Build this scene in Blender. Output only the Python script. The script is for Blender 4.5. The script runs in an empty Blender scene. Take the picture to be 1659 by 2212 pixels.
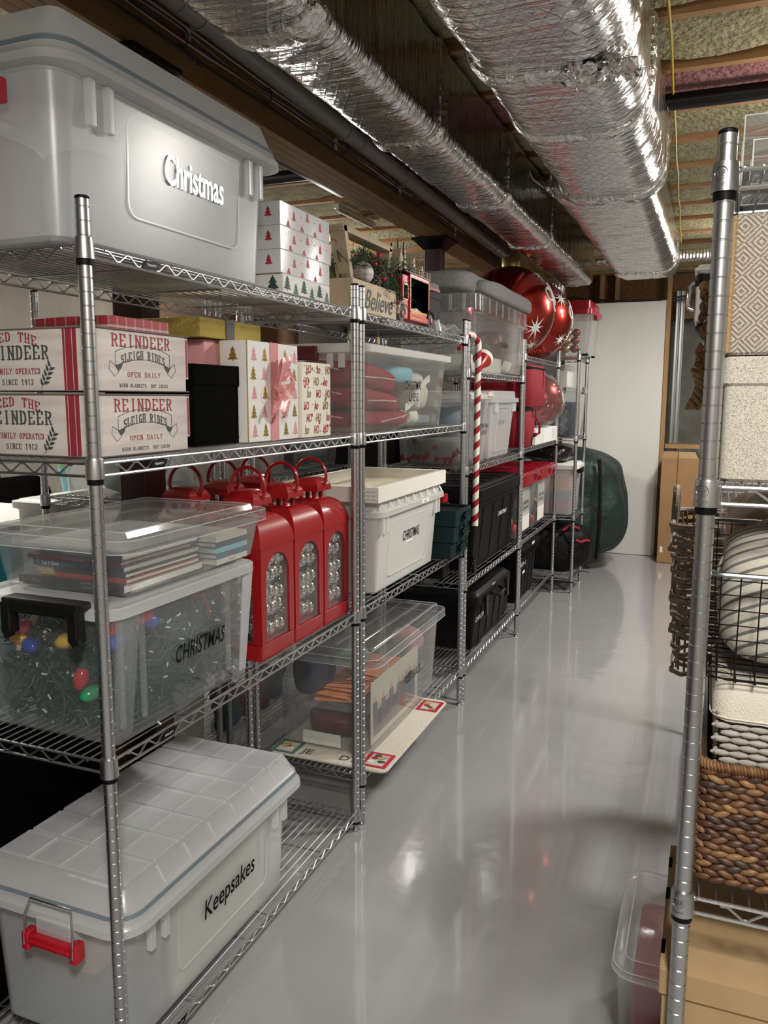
import bpy, math, random
from mathutils import Vector, Matrix, noise
random.seed(7)
S = bpy.context.scene
COL = S.collection
PI = math.pi
# ---------------------------------------------------------------- camera
cd = bpy.data.cameras.new('camera'); cam = bpy.data.objects.new('camera', cd); COL.objects.link(cam)
cd.sensor_fit = 'VERTICAL'; cd.sensor_height = 24.0; cd.lens = 1732.7 / 2212 * 24.0
cd.clip_start = 0.02; cd.clip_end = 60
CR = Vector((0.92710, 0.37480, 0.00249)); CU = Vector((-0.05506, 0.12963, 0.99003)); CF = Vector((-0.37075, 0.91800, -0.14082))
m = Matrix.Identity(4)
for i in range(3):
    m[i][0] = CR[i]; m[i][1] = CU[i]; m[i][2] = -CF[i]
m[0][3], m[1][3], m[2][3] = 1.0937, -1.2202, 1.5286
cam.matrix_world = m
S.camera = cam
# ---------------------------------------------------------------- world, lights, exposure
w = bpy.data.worlds.new('world'); S.world = w; w.use_nodes = True
w.node_tree.nodes['Background'].inputs[0].default_value = (1.0, 0.95, 0.88, 1)
w.node_tree.nodes['Background'].inputs[1].default_value = 0.05
def lamp(name, loc, energy, size, col=(1, .96, .90), rot=(0, 0, 0), sy=None):
    l = bpy.data.lights.new(name, 'AREA'); l.energy = energy; l.size = size; l.color = col
    if sy: l.shape = 'RECTANGLE'; l.size_y = sy
    o = bpy.data.objects.new(name, l); COL.objects.link(o); o.location = loc; o.rotation_euler = rot
    return o
def bulb(name, loc, energy, r=.05, col=(1, .95, .88)):
    l = bpy.data.lights.new(name, 'POINT'); l.energy = energy; l.shadow_soft_size = r; l.color = col
    o = bpy.data.objects.new(name, l); COL.objects.link(o); o.location = loc
    return o
lamp('ceiling_lamp_near', (1.38, -1.55, 2.60), 60, .30)
lamp('ceiling_lamp_aisle', (1.75, 2.30, 2.60), 62, .30)
lamp('ceiling_lamp_far', (1.40, 5.10, 2.58), 46, .30)
lamp('ceiling_lamp_rear_room', (-2.3, 1.2, 2.6), 36, .35)
lamp('ceiling_lamp_rear_far', (-1.9, 4.6, 2.6), 34, .35)
for nm_, p_, e_ in (('ceiling_fill_near', (1.38, -1.55, 2.36), 30), ('ceiling_fill_aisle', (1.75, 2.3, 2.36), 18), ('ceiling_fill_far', (1.4, 5.1, 2.36), 15), ('ceiling_fill_rear_room', (-2.3, 1.2, 2.36), 24), ('ceiling_fill_rear_far', (-1.9, 4.6, 2.36), 20)): bulb(nm_, p_, e_, .12)  # extra point lights added under the lamps to brighten ceiling and top shelf
V = S.view_settings
V.view_transform = 'Standard'; V.look = 'None'; V.gamma = 1; V.exposure = 0.12; V.use_curve_mapping = False
S.cycles.transparent_max_bounces = 28
S.cycles.max_bounces = 8
S.cycles.caustics_reflective = False
# ---------------------------------------------------------------- materials
MT = {}
def _nt(name):
    m = bpy.data.materials.new(name); m.use_nodes = True
    nt = m.node_tree; MT[name] = m
    return m, nt, nt.nodes, nt.links, nt.nodes['Principled BSDF']
def node(nt, typ, **kw):
    n = nt.nodes.new(typ)
    for k, v in kw.items():
        if k.startswith('i_'):
            key = k[2:]
            n.inputs[int(key) if key.isdigit() else key].default_value = v
        else: setattr(n, k, v)
    return n
def mapped(nt, scale=(1, 1, 1)):
    t = node(nt, 'ShaderNodeTexCoord'); mp = node(nt, 'ShaderNodeMapping')
    mp.inputs['Scale'].default_value = scale
    nt.links.new(t.outputs['Object'], mp.inputs['Vector'])
    return mp
def M(name, col, rough=.5, metal=0., var=None, vscale=8, bump=0, bscale=60, stretch=(1, 1, 1), coat=0, bdist=.01, spec=.5, sheen=0, emit=None):
    m, nt, N, L, p = _nt(name)
    p.inputs['Base Color'].default_value = (*col, 1)
    p.inputs['Roughness'].default_value = rough; p.inputs['Metallic'].default_value = metal
    p.inputs['Coat Weight'].default_value = coat; p.inputs['Specular IOR Level'].default_value = spec
    p.inputs['Sheen Weight'].default_value = sheen
    if var or bump: mp = mapped(nt, stretch)
    if var:
        n = node(nt, 'ShaderNodeTexNoise', i_Scale=vscale, i_Detail=6.0)
        L.new(mp.outputs[0], n.inputs['Vector'])
        r = node(nt, 'ShaderNodeValToRGB'); r.color_ramp.elements[0].position = .35; r.color_ramp.elements[1].position = .68
        r.color_ramp.elements[0].color = (*col, 1); r.color_ramp.elements[1].color = (*var, 1)
        L.new(n.outputs['Fac'], r.inputs[0]); L.new(r.outputs[0], p.inputs['Base Color'])
    if bump:
        n2 = node(nt, 'ShaderNodeTexNoise', i_Scale=bscale, i_Detail=5.0)
        L.new(mp.outputs[0], n2.inputs['Vector'])
        b = node(nt, 'ShaderNodeBump', i_Strength=bump, i_Distance=bdist)
        L.new(n2.outputs['Fac'], b.inputs['Height']); L.new(b.outputs[0], p.inputs['Normal'])
    return m
def clear(name, col=(.8, .82, .82), opac=.15, rough=.15, tint=(.97, .98, .98), trans=.5):
    """thin sheet of clear or frosted plastic: part passes through, part scatters, edges gloss"""
    m = bpy.data.materials.new(name); m.use_nodes = True; nt = m.node_tree; MT[name] = m
    for n in list(nt.nodes): nt.nodes.remove(n)
    L = nt.links; out = node(nt, 'ShaderNodeOutputMaterial')
    t = node(nt, 'ShaderNodeBsdfTransparent', i_Color=(*tint, 1))
    d = node(nt, 'ShaderNodeBsdfDiffuse', i_Color=(*col, 1)); tl = node(nt, 'ShaderNodeBsdfTranslucent', i_Color=(*col, 1))
    m1 = node(nt, 'ShaderNodeMixShader', i_0=trans); L.new(d.outputs[0], m1.inputs[1]); L.new(tl.outputs[0], m1.inputs[2])
    m2 = node(nt, 'ShaderNodeMixShader', i_0=opac); L.new(t.outputs[0], m2.inputs[1]); L.new(m1.outputs[0], m2.inputs[2])
    lw = node(nt, 'ShaderNodeLayerWeight', i_Blend=.5)
    pw = node(nt, 'ShaderNodeMath', operation='POWER', i_1=3.5); L.new(lw.outputs['Facing'], pw.inputs[0])
    ml = node(nt, 'ShaderNodeMath', operation='MULTIPLY_ADD', i_1=.5, i_2=.045); L.new(pw.outputs[0], ml.inputs[0])
    g = node(nt, 'ShaderNodeBsdfGlossy', i_Roughness=rough); g.inputs['Color'].default_value = (.95, .95, .95, 1)
    m3 = node(nt, 'ShaderNodeMixShader'); L.new(ml.outputs[0], m3.inputs[0]); L.new(m2.outputs[0], m3.inputs[1]); L.new(g.outputs[0], m3.inputs[2])
    L.new(m3.outputs[0], out.inputs[0])
    return m
M('zinc', (.50, .51, .52), .33, 1.0)
M('zinc_dark', (.40, .41, .42), .34, 1.0)
M('black_plastic', (.0035, .0035, .004), .48, spec=.16)
M('black_satin', (.0045, .0045, .005), .4, spec=.28)
M('black_cloth', (.006, .006, .007), .8, spec=.2, bump=.3, bscale=120)
M('black_gloss', (.005, .005, .005), .2, spec=.35)
M('red_paint', (.34, .006, .009), .30, coat=.3)
M('red_latch', (.48, .010, .022), .35)
M('red_lid', (.28, .006, .020), .22)
M('red_cloth', (.34, .008, .022), .75, var=(.27, .006, .018), vscale=5, bump=.25, bscale=300)
M('red_pillow', (.36, .012, .035), .85, var=(.28, .01, .03), vscale=9, bump=.2, bscale=400)
M('dark_red_steel', (.055, .012, .010), .55, var=(.035, .010, .009), vscale=5)
M('white_plastic', (.74, .74, .72), .4)
M('white_board', (.72, .71, .68), .55)
M('white_card', (.80, .79, .77), .5)
M('white_print', (.86, .85, .82), .5)
M('silver_wrap', (.80, .79, .81), .22, coat=.3, bump=.15, bscale=14)
M('gold_wrap', (.85, .66, .16), .35, .35, var=(.32, .22, .04), vscale=520, bump=.9, bscale=700, bdist=.004)
M('gold_cap', (.55, .42, .16), .35, .9)
M('gold_print', (.42, .31, .08), .35, .7)
M('pink_wrap', (.72, .34, .36), .5)
M('pink_satin', (.74, .30, .30), .30, sheen=.3)
M('pink_print', (.72, .33, .36), .6)
M('cream_wrap', (.84, .82, .70), .5)
M('grey_ribbon', (.07, .065, .075), .35)
M('red_print', (.50, .02, .05), .5)
M('crimson_print', (.30, .025, .05), .6)
M('green_print', (.035, .075, .06), .6)
M('teal_print', (.10, .20, .17), .6)
M('slate_print', (.06, .075, .07), .6)
M('black_print', (.006, .006, .007), .8, spec=.15)
M('grey_print', (.30, .30, .30), .6)
M('silver_print', (.93, .93, .93), .25, .6)
M('worn_white', (.72, .67, .64), .6, var=(.58, .52, .50), vscale=5, stretch=(1, 1, 9))
M('worn_edge', (.16, .13, .13), .7)
M('box_black', (.002, .002, .002), .9, spec=.05)
M('wood_pale', (.58, .47, .33), .6, var=(.48, .37, .24), vscale=6, stretch=(3, 12, 3))
M('wood_stud', (.47, .30, .15), .65, var=(.36, .21, .09), vscale=4, stretch=(8, 8, 1))
M('wood_joist', (.52, .30, .14), .7, var=(.36, .18, .075), vscale=4, stretch=(1, 14, 10), bump=.2, bscale=40)
M('wood_beam', (.23, .125, .048), .7, var=(.14, .07, .026), vscale=3, stretch=(10, .8, 9), bump=.2, bscale=30)
M('insulation', (.50, .46, .28), .95, var=(.30, .27, .15), vscale=14, bump=.9, bscale=45, bdist=.03)
M('insulation_pink', (.42, .20, .20), .95, var=(.30, .12, .13), vscale=10, bump=.8, bscale=40, bdist=.03)
M('subfloor', (.16, .10, .05), .9)
M('concrete', (.40, .38, .34), .9, var=(.30, .28, .25), vscale=3.5, bump=.5, bscale=45, bdist=.01)
M('concrete_dark', (.22, .22, .19), .9, var=(.15, .15, .13), vscale=7, bump=.6, bscale=30, bdist=.02)
M('pvc', (.36, .35, .345), .35)
M('cable_black', (.012, .012, .012), .5)
M('cable_red', (.35, .03, .02), .5)
M('cable_yellow', (.62, .44, .06), .5)
M('cable_white', (.55, .53, .48), .5)
M('galv', (.42, .43, .43), .35, 1.0)
M('fabric_grey', (.27, .265, .255), .95, var=(.21, .205, .20), vscale=70, bump=.5, bscale=500)
M('fabric_char', (.055, .055, .06), .95, bump=.4, bscale=500)
M('fabric_green', (.011, .032, .033), .85, var=(.008, .023, .024), vscale=6, bump=.08, bscale=400, spec=.2)
M('bag_green', (.012, .034, .028), .55, var=(.008, .022, .018), vscale=5, bump=.9, bscale=8, bdist=.03)
M('bag_black', (.004, .004, .0045), .55, spec=.2, bump=.6, bscale=14, bdist=.03)
M('film_black', (.006, .006, .007), .12, bump=.7, bscale=12, bdist=.04)
M('red_metallic', (.33, .016, .008), .27, .9, coat=.4)
M('maroon_metallic', (.26, .030, .024), .3, .7)
M('mirror_ball', (.82, .82, .80), .07, 1.0)
M('fir', (.020, .048, .020), .7, var=(.035, .075, .030), vscale=30)
M('fir_grey', (.18, .24, .19), .7, var=(.34, .38, .33), vscale=30)
M('berry', (.45, .012, .015), .2)
M('cone_brown', (.09, .055, .035), .7, var=(.30, .26, .22), vscale=90)
M('wire_green', (.010, .060, .050), .5)
M('bulb_red', (.48, .03, .05), .2); M('bulb_yellow', (.70, .42, .03), .2); M('bulb_blue', (.02, .06, .38), .2); M('bulb_green', (.02, .26, .10), .2)
M('cream_board', (.80, .76, .64), .7)
M('bluegrey', (.19, .23, .28), .8); M('tan', (.48, .33, .24), .8); M('brown_box', (.30, .17, .09), .75)
M('kraft', (.44, .30, .155), .75, var=(.40, .265, .13), vscale=12)
M('cardboard', (.36, .205, .095), .75, var=(.32, .18, .08), vscale=6)
M('orange_paper', (.78, .27, .10), .6); M('paper', (.82, .80, .75), .6); M('photo_dark', (.06, .07, .09), .4)
M('navy', (.03, .04, .09), .45); M('maroon', (.14, .02, .03), .45); M('ochre', (.50, .26, .07), .5); M('mustard', (.46, .36, .10), .5); M('book_red', (.34, .03, .04), .45); M('book_black', (.015, .015, .02), .4); M('book_blue', (.05, .12, .22), .4); M('book_teal', (.04, .16, .16), .45); M('pages', (.76, .72, .62), .8)
M('aqua', (.25, .55, .62), .7); M('teal', (.02, .22, .26), .4); M('lime', (.35, .55, .12), .5); M('mint', (.25, .42, .30), .6)
M('beige', (.66, .60, .50), .6); M('skin_tone', (.62, .38, .28), .6)
M('dark_leaf', (.30, .15, .06), .7, var=(.12, .06, .03), vscale=40)
M('rope', (.42, .27, .13), .85, bump=.5, bscale=200)
M('rattan', (.23, .19, .145), .7, var=(.15, .12, .09), vscale=25, bump=.4, bscale=150)
M('linen_white', (.72, .68, .58), .95, bump=.35, bscale=260)
M('weave_grey', (.46, .43, .39), .7, var=(.36, .335, .30), vscale=30, stretch=(1, 1, 6))
M('hy_a', (.18, .08, .034), .5, var=(.11, .05, .02), vscale=60); M('hy_b', (.11, .048, .025), .45, var=(.05, .022, .012), vscale=60); M('hy_c', (.30, .165, .07), .5, var=(.17, .08, .03), vscale=60); M('hy_d', (.055, .032, .022), .5)
M('mat_cream', (.72, .68, .58), .95, bump=.5, bscale=120)
M('bubble', (.72, .72, .72), .2)
M('frame_white', (.80, .78, .70), .5); M('frame_face', (.70, .62, .45), .6)
M('navy_box', (.035, .045, .075), .6)
M('grey_tile', (.25, .25, .25), .8)
M('seal', (.20, .25, .29), .5)
M('chrome', (.75, .75, .75), .12, 1.0)
M('wheel_grey', (.10, .10, .10), .6)
clear('frost', (.90, .925, .94), .40, .30, trans=.42)
clear('frost_lid', (.90, .92, .94), .60, .28, trans=.36)
clear('clear_bin', (.90, .92, .93), .08, .12, trans=.6)
clear('clear_lid', (.90, .92, .93), .12, .10, trans=.55)
clear('white_bin', (.96, .955, .935), .74, .25, trans=.35)
clear('pane', (.8, .8, .8), .02, .03)
clear('acrylic', (.8, .8, .84), .05, .05)
clear('bubble_film', (.9, .9, .9), .30, .14)
clear('film', (.85, .85, .85), .10, .10)
def floor_mat():
    m, nt, N, L, p = _nt('floor_paint')
    mp = mapped(nt)
    n = node(nt, 'ShaderNodeTexNoise', i_Scale=1.6, i_Detail=6.0); L.new(mp.outputs[0], n.inputs['Vector'])
    r = node(nt, 'ShaderNodeValToRGB'); r.color_ramp.elements[0].color = (.355, .355, .36, 1); r.color_ramp.elements[1].color = (.395, .395, .40, 1)
    L.new(n.outputs['Fac'], r.inputs[0]); L.new(r.outputs[0], p.inputs['Base Color'])
    p.inputs['Roughness'].default_value = .13; p.inputs['Specular IOR Level'].default_value = .6; p.inputs['Coat Weight'].default_value = .45; p.inputs['Coat Roughness'].default_value = .05
    n2 = node(nt, 'ShaderNodeTexNoise', i_Scale=5.0, i_Detail=3.0); L.new(mp.outputs[0], n2.inputs['Vector'])
    n3 = node(nt, 'ShaderNodeTexNoise', i_Scale=130.0, i_Detail=2.0); L.new(mp.outputs[0], n3.inputs['Vector'])
    ad = node(nt, 'ShaderNodeMath', operation='MULTIPLY_ADD', i_1=.035); L.new(n3.outputs['Fac'], ad.inputs[0]); L.new(n2.outputs['Fac'], ad.inputs[2])
    b = node(nt, 'ShaderNodeBump', i_Strength=.14, i_Distance=.03); L.new(ad.outputs[0], b.inputs['Height']); L.new(b.outputs[0], p.inputs['Normal'])
floor_mat()
def foil_mat():
    m, nt, N, L, p = _nt('foil')
    p.inputs['Metallic'].default_value = 1; p.inputs['Roughness'].default_value = .17
    mp = mapped(nt)
    def wave(rot):
        q = node(nt, 'ShaderNodeTexWave', wave_type='BANDS', bands_direction='DIAGONAL', i_Scale=13.0)
        mm = node(nt, 'ShaderNodeMapping'); mm.inputs['Rotation'].default_value = (0, 0, rot); mm.inputs['Scale'].default_value = (1, 1, .0)
        L.new(mp.outputs[0], mm.inputs['Vector']); L.new(mm.outputs[0], q.inputs['Vector'])
        s = node(nt, 'ShaderNodeMath', operation='POWER', i_1=14.0); L.new(q.outputs['Fac'], s.inputs[0])
        return s
    a, c = wave(.25), wave(1.32)
    mx = node(nt, 'ShaderNodeMath', operation='MAXIMUM'); L.new(a.outputs[0], mx.inputs[0]); L.new(c.outputs[0], mx.inputs[1])
    r = node(nt, 'ShaderNodeMix', data_type='RGBA'); r.inputs[6].default_value = (.72, .72, .72, 1); r.inputs[7].default_value = (.52, .51, .51, 1)
    L.new(mx.outputs[0], r.inputs[0]); L.new(r.outputs[2], p.inputs['Base Color'])
    def nz(sc, k, dt):
        ms = node(nt, 'ShaderNodeMapping'); ms.inputs['Scale'].default_value = sc; L.new(mp.outputs[0], ms.inputs['Vector'])
        n = node(nt, 'ShaderNodeTexNoise', i_Scale=k, i_Detail=dt, i_Roughness=.5, i_Distortion=.6); L.new(ms.outputs[0], n.inputs['Vector']); return n
    n1, n2 = nz((2.2, 13, 2.2), 2.4, 3.0), nz((5, 42, 5), 2.4, 2.0)
    ad = node(nt, 'ShaderNodeMath', operation='MULTIPLY_ADD', i_1=.22); L.new(n2.outputs['Fac'], ad.inputs[0]); L.new(n1.outputs['Fac'], ad.inputs[2])
    a3 = node(nt, 'ShaderNodeMath', operation='MULTIPLY_ADD', i_1=.035); L.new(mx.outputs[0], a3.inputs[0]); L.new(ad.outputs[0], a3.inputs[2])
    b = node(nt, 'ShaderNodeBump', i_Strength=1.0, i_Distance=.014); L.new(a3.outputs[0], b.inputs['Height']); L.new(b.outputs[0], p.inputs['Normal'])
    m2 = M('foil_crumpled', (.72, .72, .71), .2, 1.0, bump=.8, bscale=40, bdist=.012)
foil_mat()
def weave_mat():
    # concentric diamonds woven into cloth
    m, nt, N, L, p = _nt('diamond_cloth'); p.inputs['Roughness'].default_value = .95
    t = node(nt, 'ShaderNodeTexCoord'); sp = node(nt, 'ShaderNodeSeparateXYZ'); L.new(t.outputs['Object'], sp.inputs[0])
    ad = node(nt, 'ShaderNodeMath', operation='ADD'); L.new(sp.outputs[0], ad.inputs[0]); L.new(sp.outputs[1], ad.inputs[1])
    def tri(src):
        s = node(nt, 'ShaderNodeMath', operation='MULTIPLY', i_1=1 / .045); L.new(src, s.inputs[0])
        f = node(nt, 'ShaderNodeMath', operation='FRACT'); L.new(s.outputs[0], f.inputs[0])
        u = node(nt, 'ShaderNodeMath', operation='SUBTRACT', i_1=.5); L.new(f.outputs[0], u.inputs[0])
        a = node(nt, 'ShaderNodeMath', operation='ABSOLUTE'); L.new(u.outputs[0], a.inputs[0]); return a
    a, c = tri(ad.outputs[0]), tri(sp.outputs[2])
    d = node(nt, 'ShaderNodeMath', operation='ADD'); L.new(a.outputs[0], d.inputs[0]); L.new(c.outputs[0], d.inputs[1])
    k = node(nt, 'ShaderNodeMath', operation='MULTIPLY', i_1=2 * PI * 6); L.new(d.outputs[0], k.inputs[0])
    sn = node(nt, 'ShaderNodeMath', operation='SINE'); L.new(k.outputs[0], sn.inputs[0])
    n = node(nt, 'ShaderNodeTexNoise', i_Scale=700.0, i_Detail=1.0); L.new(t.outputs['Object'], n.inputs['Vector'])
    su = node(nt, 'ShaderNodeMath', operation='MULTIPLY_ADD', i_1=3.2, i_2=-1.45); L.new(n.outputs['Fac'], su.inputs[0])
    a2 = node(nt, 'ShaderNodeMath', operation='ADD'); L.new(sn.outputs[0], a2.inputs[0]); L.new(su.outputs[0], a2.inputs[1])
    r = node(nt, 'ShaderNodeValToRGB'); r.color_ramp.elements[0].position = .0; r.color_ramp.elements[0].color = (.30, .26, .215, 1); r.color_ramp.elements[1].position = .6; r.color_ramp.elements[1].color = (.62, .57, .47, 1)
    L.new(a2.outputs[0], r.inputs[0]); L.new(r.outputs[0], p.inputs['Base Color'])
    b = node(nt, 'ShaderNodeBump', i_Strength=.5, i_Distance=.004); L.new(a2.outputs[0], b.inputs['Height']); L.new(b.outputs[0], p.inputs['Normal'])
    # plain basket-weave linen
    m, nt, N, L, p = _nt('linen_box'); p.inputs['Roughness'].default_value = .95
    t = node(nt, 'ShaderNodeTexCoord'); mp = node(nt, 'ShaderNodeMapping'); mp.inputs['Rotation'].default_value = (0, .5, 0); L.new(t.outputs['Object'], mp.inputs[0])
    ck = node(nt, 'ShaderNodeTexNoise', i_Scale=760.0, i_Detail=1.0); L.new(mp.outputs[0], ck.inputs['Vector'])
    r = node(nt, 'ShaderNodeValToRGB'); r.color_ramp.elements[0].position = .35; r.color_ramp.elements[0].color = (.34, .31, .26, 1); r.color_ramp.elements[1].position = .55; r.color_ramp.elements[1].color = (.68, .64, .55, 1)
    L.new(ck.outputs['Fac'], r.inputs[0]); L.new(r.outputs[0], p.inputs['Base Color'])
    b = node(nt, 'ShaderNodeBump', i_Strength=.4, i_Distance=.003); L.new(ck.outputs['Fac'], b.inputs['Height']); L.new(b.outputs[0], p.inputs['Normal'])
    # plaid wrapping paper and plaid fabric
    for nm, base, c1, c2, sc in (('plaid_red', (.42, .03, .05), (.72, .68, .60), (.10, .10, .08), 34), ('plaid_white', (.72, .69, .64), (.16, .17, .18), (.40, .05, .05), 46)):
        m, nt, N, L, p = _nt(nm); p.inputs['Roughness'].default_value = .5
        t = node(nt, 'ShaderNodeTexCoord'); sp = node(nt, 'ShaderNodeSeparateXYZ'); L.new(t.outputs['Object'], sp.inputs[0])
        prev = None
        for ax, off in ((0, .1), (1, .3), (2, .2)):
            s = node(nt, 'ShaderNodeMath', operation='MULTIPLY_ADD', i_1=float(sc), i_2=off); L.new(sp.outputs[ax], s.inputs[0])
            f = node(nt, 'ShaderNodeMath', operation='FRACT'); L.new(s.outputs[0], f.inputs[0])
            rp = node(nt, 'ShaderNodeValToRGB'); rp.color_ramp.interpolation = 'CONSTANT'; e = rp.color_ramp.elements
            e[0].color = (*base, 1); e[1].position = .55; e[1].color = (*c1, 1)
            e2 = rp.color_ramp.elements.new(.72); e2.color = (*base, 1); e3 = rp.color_ramp.elements.new(.86); e3.color = (*c2, 1); e4 = rp.color_ramp.elements.new(.92); e4.color = (*base, 1)
            L.new(f.outputs[0], rp.inputs[0])
            if prev is None: prev = rp.outputs[0]
            else:
                mx = node(nt, 'ShaderNodeMix', data_type='RGBA'); mx.inputs[0].default_value = .5
                L.new(prev, mx.inputs[6]); L.new(rp.outputs[0], mx.inputs[7]); prev = mx.outputs[2]
        L.new(prev, p.inputs['Base Color'])
weave_mat()
# ---------------------------------------------------------------- mesh builder
def rr(x0, x1, y0, y1, r, n=5):
    r = max(1e-4, min(r, (x1 - x0) / 2 - 1e-5, (y1 - y0) / 2 - 1e-5)); P = []
    for cx, cy, a0 in ((x1 - r, y1 - r, 0), (x0 + r, y1 - r, PI / 2), (x0 + r, y0 + r, PI), (x1 - r, y0 + r, 1.5 * PI)):
        for i in range(n + 1):
            a = a0 + PI / 2 * i / n; P.append((cx + r * math.cos(a), cy + r * math.sin(a)))
    return P
class MB:
    def __init__(s): s.v = []; s.f = []; s.m = []; s.k = 0
    def add(s, vs, fs, k=None):
        b = len(s.v); s.v += [tuple(q) for q in vs]; k = s.k if k is None else k
        for f in fs: s.f.append(tuple(b + i for i in f)); s.m.append(k)
        return s
    def loft(s, loops, cap0=True, cap1=True, close=True, k=None):
        n = len(loops[0]); vs = [p for l in loops for p in l]; fs = []
        for j in range(len(loops) - 1):
            for i in range(n if close else n - 1):
                a = j * n + i; b = j * n + (i + 1) % n; fs.append((a, b, b + n, a + n))
        if cap0: fs.append(tuple(range(n - 1, -1, -1)))
        if cap1: fs.append(tuple((len(loops) - 1) * n + i for i in range(n)))
        return s.add(vs, fs, k)
    def box(s, x0, x1, y0, y1, z0, z1, k=None):
        vs = [(x, y, z) for z in (z0, z1) for x, y in ((x0, y0), (x1, y0), (x1, y1), (x0, y1))]
        return s.add(vs, [(3, 2, 1, 0), (4, 5, 6, 7), (0, 1, 5, 4), (1, 2, 6, 5), (2, 3, 7, 6), (3, 0, 4, 7)], k)
    def rbox(s, x0, x1, y0, y1, z0, z1, r=.01, b=.004, n=4, k=None, taper=0):
        L = []
        for z, i in ((z0, b), (z0 + b, 0), (z1 - b, 0), (z1, b)):
            t = taper * (1 - (z - z0) / (z1 - z0))
            L.append([(x, y, z) for x, y in rr(x0 + i + t, x1 - i - t, y0 + i + t, y1 - i - t, r, n)])
        return s.loft(L, k=k)
    def tube(s, path, r, n=8, close=False, k=None, rf=None, kf=None, tw=None):
        P = [Vector(p) for p in path]; L = []; N = len(P); up = None
        for i, p in enumerate(P):
            a = P[(i - 1) % N] if (i or close) else p; b = P[(i + 1) % N] if (i < N - 1 or close) else p
            t = (b - a)
            if t.length < 1e-9: t = Vector((0, 0, 1))
            t.normalize()
            if up is None:
                up = Vector((0, 0, 1)) if abs(t.z) < .9 else Vector((1, 0, 0))
            u = up - t * up.dot(t)
            if u.length < 1e-6: u = t.orthogonal()
            u.normalize(); up = u; w_ = t.cross(u); q = r * (rf(i / (N - 1)) if rf else 1)
            h = tw[i] if tw else 0; L.append([p + (u * math.cos(2 * PI * j / n + h) + w_ * math.sin(2 * PI * j / n + h)) * q for j in range(n)])
        if close: L.append(L[0])
        if kf:
            b = len(s.v); s.v += [tuple(q) for l in L for q in l]
            for j in range(N - 1):
                for i in range(n):
                    A = b + j * n + i; B = b + j * n + (i + 1) % n; s.f.append((A, B, B + n, A + n)); s.m.append(kf(j, i))
            s.f.append(tuple(b + i for i in range(n - 1, -1, -1))); s.m.append(kf(0, 0)); s.f.append(tuple(b + (N - 1) * n + i for i in range(n))); s.m.append(kf(N - 1, 0))
            return s
        return s.loft(L, not close, not close, k=k)
    def bar(s, p, q, r, n=8, k=None): return s.tube([p, q], r, n, k=k)
    def lathe(s, prof, n=16, c=(0, 0, 0), axis='Z', k=None, cap=True):
        L = []
        for r, h in prof:
            l = []
            for i in range(n):
                a = 2 * PI * i / n; x, y = r * math.cos(a), r * math.sin(a)
                p = (x, y, h) if axis == 'Z' else ((h, x, y) if axis == 'X' else (y, h, x))
                l.append((c[0] + p[0], c[1] + p[1], c[2] + p[2]))
            L.append(l)
        return s.loft(L, cap, cap, k=k)
    def ball(s, c, r, nu=16, nv=10, sc=(1, 1, 1), k=None):
        L = []
        for j in range(nv + 1):
            a = -PI / 2 + PI * j / nv; a = max(-PI / 2 + 1e-2, min(PI / 2 - 1e-2, a))
            L.append([(c[0] + r * sc[0] * math.cos(a) * math.cos(2 * PI * i / nu), c[1] + r * sc[1] * math.cos(a) * math.sin(2 * PI * i / nu), c[2] + r * sc[2] * math.sin(a)) for i in range(nu)])
        return s.loft(L, k=k)
    def prism(s, poly, o, u, v, d=.0006, k=None):
        """flat outline poly (2D) in plane o,u,v thickened by d along u x v"""
        o, u, v = Vector(o), Vector(u), Vector(v); nn = u.cross(v).normalized() * d
        a = [o + u * p[0] + v * p[1] for p in poly]; return s.loft([a, [q + nn for q in a]], k=k)
    def grid(s, fn, nu, nv, k=None, th=None):
        vs = [fn(i / nu, j / nv) for j in range(nv + 1) for i in range(nu + 1)]
        fs = [(j * (nu + 1) + i, j * (nu + 1) + i + 1, (j + 1) * (nu + 1) + i + 1, (j + 1) * (nu + 1) + i) for j in range(nv) for i in range(nu)]
        if th:
            n0 = len(vs); vs += [tuple(Vector(p) + Vector(th)) for p in vs]
            fs += [tuple(n0 + q for q in reversed(f)) for f in fs]
            B = [i for i in range(nu + 1)] + [j * (nu + 1) + nu for j in range(1, nv + 1)] + [nv * (nu + 1) + i for i in range(nu - 1, -1, -1)] + [j * (nu + 1) for j in range(nv - 1, 0, -1)]
            for a, b in zip(B, B[1:] + B[:1]): fs.append((b, a, a + n0, b + n0))
        return s.add(vs, fs, k)
    def blob(s, x0, x1, y0, y1, z0, z1, amp=.01, freq=9, n=14, e=.35, seed=0, k=None, flat=0):
        """soft lumpy cushion-like volume filling a box (superellipsoid with noise)"""
        cx, cy, cz = (x0 + x1) / 2, (y0 + y1) / 2, (z0 + z1) / 2; a, b, c = (x1 - x0) / 2, (y1 - y0) / 2, (z1 - z0) / 2
        sg = lambda t, p: math.copysign(abs(t) ** p, t); L = []
        for j in range(n + 1):
            ph = max(-PI / 2 + .01, min(PI / 2 - .01, -PI / 2 + PI * j / n)); l = []
            for i in range(2 * n):
                th = 2 * PI * i / (2 * n)
                p = Vector((cx + a * sg(math.cos(ph), e) * sg(math.cos(th), e), cy + b * sg(math.cos(ph), e) * sg(math.sin(th), e), cz + c * sg(math.sin(ph), e)))
                q = noise.noise(Vector((p.x * freq + seed, p.y * freq, p.z * freq)))
                d = Vector((p.x - cx, p.y - cy, p.z - cz)).normalized()
                p = p + d * amp * (q - .35)
                if flat: p.z = max(p.z, z0)
                l.append(p)
            L.append(l)
        return s.loft(L, k=k)
    def xf(s, mtx): s.v = [tuple(mtx @ Vector(p)) for p in s.v]; return s
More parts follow.
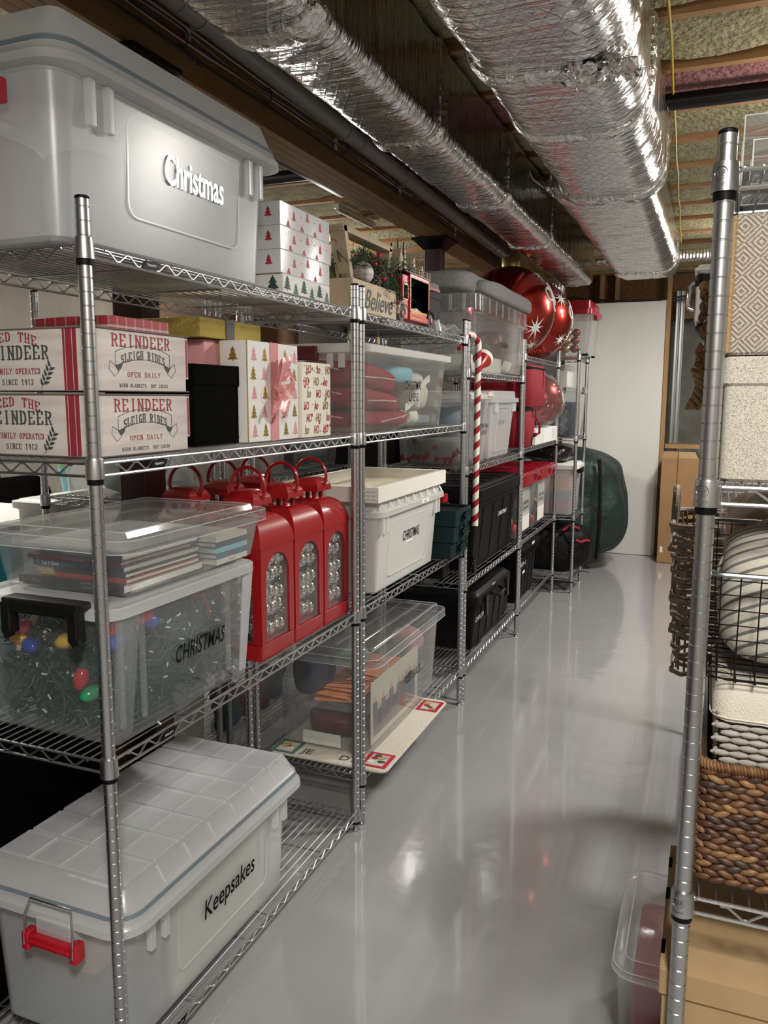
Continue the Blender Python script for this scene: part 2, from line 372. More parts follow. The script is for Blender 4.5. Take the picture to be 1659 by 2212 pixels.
    def mesh(s, name, mats, off=Vector((0, 0, 0)), smooth=40):
        me = bpy.data.meshes.new(name)
        me.from_pydata([(p[0] - off.x, p[1] - off.y, p[2] - off.z) for p in s.v], [], s.f)
        for mm in (mats if isinstance(mats, (list, tuple)) else [mats]): me.materials.append(MT[mm])
        me.polygons.foreach_set('material_index', s.m)
        if smooth:
            me.polygons.foreach_set('use_smooth', [True] * len(me.polygons)); me.set_sharp_from_angle(angle=math.radians(smooth))
        me.validate(); me.update()
        return me
    def build(s, name, mats, parent=None, smooth=40, kind=None, label=None):
        if parent is not None:
            r = parent
            while r.parent: r = r.parent
            off = Vector(r.location)
        else:
            xs, ys, zs = zip(*s.v); off = Vector(((min(xs) + max(xs)) / 2, (min(ys) + max(ys)) / 2, min(zs)))
        o = bpy.data.objects.new(name, s.mesh(name, mats, off, smooth)); COL.objects.link(o)
        if parent is not None: o.parent = parent
        else: o.location = off
        if kind: o['kind'] = kind
        if label: o['label'] = label
        return o
def tag(o, label, cat, group=None, kind=None):
    o['label'] = label; o['category'] = cat
    if group: o['group'] = group
    if kind: o['kind'] = kind
    return o
def thing(name, loc, label, cat, group=None):
    o = bpy.data.objects.new(name, None); COL.objects.link(o); o.location = loc; o.empty_display_size = .05
    return tag(o, label, cat, group)
def solo(mb, name, mats, label, cat, group=None, smooth=40, kind=None):
    return tag(mb.build(name, mats, None, smooth), label, cat, group, kind)
def struct(mb, name, mats, smooth=40):
    o = mb.build(name, mats, None, smooth); o['kind'] = 'structure'; return o
def dup(o, d=None, label=None, parent=None):
    c = o.copy(); COL.objects.link(c)
    if parent is not None: c.parent = parent
    if d is not None: c.location = Vector(o.location) + Vector(d)
    if label: c['label'] = label
    for ch in list(o.children): dup(ch, None, None, c)
    return c
# ---------------------------------------------------------------- lettering (all outlines made in one pass)
_T = {}
def _prep(keys):
    obs = []
    for key in keys:
        c = bpy.data.curves.new('t', 'FONT'); c.body = key[0]; c.size = 1; c.align_x = 'CENTER'; c.shear = key[1]; c.offset = key[2]; c.resolution_u = 3
        o = bpy.data.objects.new('t', c); COL.objects.link(o); obs.append((key, o))
    dg = bpy.context.evaluated_depsgraph_get(); dg.update()
    for key, o in obs:
        me = o.evaluated_get(dg).to_mesh()
        _T[key] = ([(v.co.x, v.co.y) for v in me.vertices], [tuple(p.vertices) for p in me.polygons])
        o.evaluated_get(dg).to_mesh_clear()
    for key, o in obs:
        c = o.data; bpy.data.objects.remove(o); bpy.data.curves.remove(c)
TEXTS = [('Christmas', 0, .012), ('Keepsakes', .1, .012), ('CHRISTMAS', .18, .01), ('CHRISTMAS', 0, .01), ('LINENS', 0, .01), ('KEEPSAKES', .1, .01), ('REINDEER', 0, .02), ('SLEIGH RIDES', 0, .012), ('OPEN DAILY', 0, .012), ('WARM BLANKETS  HOT COCOA', 0, 0), ('FEED THE', 0, .012), ('FAMILY OPERATED', 0, .012), ('SINCE 1912', 0, .012), ('Believe', .42, .004), ('ORNAMENTS', 0, .01), ('HO', .15, .01), ('ho', .3, .01), ('Let it Glow', 0, .01), ("A Winter's Walk", .3, 0), ('Construction Site on Christmas Night', 0, 0), ('a creature was stirring', .2, 0), ('CHRISTMAS AT HOGWARTS', 0, 0), ('YULE BALL POP-UP', 0, 0), ('Harry Potter', .1, 0), ('HOLIDAY', 0, .01), ('The Mitten', 0, 0), ('JE', 0, .03), ('DY', 0, .03), ('NSF', 0, .01), ('TRINITY', 0, .01), ('MAGGIE', 0, 0), ('CERAMIC TREES', 0, 0), ('The Universe', 0, 0), ('FEL', 0, .02), ('99 9K', .1, 0), ('COPY', .2, 0)]
_prep(TEXTS)
def text(key, size, o, u, v, mats, parent, name='lettering', sx=1., warp=0, d=.0005, label=None, fit=None):
    k = next(t for t in TEXTS if t[0] == key[0] and (len(key) < 2 or t[1] == key[1])) if isinstance(key, tuple) else next(t for t in TEXTS if t[0] == key)
    P, F = _T[k]; o, u, v = Vector(o), Vector(u).normalized(), Vector(v).normalized(); nn = u.cross(v)
    if fit:   # scale the outline to a wanted width and height, centred on o
        xs, ys = [p[0] for p in P], [p[1] for p in P]; fx, fy = fit[0] / (max(xs) - min(xs)), fit[1] / (max(ys) - min(ys)); mx_, my_ = (max(xs) + min(xs)) / 2, (max(ys) + min(ys)) / 2
        P = [((p[0] - mx_) * fx, (p[1] - my_) * fy) for p in P]; size = sx = 1.
    mb = MB(); W = max(abs(p[0]) for p in P) * size * sx
    pts = []
    for x, y in P:
        X, Y = x * size * sx, y * size
        Y += warp * (1 - (X / W) ** 2)
        pts.append(o + u * X + v * Y + nn * d)
    mb.add(pts, F)
    return mb.build(name, mats, parent, 0, label=label)
# slab lettering built from thick stems, thin arms and small serifs (unit box per glyph)
def _arc(cx, cy, rx, ry, a0, a1, n=9): return [(cx + rx * math.cos(math.radians(a0 + (a1 - a0) * i / n)), cy + ry * math.sin(math.radians(a0 + (a1 - a0) * i / n))) for i in range(n + 1)]
_o = _arc(.5, .5, .36, .44, 0, 360, 20)
GL = {'R': ('|.2', [[(.2, .94), (.55, .94)] + _arc(.55, .73, .25, .21, 90, -90)[1:] + [(.2, .52)]], [(.5, .52, .85, .04)]), 'E': ('|.2', [[(.2, .95), (.85, .95), (.85, .78)], [(.2, .5), (.62, .5)], [(.2, .05), (.85, .05), (.85, .24)]], []), 'I': ('|.5', [], []), 'N': ('|.18|.82', [], [(.18, .97, .82, .03)]), 'D': ('|.2', [[(.2, .95), (.5, .95)] + _arc(.5, .5, .34, .45, 90, -90)[1:] + [(.2, .05)]], []),
      'S': ('', [_arc(.5, .73, .30, .23, 20, 270) + _arc(.5, .27, .30, .23, 90, -160)[1:]], []), 'L': ('|.2', [[(.2, .05), (.85, .05), (.85, .26)]], []), 'G': ('|.82s', [_arc(.5, .5, .36, .46, 40, 330, 14), [(.55, .42), (.85, .42)]], []), 'H': ('|.2|.8', [[(.2, .5), (.8, .5)]], []), 'O': ('', [_o], []), 'P': ('|.2', [[(.2, .94), (.55, .94)] + _arc(.55, .70, .27, .24, 90, -90)[1:] + [(.2, .46)]], []), 'A': ('', [[(.3, .36), (.7, .36)]], [(.15, .04, .5, .97), (.5, .97, .85, .04)]), 'Y': ('', [], [(.12, .96, .5, .45), (.88, .96, .5, .45), (.5, .45, .5, .03)]), 'F': ('|.2', [[(.2, .95), (.85, .95), (.85, .76)], [(.2, .5), (.62, .5)]], []), 'T': ('|.5', [[(.1, .78), (.1, .95), (.9, .95), (.9, .78)]], []), 'M': ('|.14|.86', [], [(.14, .96, .5, .2), (.5, .2, .86, .96)]), 'W': ('', [], [(.05, .96, .28, .03), (.28, .03, .5, .8), (.5, .8, .72, .03), (.72, .03, .95, .96)]), 'B': ('|.2', [[(.2, .95), (.5, .95)] + _arc(.5, .74, .26, .21, 90, -90)[1:] + [(.2, .53)], [(.5, .53)] + _arc(.52, .29, .3, .24, 90, -90)[1:] + [(.2, .05)]], []), 'K': ('|.2', [], [(.28, .45, .82, .96), (.4, .56, .86, .04)]), 'C': ('', [_arc(.5, .5, .36, .46, 45, 315, 14)], []), '1': ('|.5', [[(.3, .8), (.5, .93)]], []), '9': ('', [_arc(.5, .68, .27, .27, 0, 360, 14), _arc(.45, .6, .34, .56, 0, -75, 8)], []), '2': ('', [_arc(.5, .7, .3, .26, 170, -30, 10) + [(.16, .06), (.84, .06)]], [])}
def slab(txt, wd, ht, o, u, v, mats, parent, warp=0, name='lettering', bold=.175, d=.0003):
    o, u, v = Vector(o), Vector(u), Vector(v); nn = u.cross(v); mb = MB(); n = len(txt); cw = wd / n; gw = cw * .82
    cnt = [0]
    def put(P, F, i):
        pts = []; cnt[0] += 1; e = d + (cnt[0] % 16) * 1.1e-5
        for x, y in P:
            X = -wd / 2 + cw * i + (cw - gw) / 2 + x * gw; Y = (y - .5) * ht; Y += warp * (1 - (2 * X / wd) ** 2) - warp / 2; pts.append(o + u * X + v * Y + nn * e)
        mb.add(pts, F)
    def stroke(P, w0, i, k=1.):
        for (a, b), (c, e) in zip(P, P[1:]):
            dx, dy = (c - a) * gw, (e - b) * ht; L = math.hypot(dx, dy) or 1e-9; q = w0 * ht
            if abs(dy) > abs(dx) * .8: q *= k
            nx, ny = -dy / L * q / 2, dx / L * q / 2; ex, ey = dx / L * q * .3 / gw, dy / L * q * .3 / ht
            put([(a + nx / gw - ex, b + ny / ht - ey), (a - nx / gw - ex, b - ny / ht - ey), (c - nx / gw + ex, e - ny / ht + ey), (c + nx / gw + ex, e + ny / ht + ey)], [(0, 1, 2, 3)], i)
    for i, ch in enumerate(txt):
        if ch not in GL: continue
        st, pl, dg = GL[ch]
        for q in st.split('|')[1:]:
            half = q.endswith('s'); x = float(q.rstrip('s')); stroke([(x, .02), (x, .45 if half else .98)], bold, i); sw = bold * ht / gw * .95
            for yy in ((.03,) if half else (.03, .97)): stroke([(x - sw, yy), (x + sw, yy)], .06, i)
        for P in pl: stroke(P, .085, i, bold / .085)
        for a, b, c, e in dg:
            stroke([(a, b), (c, e)], bold * .8, i); sw = bold * ht / gw * .7
            for X, Y in ((a, b), (c, e)):
                if Y < .06 or Y > .94: stroke([(X - sw, .03 if Y < .5 else .97), (X + sw, .03 if Y < .5 else .97)], .06, i)
    return mb.build(name, mats, parent, 0)
FX = dict(u=(0, 1, 0), v=(0, 0, 1))     # lettering on faces that look towards +x
NY = dict(u=(1, 0, 0), v=(0, 0, 1))     # lettering on faces that look towards -y
# ================================================================= the setting
mb = MB(); mb.box(-5.2, 3.2, -3.2, 8.2, -.1, 0); struct(mb, 'floor', 'floor_paint')
mb = MB(); mb.box(-5.2, 3.2, -3.2, 8.2, 2.97, 3.05); struct(mb, 'ceiling', 'subfloor')
mb = MB(); mb.box(-3.4, -3.2, -3.2, 8.2, 0, 2.97); struct(mb, 'wall_left', 'concrete')
mb = MB(); mb.box(-3.4, 3.2, 7.62, 7.8, 0, 2.97); struct(mb, 'wall_back', 'concrete_dark')
mb = MB(); mb.box(2.9, 3.1, -3.2, 8.2, 0, 2.97); struct(mb, 'wall_right', 'concrete')
mb = MB(); mb.box(-3.4, 3.2, -3.2, -3.0, 0, 2.97); struct(mb, 'wall_front', 'concrete')
def insul(x0, x1, y0, y1, zb, seed, sag=.06):
    def f(a, b):
        x = x0 + (x1 - x0) * a; y = y0 + (y1 - y0) * b
        e = min(b, 1 - b) * 2; z = zb - sag * (1 - (1 - min(1, e * 1.4)) ** 2) + .045 * noise.noise(Vector((x * 4, y * 9, seed))) + .016 * noise.noise(Vector((x * 13, y * 22, seed + 5)))
        return (x, y, max(2.742, z))
    return MB().grid(f, 56, 12, th=(0, 0, .12))
# joists run across the aisle; batts fill the bays between them
jl = struct(MB().box(-3.19, -3.15, -3, 7.6, 2.735, 2.96), 'trim_1', 'wood_joist')
ys = [1.675 + .449 * k for k in range(-8, 14)]
J = MB(); J.box(-3.15, 2.89, -.019, .019, 2.73, 2.965); jm = None
for k, y in enumerate(ys):
    if jm is None:
        jo = J.build('ceiling_joist', 'wood_joist'); jm = jo; jo.location = (0, y, 2.73)
    else:
        jo = jm.copy(); COL.objects.link(jo); jo.location = (0, y, 2.73)
    tag(jo, 'bare wooden ceiling joist running across above the ducts', 'joist', 'bare ceiling joists')
for k, (y, y2) in enumerate(zip(ys, ys[1:])):
    pink = abs(y - (1.675 + .449 * 1)) < .01
    o = insul(-3.14, 2.88, y + .023, y2 - .023, 2.775, k * 3.7).build('insulation_batt', 'insulation_pink' if pink else 'insulation')
    if pink: tag(o, 'pink insulation batt above the black pipe at the right of the ducts', 'insulation')
    else: tag(o, 'yellowish mineral wool batt tucked between two ceiling joists', 'insulation', 'mineral wool ceiling batts')
# beam of planks with its steel posts
t = thing('support_beam', (-.53, 2.5, 2.49), 'long brown built-up timber beam carrying the joists beside the grey pipe', 'beam')
for i, x in enumerate((-.605, -.565, -.525, -.485)):
    MB().box(x, x + .038, -3.0, 2.46 if i == 3 else 7.6, 2.49, 2.728).build('plank', 'wood_beam', t)
MB().box(-.485, -.447, 2.463, 7.6, 2.49, 2.728).build('plank', 'wood_beam', t)
text(('99 9K',), .03, (-.4465, 1.02, 2.55), (0, 1, 0), (0, 0, 1), 'black_print', t, label='marker scribble in black')
for y, lb in ((.80, 'dark red square steel post behind the nearest shelving unit'), (3.62, 'dark red square steel post with a flared black top plate above the red toy truck')):
    t = thing('steel_post', (-.53, y, 0), lb, 'post')
    MB().rbox(-.582, -.478, y - .052, y + .052, .012, 2.44, .012, .001).build('column', 'dark_red_steel', t)
    mb = MB(); mb.loft([[(a, b, z) for a, b in rr(-.53 - q, -.53 + q, y - q, y + q, .005, 1)] for z, q in ((2.425, .058), (2.47, .10), (2.476, .115), (2.489, .115))]); mb.build('cap_plate', 'black_plastic', t)
    MB().box(-.63, -.43, y - .10, y + .10, 0, .012).build('base_plate', 'dark_red_steel', t)
# grey drain pipe
t = thing('drain_pipe', (-.40, 2, 2.6), 'grey plastic drain pipe clamped along the side of the timber beam', 'pipe')
pz = lambda y: 2.685 - .0205 * y
MB().tube([(-.400, y, pz(y)) for y in (-1.5, 1, 3, 4.95)], .036, 16).build('pipe', 'pvc', t)
for y in (.9, 2.05, 2.2, 2.75, 4.55, 4.68): MB().tube([(-.400, y - .03, pz(y)), (-.400, y + .03, pz(y))], .0385, 16).build('coupling', 'pvc', t)
for y in (.98, 2.02, 2.78, 3.75):
    mb = MB(); mb.tube([(-.400 + .039 * math.cos(a), y, pz(y) + .039 * math.sin(a)) for a in [PI * .75 + i * PI / 8 for i in range(13)]], .003, 6); mb.rbox(-.446, -.436, y - .012, y + .012, pz(y) - .075, pz(y) - .03, .004, .001)
    mb.build('pipe_clip', 'cable_white', t)
# wires stapled along the beam
def wire(name, x, z0, am, sd, r, mat, lb, y1=7.0, grp=None):
    P = []
    for i in range(90):
        y = -1.2 + (y1 + 1.2) * i / 89
        P.append((x + .006 * noise.noise(Vector((y * 1.3, sd, 0))), y, z0 + am * noise.noise(Vector((y * 1.7, sd, 3))) - .004 * y))
    solo(MB().tube(P, r, 6), name, mat, lb, 'cable', grp)
wire('cable', -.437, 2.565, .010, 1, .0045, 'cable_black', 'thick black cable along the lower face of the timber beam')
wire('cable', -.437, 2.603, .018, 2, .0028, 'cable_red', 'thin red cable in the bundle along the timber beam')
wire('cable', -.433, 2.608, .022, 3, .0026, 'grey_print', 'thin grey cable in the bundle along the timber beam')
wire('cable', -.437, 2.598, .022, 4, .0026, 'beige', 'thin pale yellow cable in the bundle along the timber beam')
wire('cable', -.432, 2.600, .026, 5, .0025, 'cable_black', 'thin black cable in the bundle along the timber beam')
wire('cable', -.439, 2.638, .006, 6, .003, 'cable_white', 'thin white cable just below the grey drain pipe')
for y in (.95, 1.45, 2.1, 2.7, 3.1, 3.6):
    solo(MB().tube([(-.436 + .016 * math.cos(a), y, 2.597 + .026 * math.sin(a)) for a in [i * PI / 6 for i in range(12)]], .0022, 6, True), 'cable_tie', 'cable_black', 'small black tie looped around the cable bundle on the beam', 'cable tie', 'ties on the beam cables')
# ---- foil wrapped ducts
def duct(name, prof, y0, y1, seed, lb, bands, ny=320):
    """prof(t, y) gives the x,z outline, t in 0..1 around"""
    t = thing(name, ((prof(.5, (y0 + y1) / 2))[0], (y0 + y1) / 2, 2.4), lb, 'duct')
    nt_ = 84; L = []
    for j in range(ny + 1):
        y = y0 + (y1 - y0) * j / ny; l = []
        for i in range(nt_):
            s = i / nt_; x, z = prof(s, y); px, pz_ = prof((s + .01) % 1, y); tx, tz = px - x, pz_ - z; ln = math.hypot(tx, tz) or 1
            n = .0035 * noise.noise(Vector((x * 7, y * 34 + x * 4, z * 7 + seed))) + .006 * noise.noise(Vector((x * 3, y * 6, z * 4 + seed))) + .0022 * abs(noise.noise(Vector((x * 22, y * 60, z * 22 + seed))))
            e = min(y - y0, y1 - y); n += .012 * abs(noise.noise(Vector((s * 30, y * 30, seed)))) * max(0, 1 - e / .25)
            l.append((x - tz / ln * n, y, z + tx / ln * n))
        L.append(l)
    e = L[-1]; cx = sum(p[0] for p in e) / nt_; cz = sum(p[2] for p in e) / nt_
    for q, dy in ((.82, .05), (.5, .08), (.1, .09)):
        L.append([(cx + (p[0] - cx) * q, p[1] + dy + .01 * noise.noise(Vector(p) * 20), cz + (p[2] - cz) * q) for p in e])
    MB().loft(L).build('duct_wrap', 'foil', t, 70)
    for y, wd in bands:
        L = []
        for j in range(5):
            yy = y + wd * (j / 4 - .5); l = []
            for i in range(nt_):
                s = i / nt_; x, z = prof(s, yy); px, pz_ = prof((s + .01) % 1, yy); tx, tz = px - x, pz_ - z; ln = math.hypot(tx, tz) or 1
                n = -.010 - .010 * noise.noise(Vector((s * 45, yy * 40, seed + 9))) * (1 if 0 < j < 4 else 0) + (.006 if j in (0, 4) else 0)
                l.append((x - tz / ln * n, yy + .012 * noise.noise(Vector((s * 9, y, seed))), z + tx / ln * n))
            L.append(l)
        MB().loft(L).build('foil_tape', 'foil_crumpled', t, 60)
    return t
def box_prof(x0, x1, z0, z1, r):
    def f(s, x0=x0, x1=x1, z0=z0, z1=z1, r=r):
        P = rr(x0, x1, z0, z1, r, 6); D = [0]
        for a, b in zip(P, P[1:] + P[:1]): D.append(D[-1] + math.dist(a, b))
        q = s * D[-1]
        for i in range(len(P)):
            if D[i + 1] >= q:
                a, b = P[i], P[(i + 1) % len(P)]; u = (q - D[i]) / max(1e-9, D[i + 1] - D[i]); return (a[0] + (b[0] - a[0]) * u, a[1] + (b[1] - a[1]) * u)
        return P[0]
    return f
_c = {}
def prof1(s, y):
    k = round(max(0, .9 - y) * 40); key = (1, k)
    if key not in _c:
        g = k / 40; _c[key] = box_prof(-.062 - .03 * g, .19 + .03 * g, 2.405 - .02 * g, 2.735, .05)
    x, z = _c[key](s); return (x, z - .008 * math.sin(PI * min(1, max(0, (x + .06) / .26))) if z < 2.5 else z)
def prof2(s, y):
    f = min(1, max(0, (y - 2.35) / .22)); k = round(f * 12); key = (2, k)
    if key not in _c:
        g = k / 12; _c[key] = box_prof(.455 - .085 * g, .875 - .06 * g, 2.335 + .075 * g, 2.735, .115 - .03 * g)
    x, z = _c[key](s)
    return (x, z)
duct('air_duct', prof1, -.9, 5.35, 11, 'foil wrapped rectangular air duct beside the grey drain pipe', [(.62, .10), (1.55, .08), (2.55, .09), (3.6, .05)])
duct('air_duct', prof2, -.9, 5.25, 31, 'wider foil wrapped air duct that narrows, next to the yellow cable', [(.95, .09), (1.45, .05), (2.32, .08), (2.62, .10), (5.0, .16)])
mb = MB()
def crumple(x0, x1, y0, y1, z, sd):
    return lambda a, b: (x0 + (x1 - x0) * a + .03 * noise.noise(Vector((a * 5, b * 5, sd))), y0 + (y1 - y0) * b + .04 * noise.noise(Vector((a * 6, b * 4, sd + 2))), z + .028 * noise.noise(Vector((a * 9, b * 9, sd + 4))))
solo(mb.grid(crumple(.70, .89, .88, 1.0, 2.325, 3), 20, 10, th=(0, 0, .004)), 'foil_tape_scrap', 'foil_crumpled', 'torn silver tape flap hanging under the wider duct near the yellow cable', 'tape')
solo(MB().grid(crumple(.22, .36, 5.2, 5.4, 2.56, 8), 20, 14, th=(0, 0, .01)), 'foil_tape_scrap', 'foil_crumpled', 'crumpled foil scrap between the far ends of both ducts', 'tape')
solo(MB().grid(crumple(.21, .33, 3.25, 3.42, 2.64, 12), 14, 10, th=(0, 0, .008)), 'foil_tape_scrap', 'foil_crumpled', 'small crumpled foil patch in the gap halfway along the ducts', 'tape')
P = [(.912 - .10 * max(0, (i / 40 * 6.5 - 2.2) / 4) + .008 * noise.noise(Vector((i * .4, 1, 1))), -.9 + 6.8 * i / 40, 2.715 - .02 * abs(noise.noise(Vector((i * .5, 2, 1))))) for i in range(41)]
solo(MB().tube(P, .0055, 6), 'cable', 'cable_yellow', 'yellow cable stapled under the joists right of the ducts', 'cable')
solo(MB().tube([(.85, 2.33, 2.69), (2.8, 2.33, 2.69)], .032, 14), 'water_pipe', 'black_satin', 'black pipe crossing below the pink insulation', 'pipe')
solo(MB().tube([(-2.9, 2.72, 2.69), (-.62, 2.72, 2.69)], .032, 14), 'water_pipe', 'black_satin', 'black pipe running off left behind the large translucent bin', 'pipe')
solo(MB().tube([(.12, 2.92, 2.73), (.17, 2.93, 2.69), (.20, 2.97, 2.62), (.235, 3.08, 2.60), (.26, 3.2, 2.66)], .005, 6), 'cable', 'cable_white', 'short white cable drooping in the gap between both ducts', 'cable')
P = [[(.80 + i * .012, 5.5 + (.044 + (.004 if i % 2 else -.003)) * math.cos(a), 2.61 + (.044 + (.004 if i % 2 else -.003)) * math.sin(a)) for a in [2 * PI * j / 14 for j in range(14)]] for i in range(110)]
solo(MB().loft(P), 'flexible_duct', 'foil_crumpled', 'thin silver flexible duct crossing near the back wall', 'duct')
P = [[(-2.4 + i * .014, 6.3 + (.085 + (.006 if i % 2 else -.004)) * math.cos(a), 2.52 + (.085 + (.006 if i % 2 else -.004)) * math.sin(a)) for a in [2 * PI * j / 14 for j in range(14)]] for i in range(160)]
solo(MB().loft(P), 'flexible_duct', 'foil_crumpled', 'silver flexible duct seen behind the second steel post', 'duct')
t = thing('strip_light', (-.845, .3, 2.63), 'long white strip light fixture beyond the beam above the large bin', 'light')
MB().rbox(-.885, -.805, -.6, 1.0, 2.66, 2.725, .008, .003).build('housing', 'white_plastic', t); MB().rbox(-.868, -.822, -.58, .98, 2.632, 2.662, .02, .006).build('diffuser', 'cable_white', t)
t = thing('strip_light', (-1.14, 3.8, 2.66), 'short unlit strip light under the joists behind the gift boxes', 'light')
MB().rbox(-1.16, -1.12, 3.5, 4.1, 2.70, 2.728, .006, .002).build('housing', 'white_plastic', t); MB().rbox(-1.152, -1.128, 3.52, 4.08, 2.685, 2.702, .006, .002).build('diffuser', 'cable_white', t)
solo(MB().rbox(-.83, -.79, 2.0, 2.9, 2.60, 2.64, .008, .002), 'conduit', 'black_satin', 'flat black conduit left of the beam above the gift boxes', 'pipe')
solo(MB().tube([(-1.3, -.4, 2.60), (-1.0, 1.05, 2.60)], .04, 14), 'water_pipe', 'black_satin', 'black pipe beside the long white strip light', 'pipe')
# ---- back of the room: white board, studs, ledge, metal strips
solo(MB().box(-.27, .652, 6.93, 6.958, .004, 2.437), 'wall_board', 'white_board', 'tall white board leaning upright at the end of the aisle', 'board')
for x, y, lb in ((.655, 7.0, 'pale wooden stud at the right edge of the tall white board'), (.02, 7.1, 'wooden stud behind the top of the white board, under the duct ends'), (-.36, 7.05, 'wooden stud left of the white board'), (.16, 7.14, 'second stud above the white board, near the wider duct end')):
    solo(MB().box(x, x + .038, y, y + .09, .004, 2.73), 'wall_stud', 'wood_stud', lb, 'stud')
solo(MB().box(.605, .653, 6.965, 6.999, .004, 2.45), 'wall_stud', 'wood_stud', 'narrow wooden strip peeking out along the white board edge', 'stud')
for x, y, a, lb in ((.735, 7.12, .0, 'dark steel stud leaning beside the pale wooden stud'), (.775, 7.16, .01, 'shiny steel stud leaning on the dark back wall')):
    mb = MB()
    for p, q in ((0, .004), (.028, .032)): mb.box(x + p, x + q, y, y + .05, .004, 2.55)
    mb.box(x, x + .032, y + .046, y + .05, .004, 2.55); solo(mb, 'steel_stud', 'galv', lb, 'stud')
solo(MB().box(.70, 2.0, 7.0, 7.28, 1.055, 1.093), 'wall_ledge', 'wood_stud', 'wooden ledge above the tall cardboard boxes at the back', 'ledge')
solo(MB().box(-3.1, 2.8, 7.3, 7.34, 2.3, 2.73), 'rim_board', 'wood_beam', 'dark wooden board high on the back wall behind the studs', 'board')
wire('cable', .9, 2.53, .0, 9, .001, 'cable_black', 'hair thin dark wire high along the aisle', -1.0) if False else None
for i, (a, b) in enumerate(((-.1, .9), (.1, 1.0))):
    P = [(-.3 + 1.4 * s / 20, 7.02, 2.52 - .06 * math.sin(PI * s / 20) - .03 * i) for s in range(21)]
    solo(MB().tube(P, .008, 6), 'cable', 'cable_black', ('upper' if i == 0 else 'lower') + ' black cable sagging above the white board', 'cable')
# ================================================================= wire shelving
PR = .0132
def post_mesh():
    prof = [(PR - .001, .022), (PR, .024)]; z = .046
    while z < 1.885:
        prof += [(PR, z - .0014), (PR - .0011, z - .0003), (PR - .0011, z + .0003), (PR, z + .0014)]; z += .0254
    prof += [(PR, 1.8895), (PR - .001, 1.891)]
    return MB().lathe(prof, 16)
PM = post_mesh().mesh('post', 'zinc', smooth=25)
CAPM = MB().lathe([(PR + .0002, 1.889), (PR + .0002, 1.8935), (PR - .002, 1.8955)], 16).mesh('post_cap', 'black_plastic')
FTM = MB().lathe([(.006, .004), (.006, .024)], 8).lathe([(.013, 0), (.014, .003), (.011, .009), (.006, .011)], 12).mesh('foot', 'zinc_dark')
CLM = MB().lathe([(PR + .0001, .007), (.0165, .007), (.0172, .004), (.0185, -.030), (.0185, -.033), (PR + .0001, -.033)], 18).mesh('collar', 'zinc')
SLM = MB().lathe([(PR + .0003, -.033), (.0158, -.033), (.0155, -.0435), (PR + .0003, -.0445)], 16).mesh('sleeve', 'black_plastic')
_SM = {}
def shelf_mesh(D, Ln, tagp):
    key = (round(D, 3), round(Ln, 3), tagp)
    if key in _SM: return _SM[key]
    f = MB(); zu, zl, r = -.0040, -.0285, .0032
    def truss(p, q):
        p, q = Vector(p), Vector(q); d = (q - p); n_ = d.length; d.normalize(); a, b = p + d * .017, q - d * .017
        for z in (zu, zl): f.bar(a + Vector((0, 0, z)), b + Vector((0, 0, z)), r, 8)
        for e in (a, b):
            for z in (zu, zl): f.ball(e + Vector((0, 0, z)), .0046, 8, 6)
        nz = max(3, int(round((n_ - .12) / .061))); st = (n_ - .12) / nz; P = []
        for i in range(nz + 1):
            c = p + d * (.06 + st * i); lo = i % 2
            hi_ = c + Vector((0, 0, zu - .004)); P += [p + d * (.06 + st * i - st * .09) + Vector((0, 0, zu - .0045)), p + d * (.06 + st * i + st * .09) + Vector((0, 0, zu - .0045))]
            if i < nz: P += [p + d * (.06 + st * (i + .5) - st * .07) + Vector((0, 0, zl + .0045)), p + d * (.06 + st * (i + .5) + st * .07) + Vector((0, 0, zl + .0045))]
        f.tube(P, .0022, 6)
    truss((0, 0, 0), (0, Ln, 0)); truss((-D, 0, 0), (-D, Ln, 0)); truss((0, 0, 0), (-D, 0, 0)); truss((0, Ln, 0), (-D, Ln, 0))
    for q in (.22, .5, .78): f.bar((-.003, Ln * q, -.0068), (-D + .003, Ln * q, -.0068), .0030, 6)
    w_ = MB(); n = 17
    for i in range(1, n + 1):
        x = -D * i / (n + 1); w_.bar((x, -.002, -.0018), (x, Ln + .002, -.0018), .0018, 6)
    tg = MB()
    if tagp: tg.prism([(-.03, -.008), (.018, -.008), (.03, .008), (-.018, .008)], (.0036, .19, -.0165), (0, 1, 0), (0, 0, 1), .0012)
    if tagp: P, F = _T[('TRINITY', 0, .01)]; ws = max(abs(p[0]) for p in P); tg.k = 1; tg.add([(.0050, .19 + p[0] / ws * .016, -.019 + p[1] * .007) for p in P], F)
    res = (f.mesh('shelf', 'zinc'), w_.mesh('deck_wires', 'zinc'), tg.mesh('maker_plate', ['black_plastic', 'white_print'], smooth=0) if tagp else None)
    _SM[key] = res; return res
def child(name, me, parent, loc=(0, 0, 0), kind=None, label=None):
    o = bpy.data.objects.new(name, me); COL.objects.link(o); o.parent = parent; o.location = loc
    if kind: o['kind'] = kind
    if label: o['label'] = label
    return o
def unit(x, y, D, Ln, zs, lb, grp=None, tagp=False, group='wire shelving units'):
    t = thing('wire_shelving_unit', (x, y, 0), lb, 'shelving', group)
    for dx, dy in ((0, 0), (0, Ln), (-D, 0), (-D, Ln)):
        p = child('post', PM, t, (dx, dy, 0)); child('post_cap', CAPM, p, label='black end cap'); child('foot', FTM, p)
    for z in zs:
        a, b, c = shelf_mesh(D, Ln, tagp); s = child('shelf', a, t, (0, 0, z)); child('deck_wires', b, s, kind='stuff')
        if c: child('maker_plate', c, s, label='small black plate')
        for dx, dy in ((0, 0), (0, Ln), (-D, 0), (-D, Ln)):
            child('collar', CLM, s, (dx, dy, 0)); child('sleeve', SLM, s, (dx, dy, 0), label='black plastic sleeve')
    return t
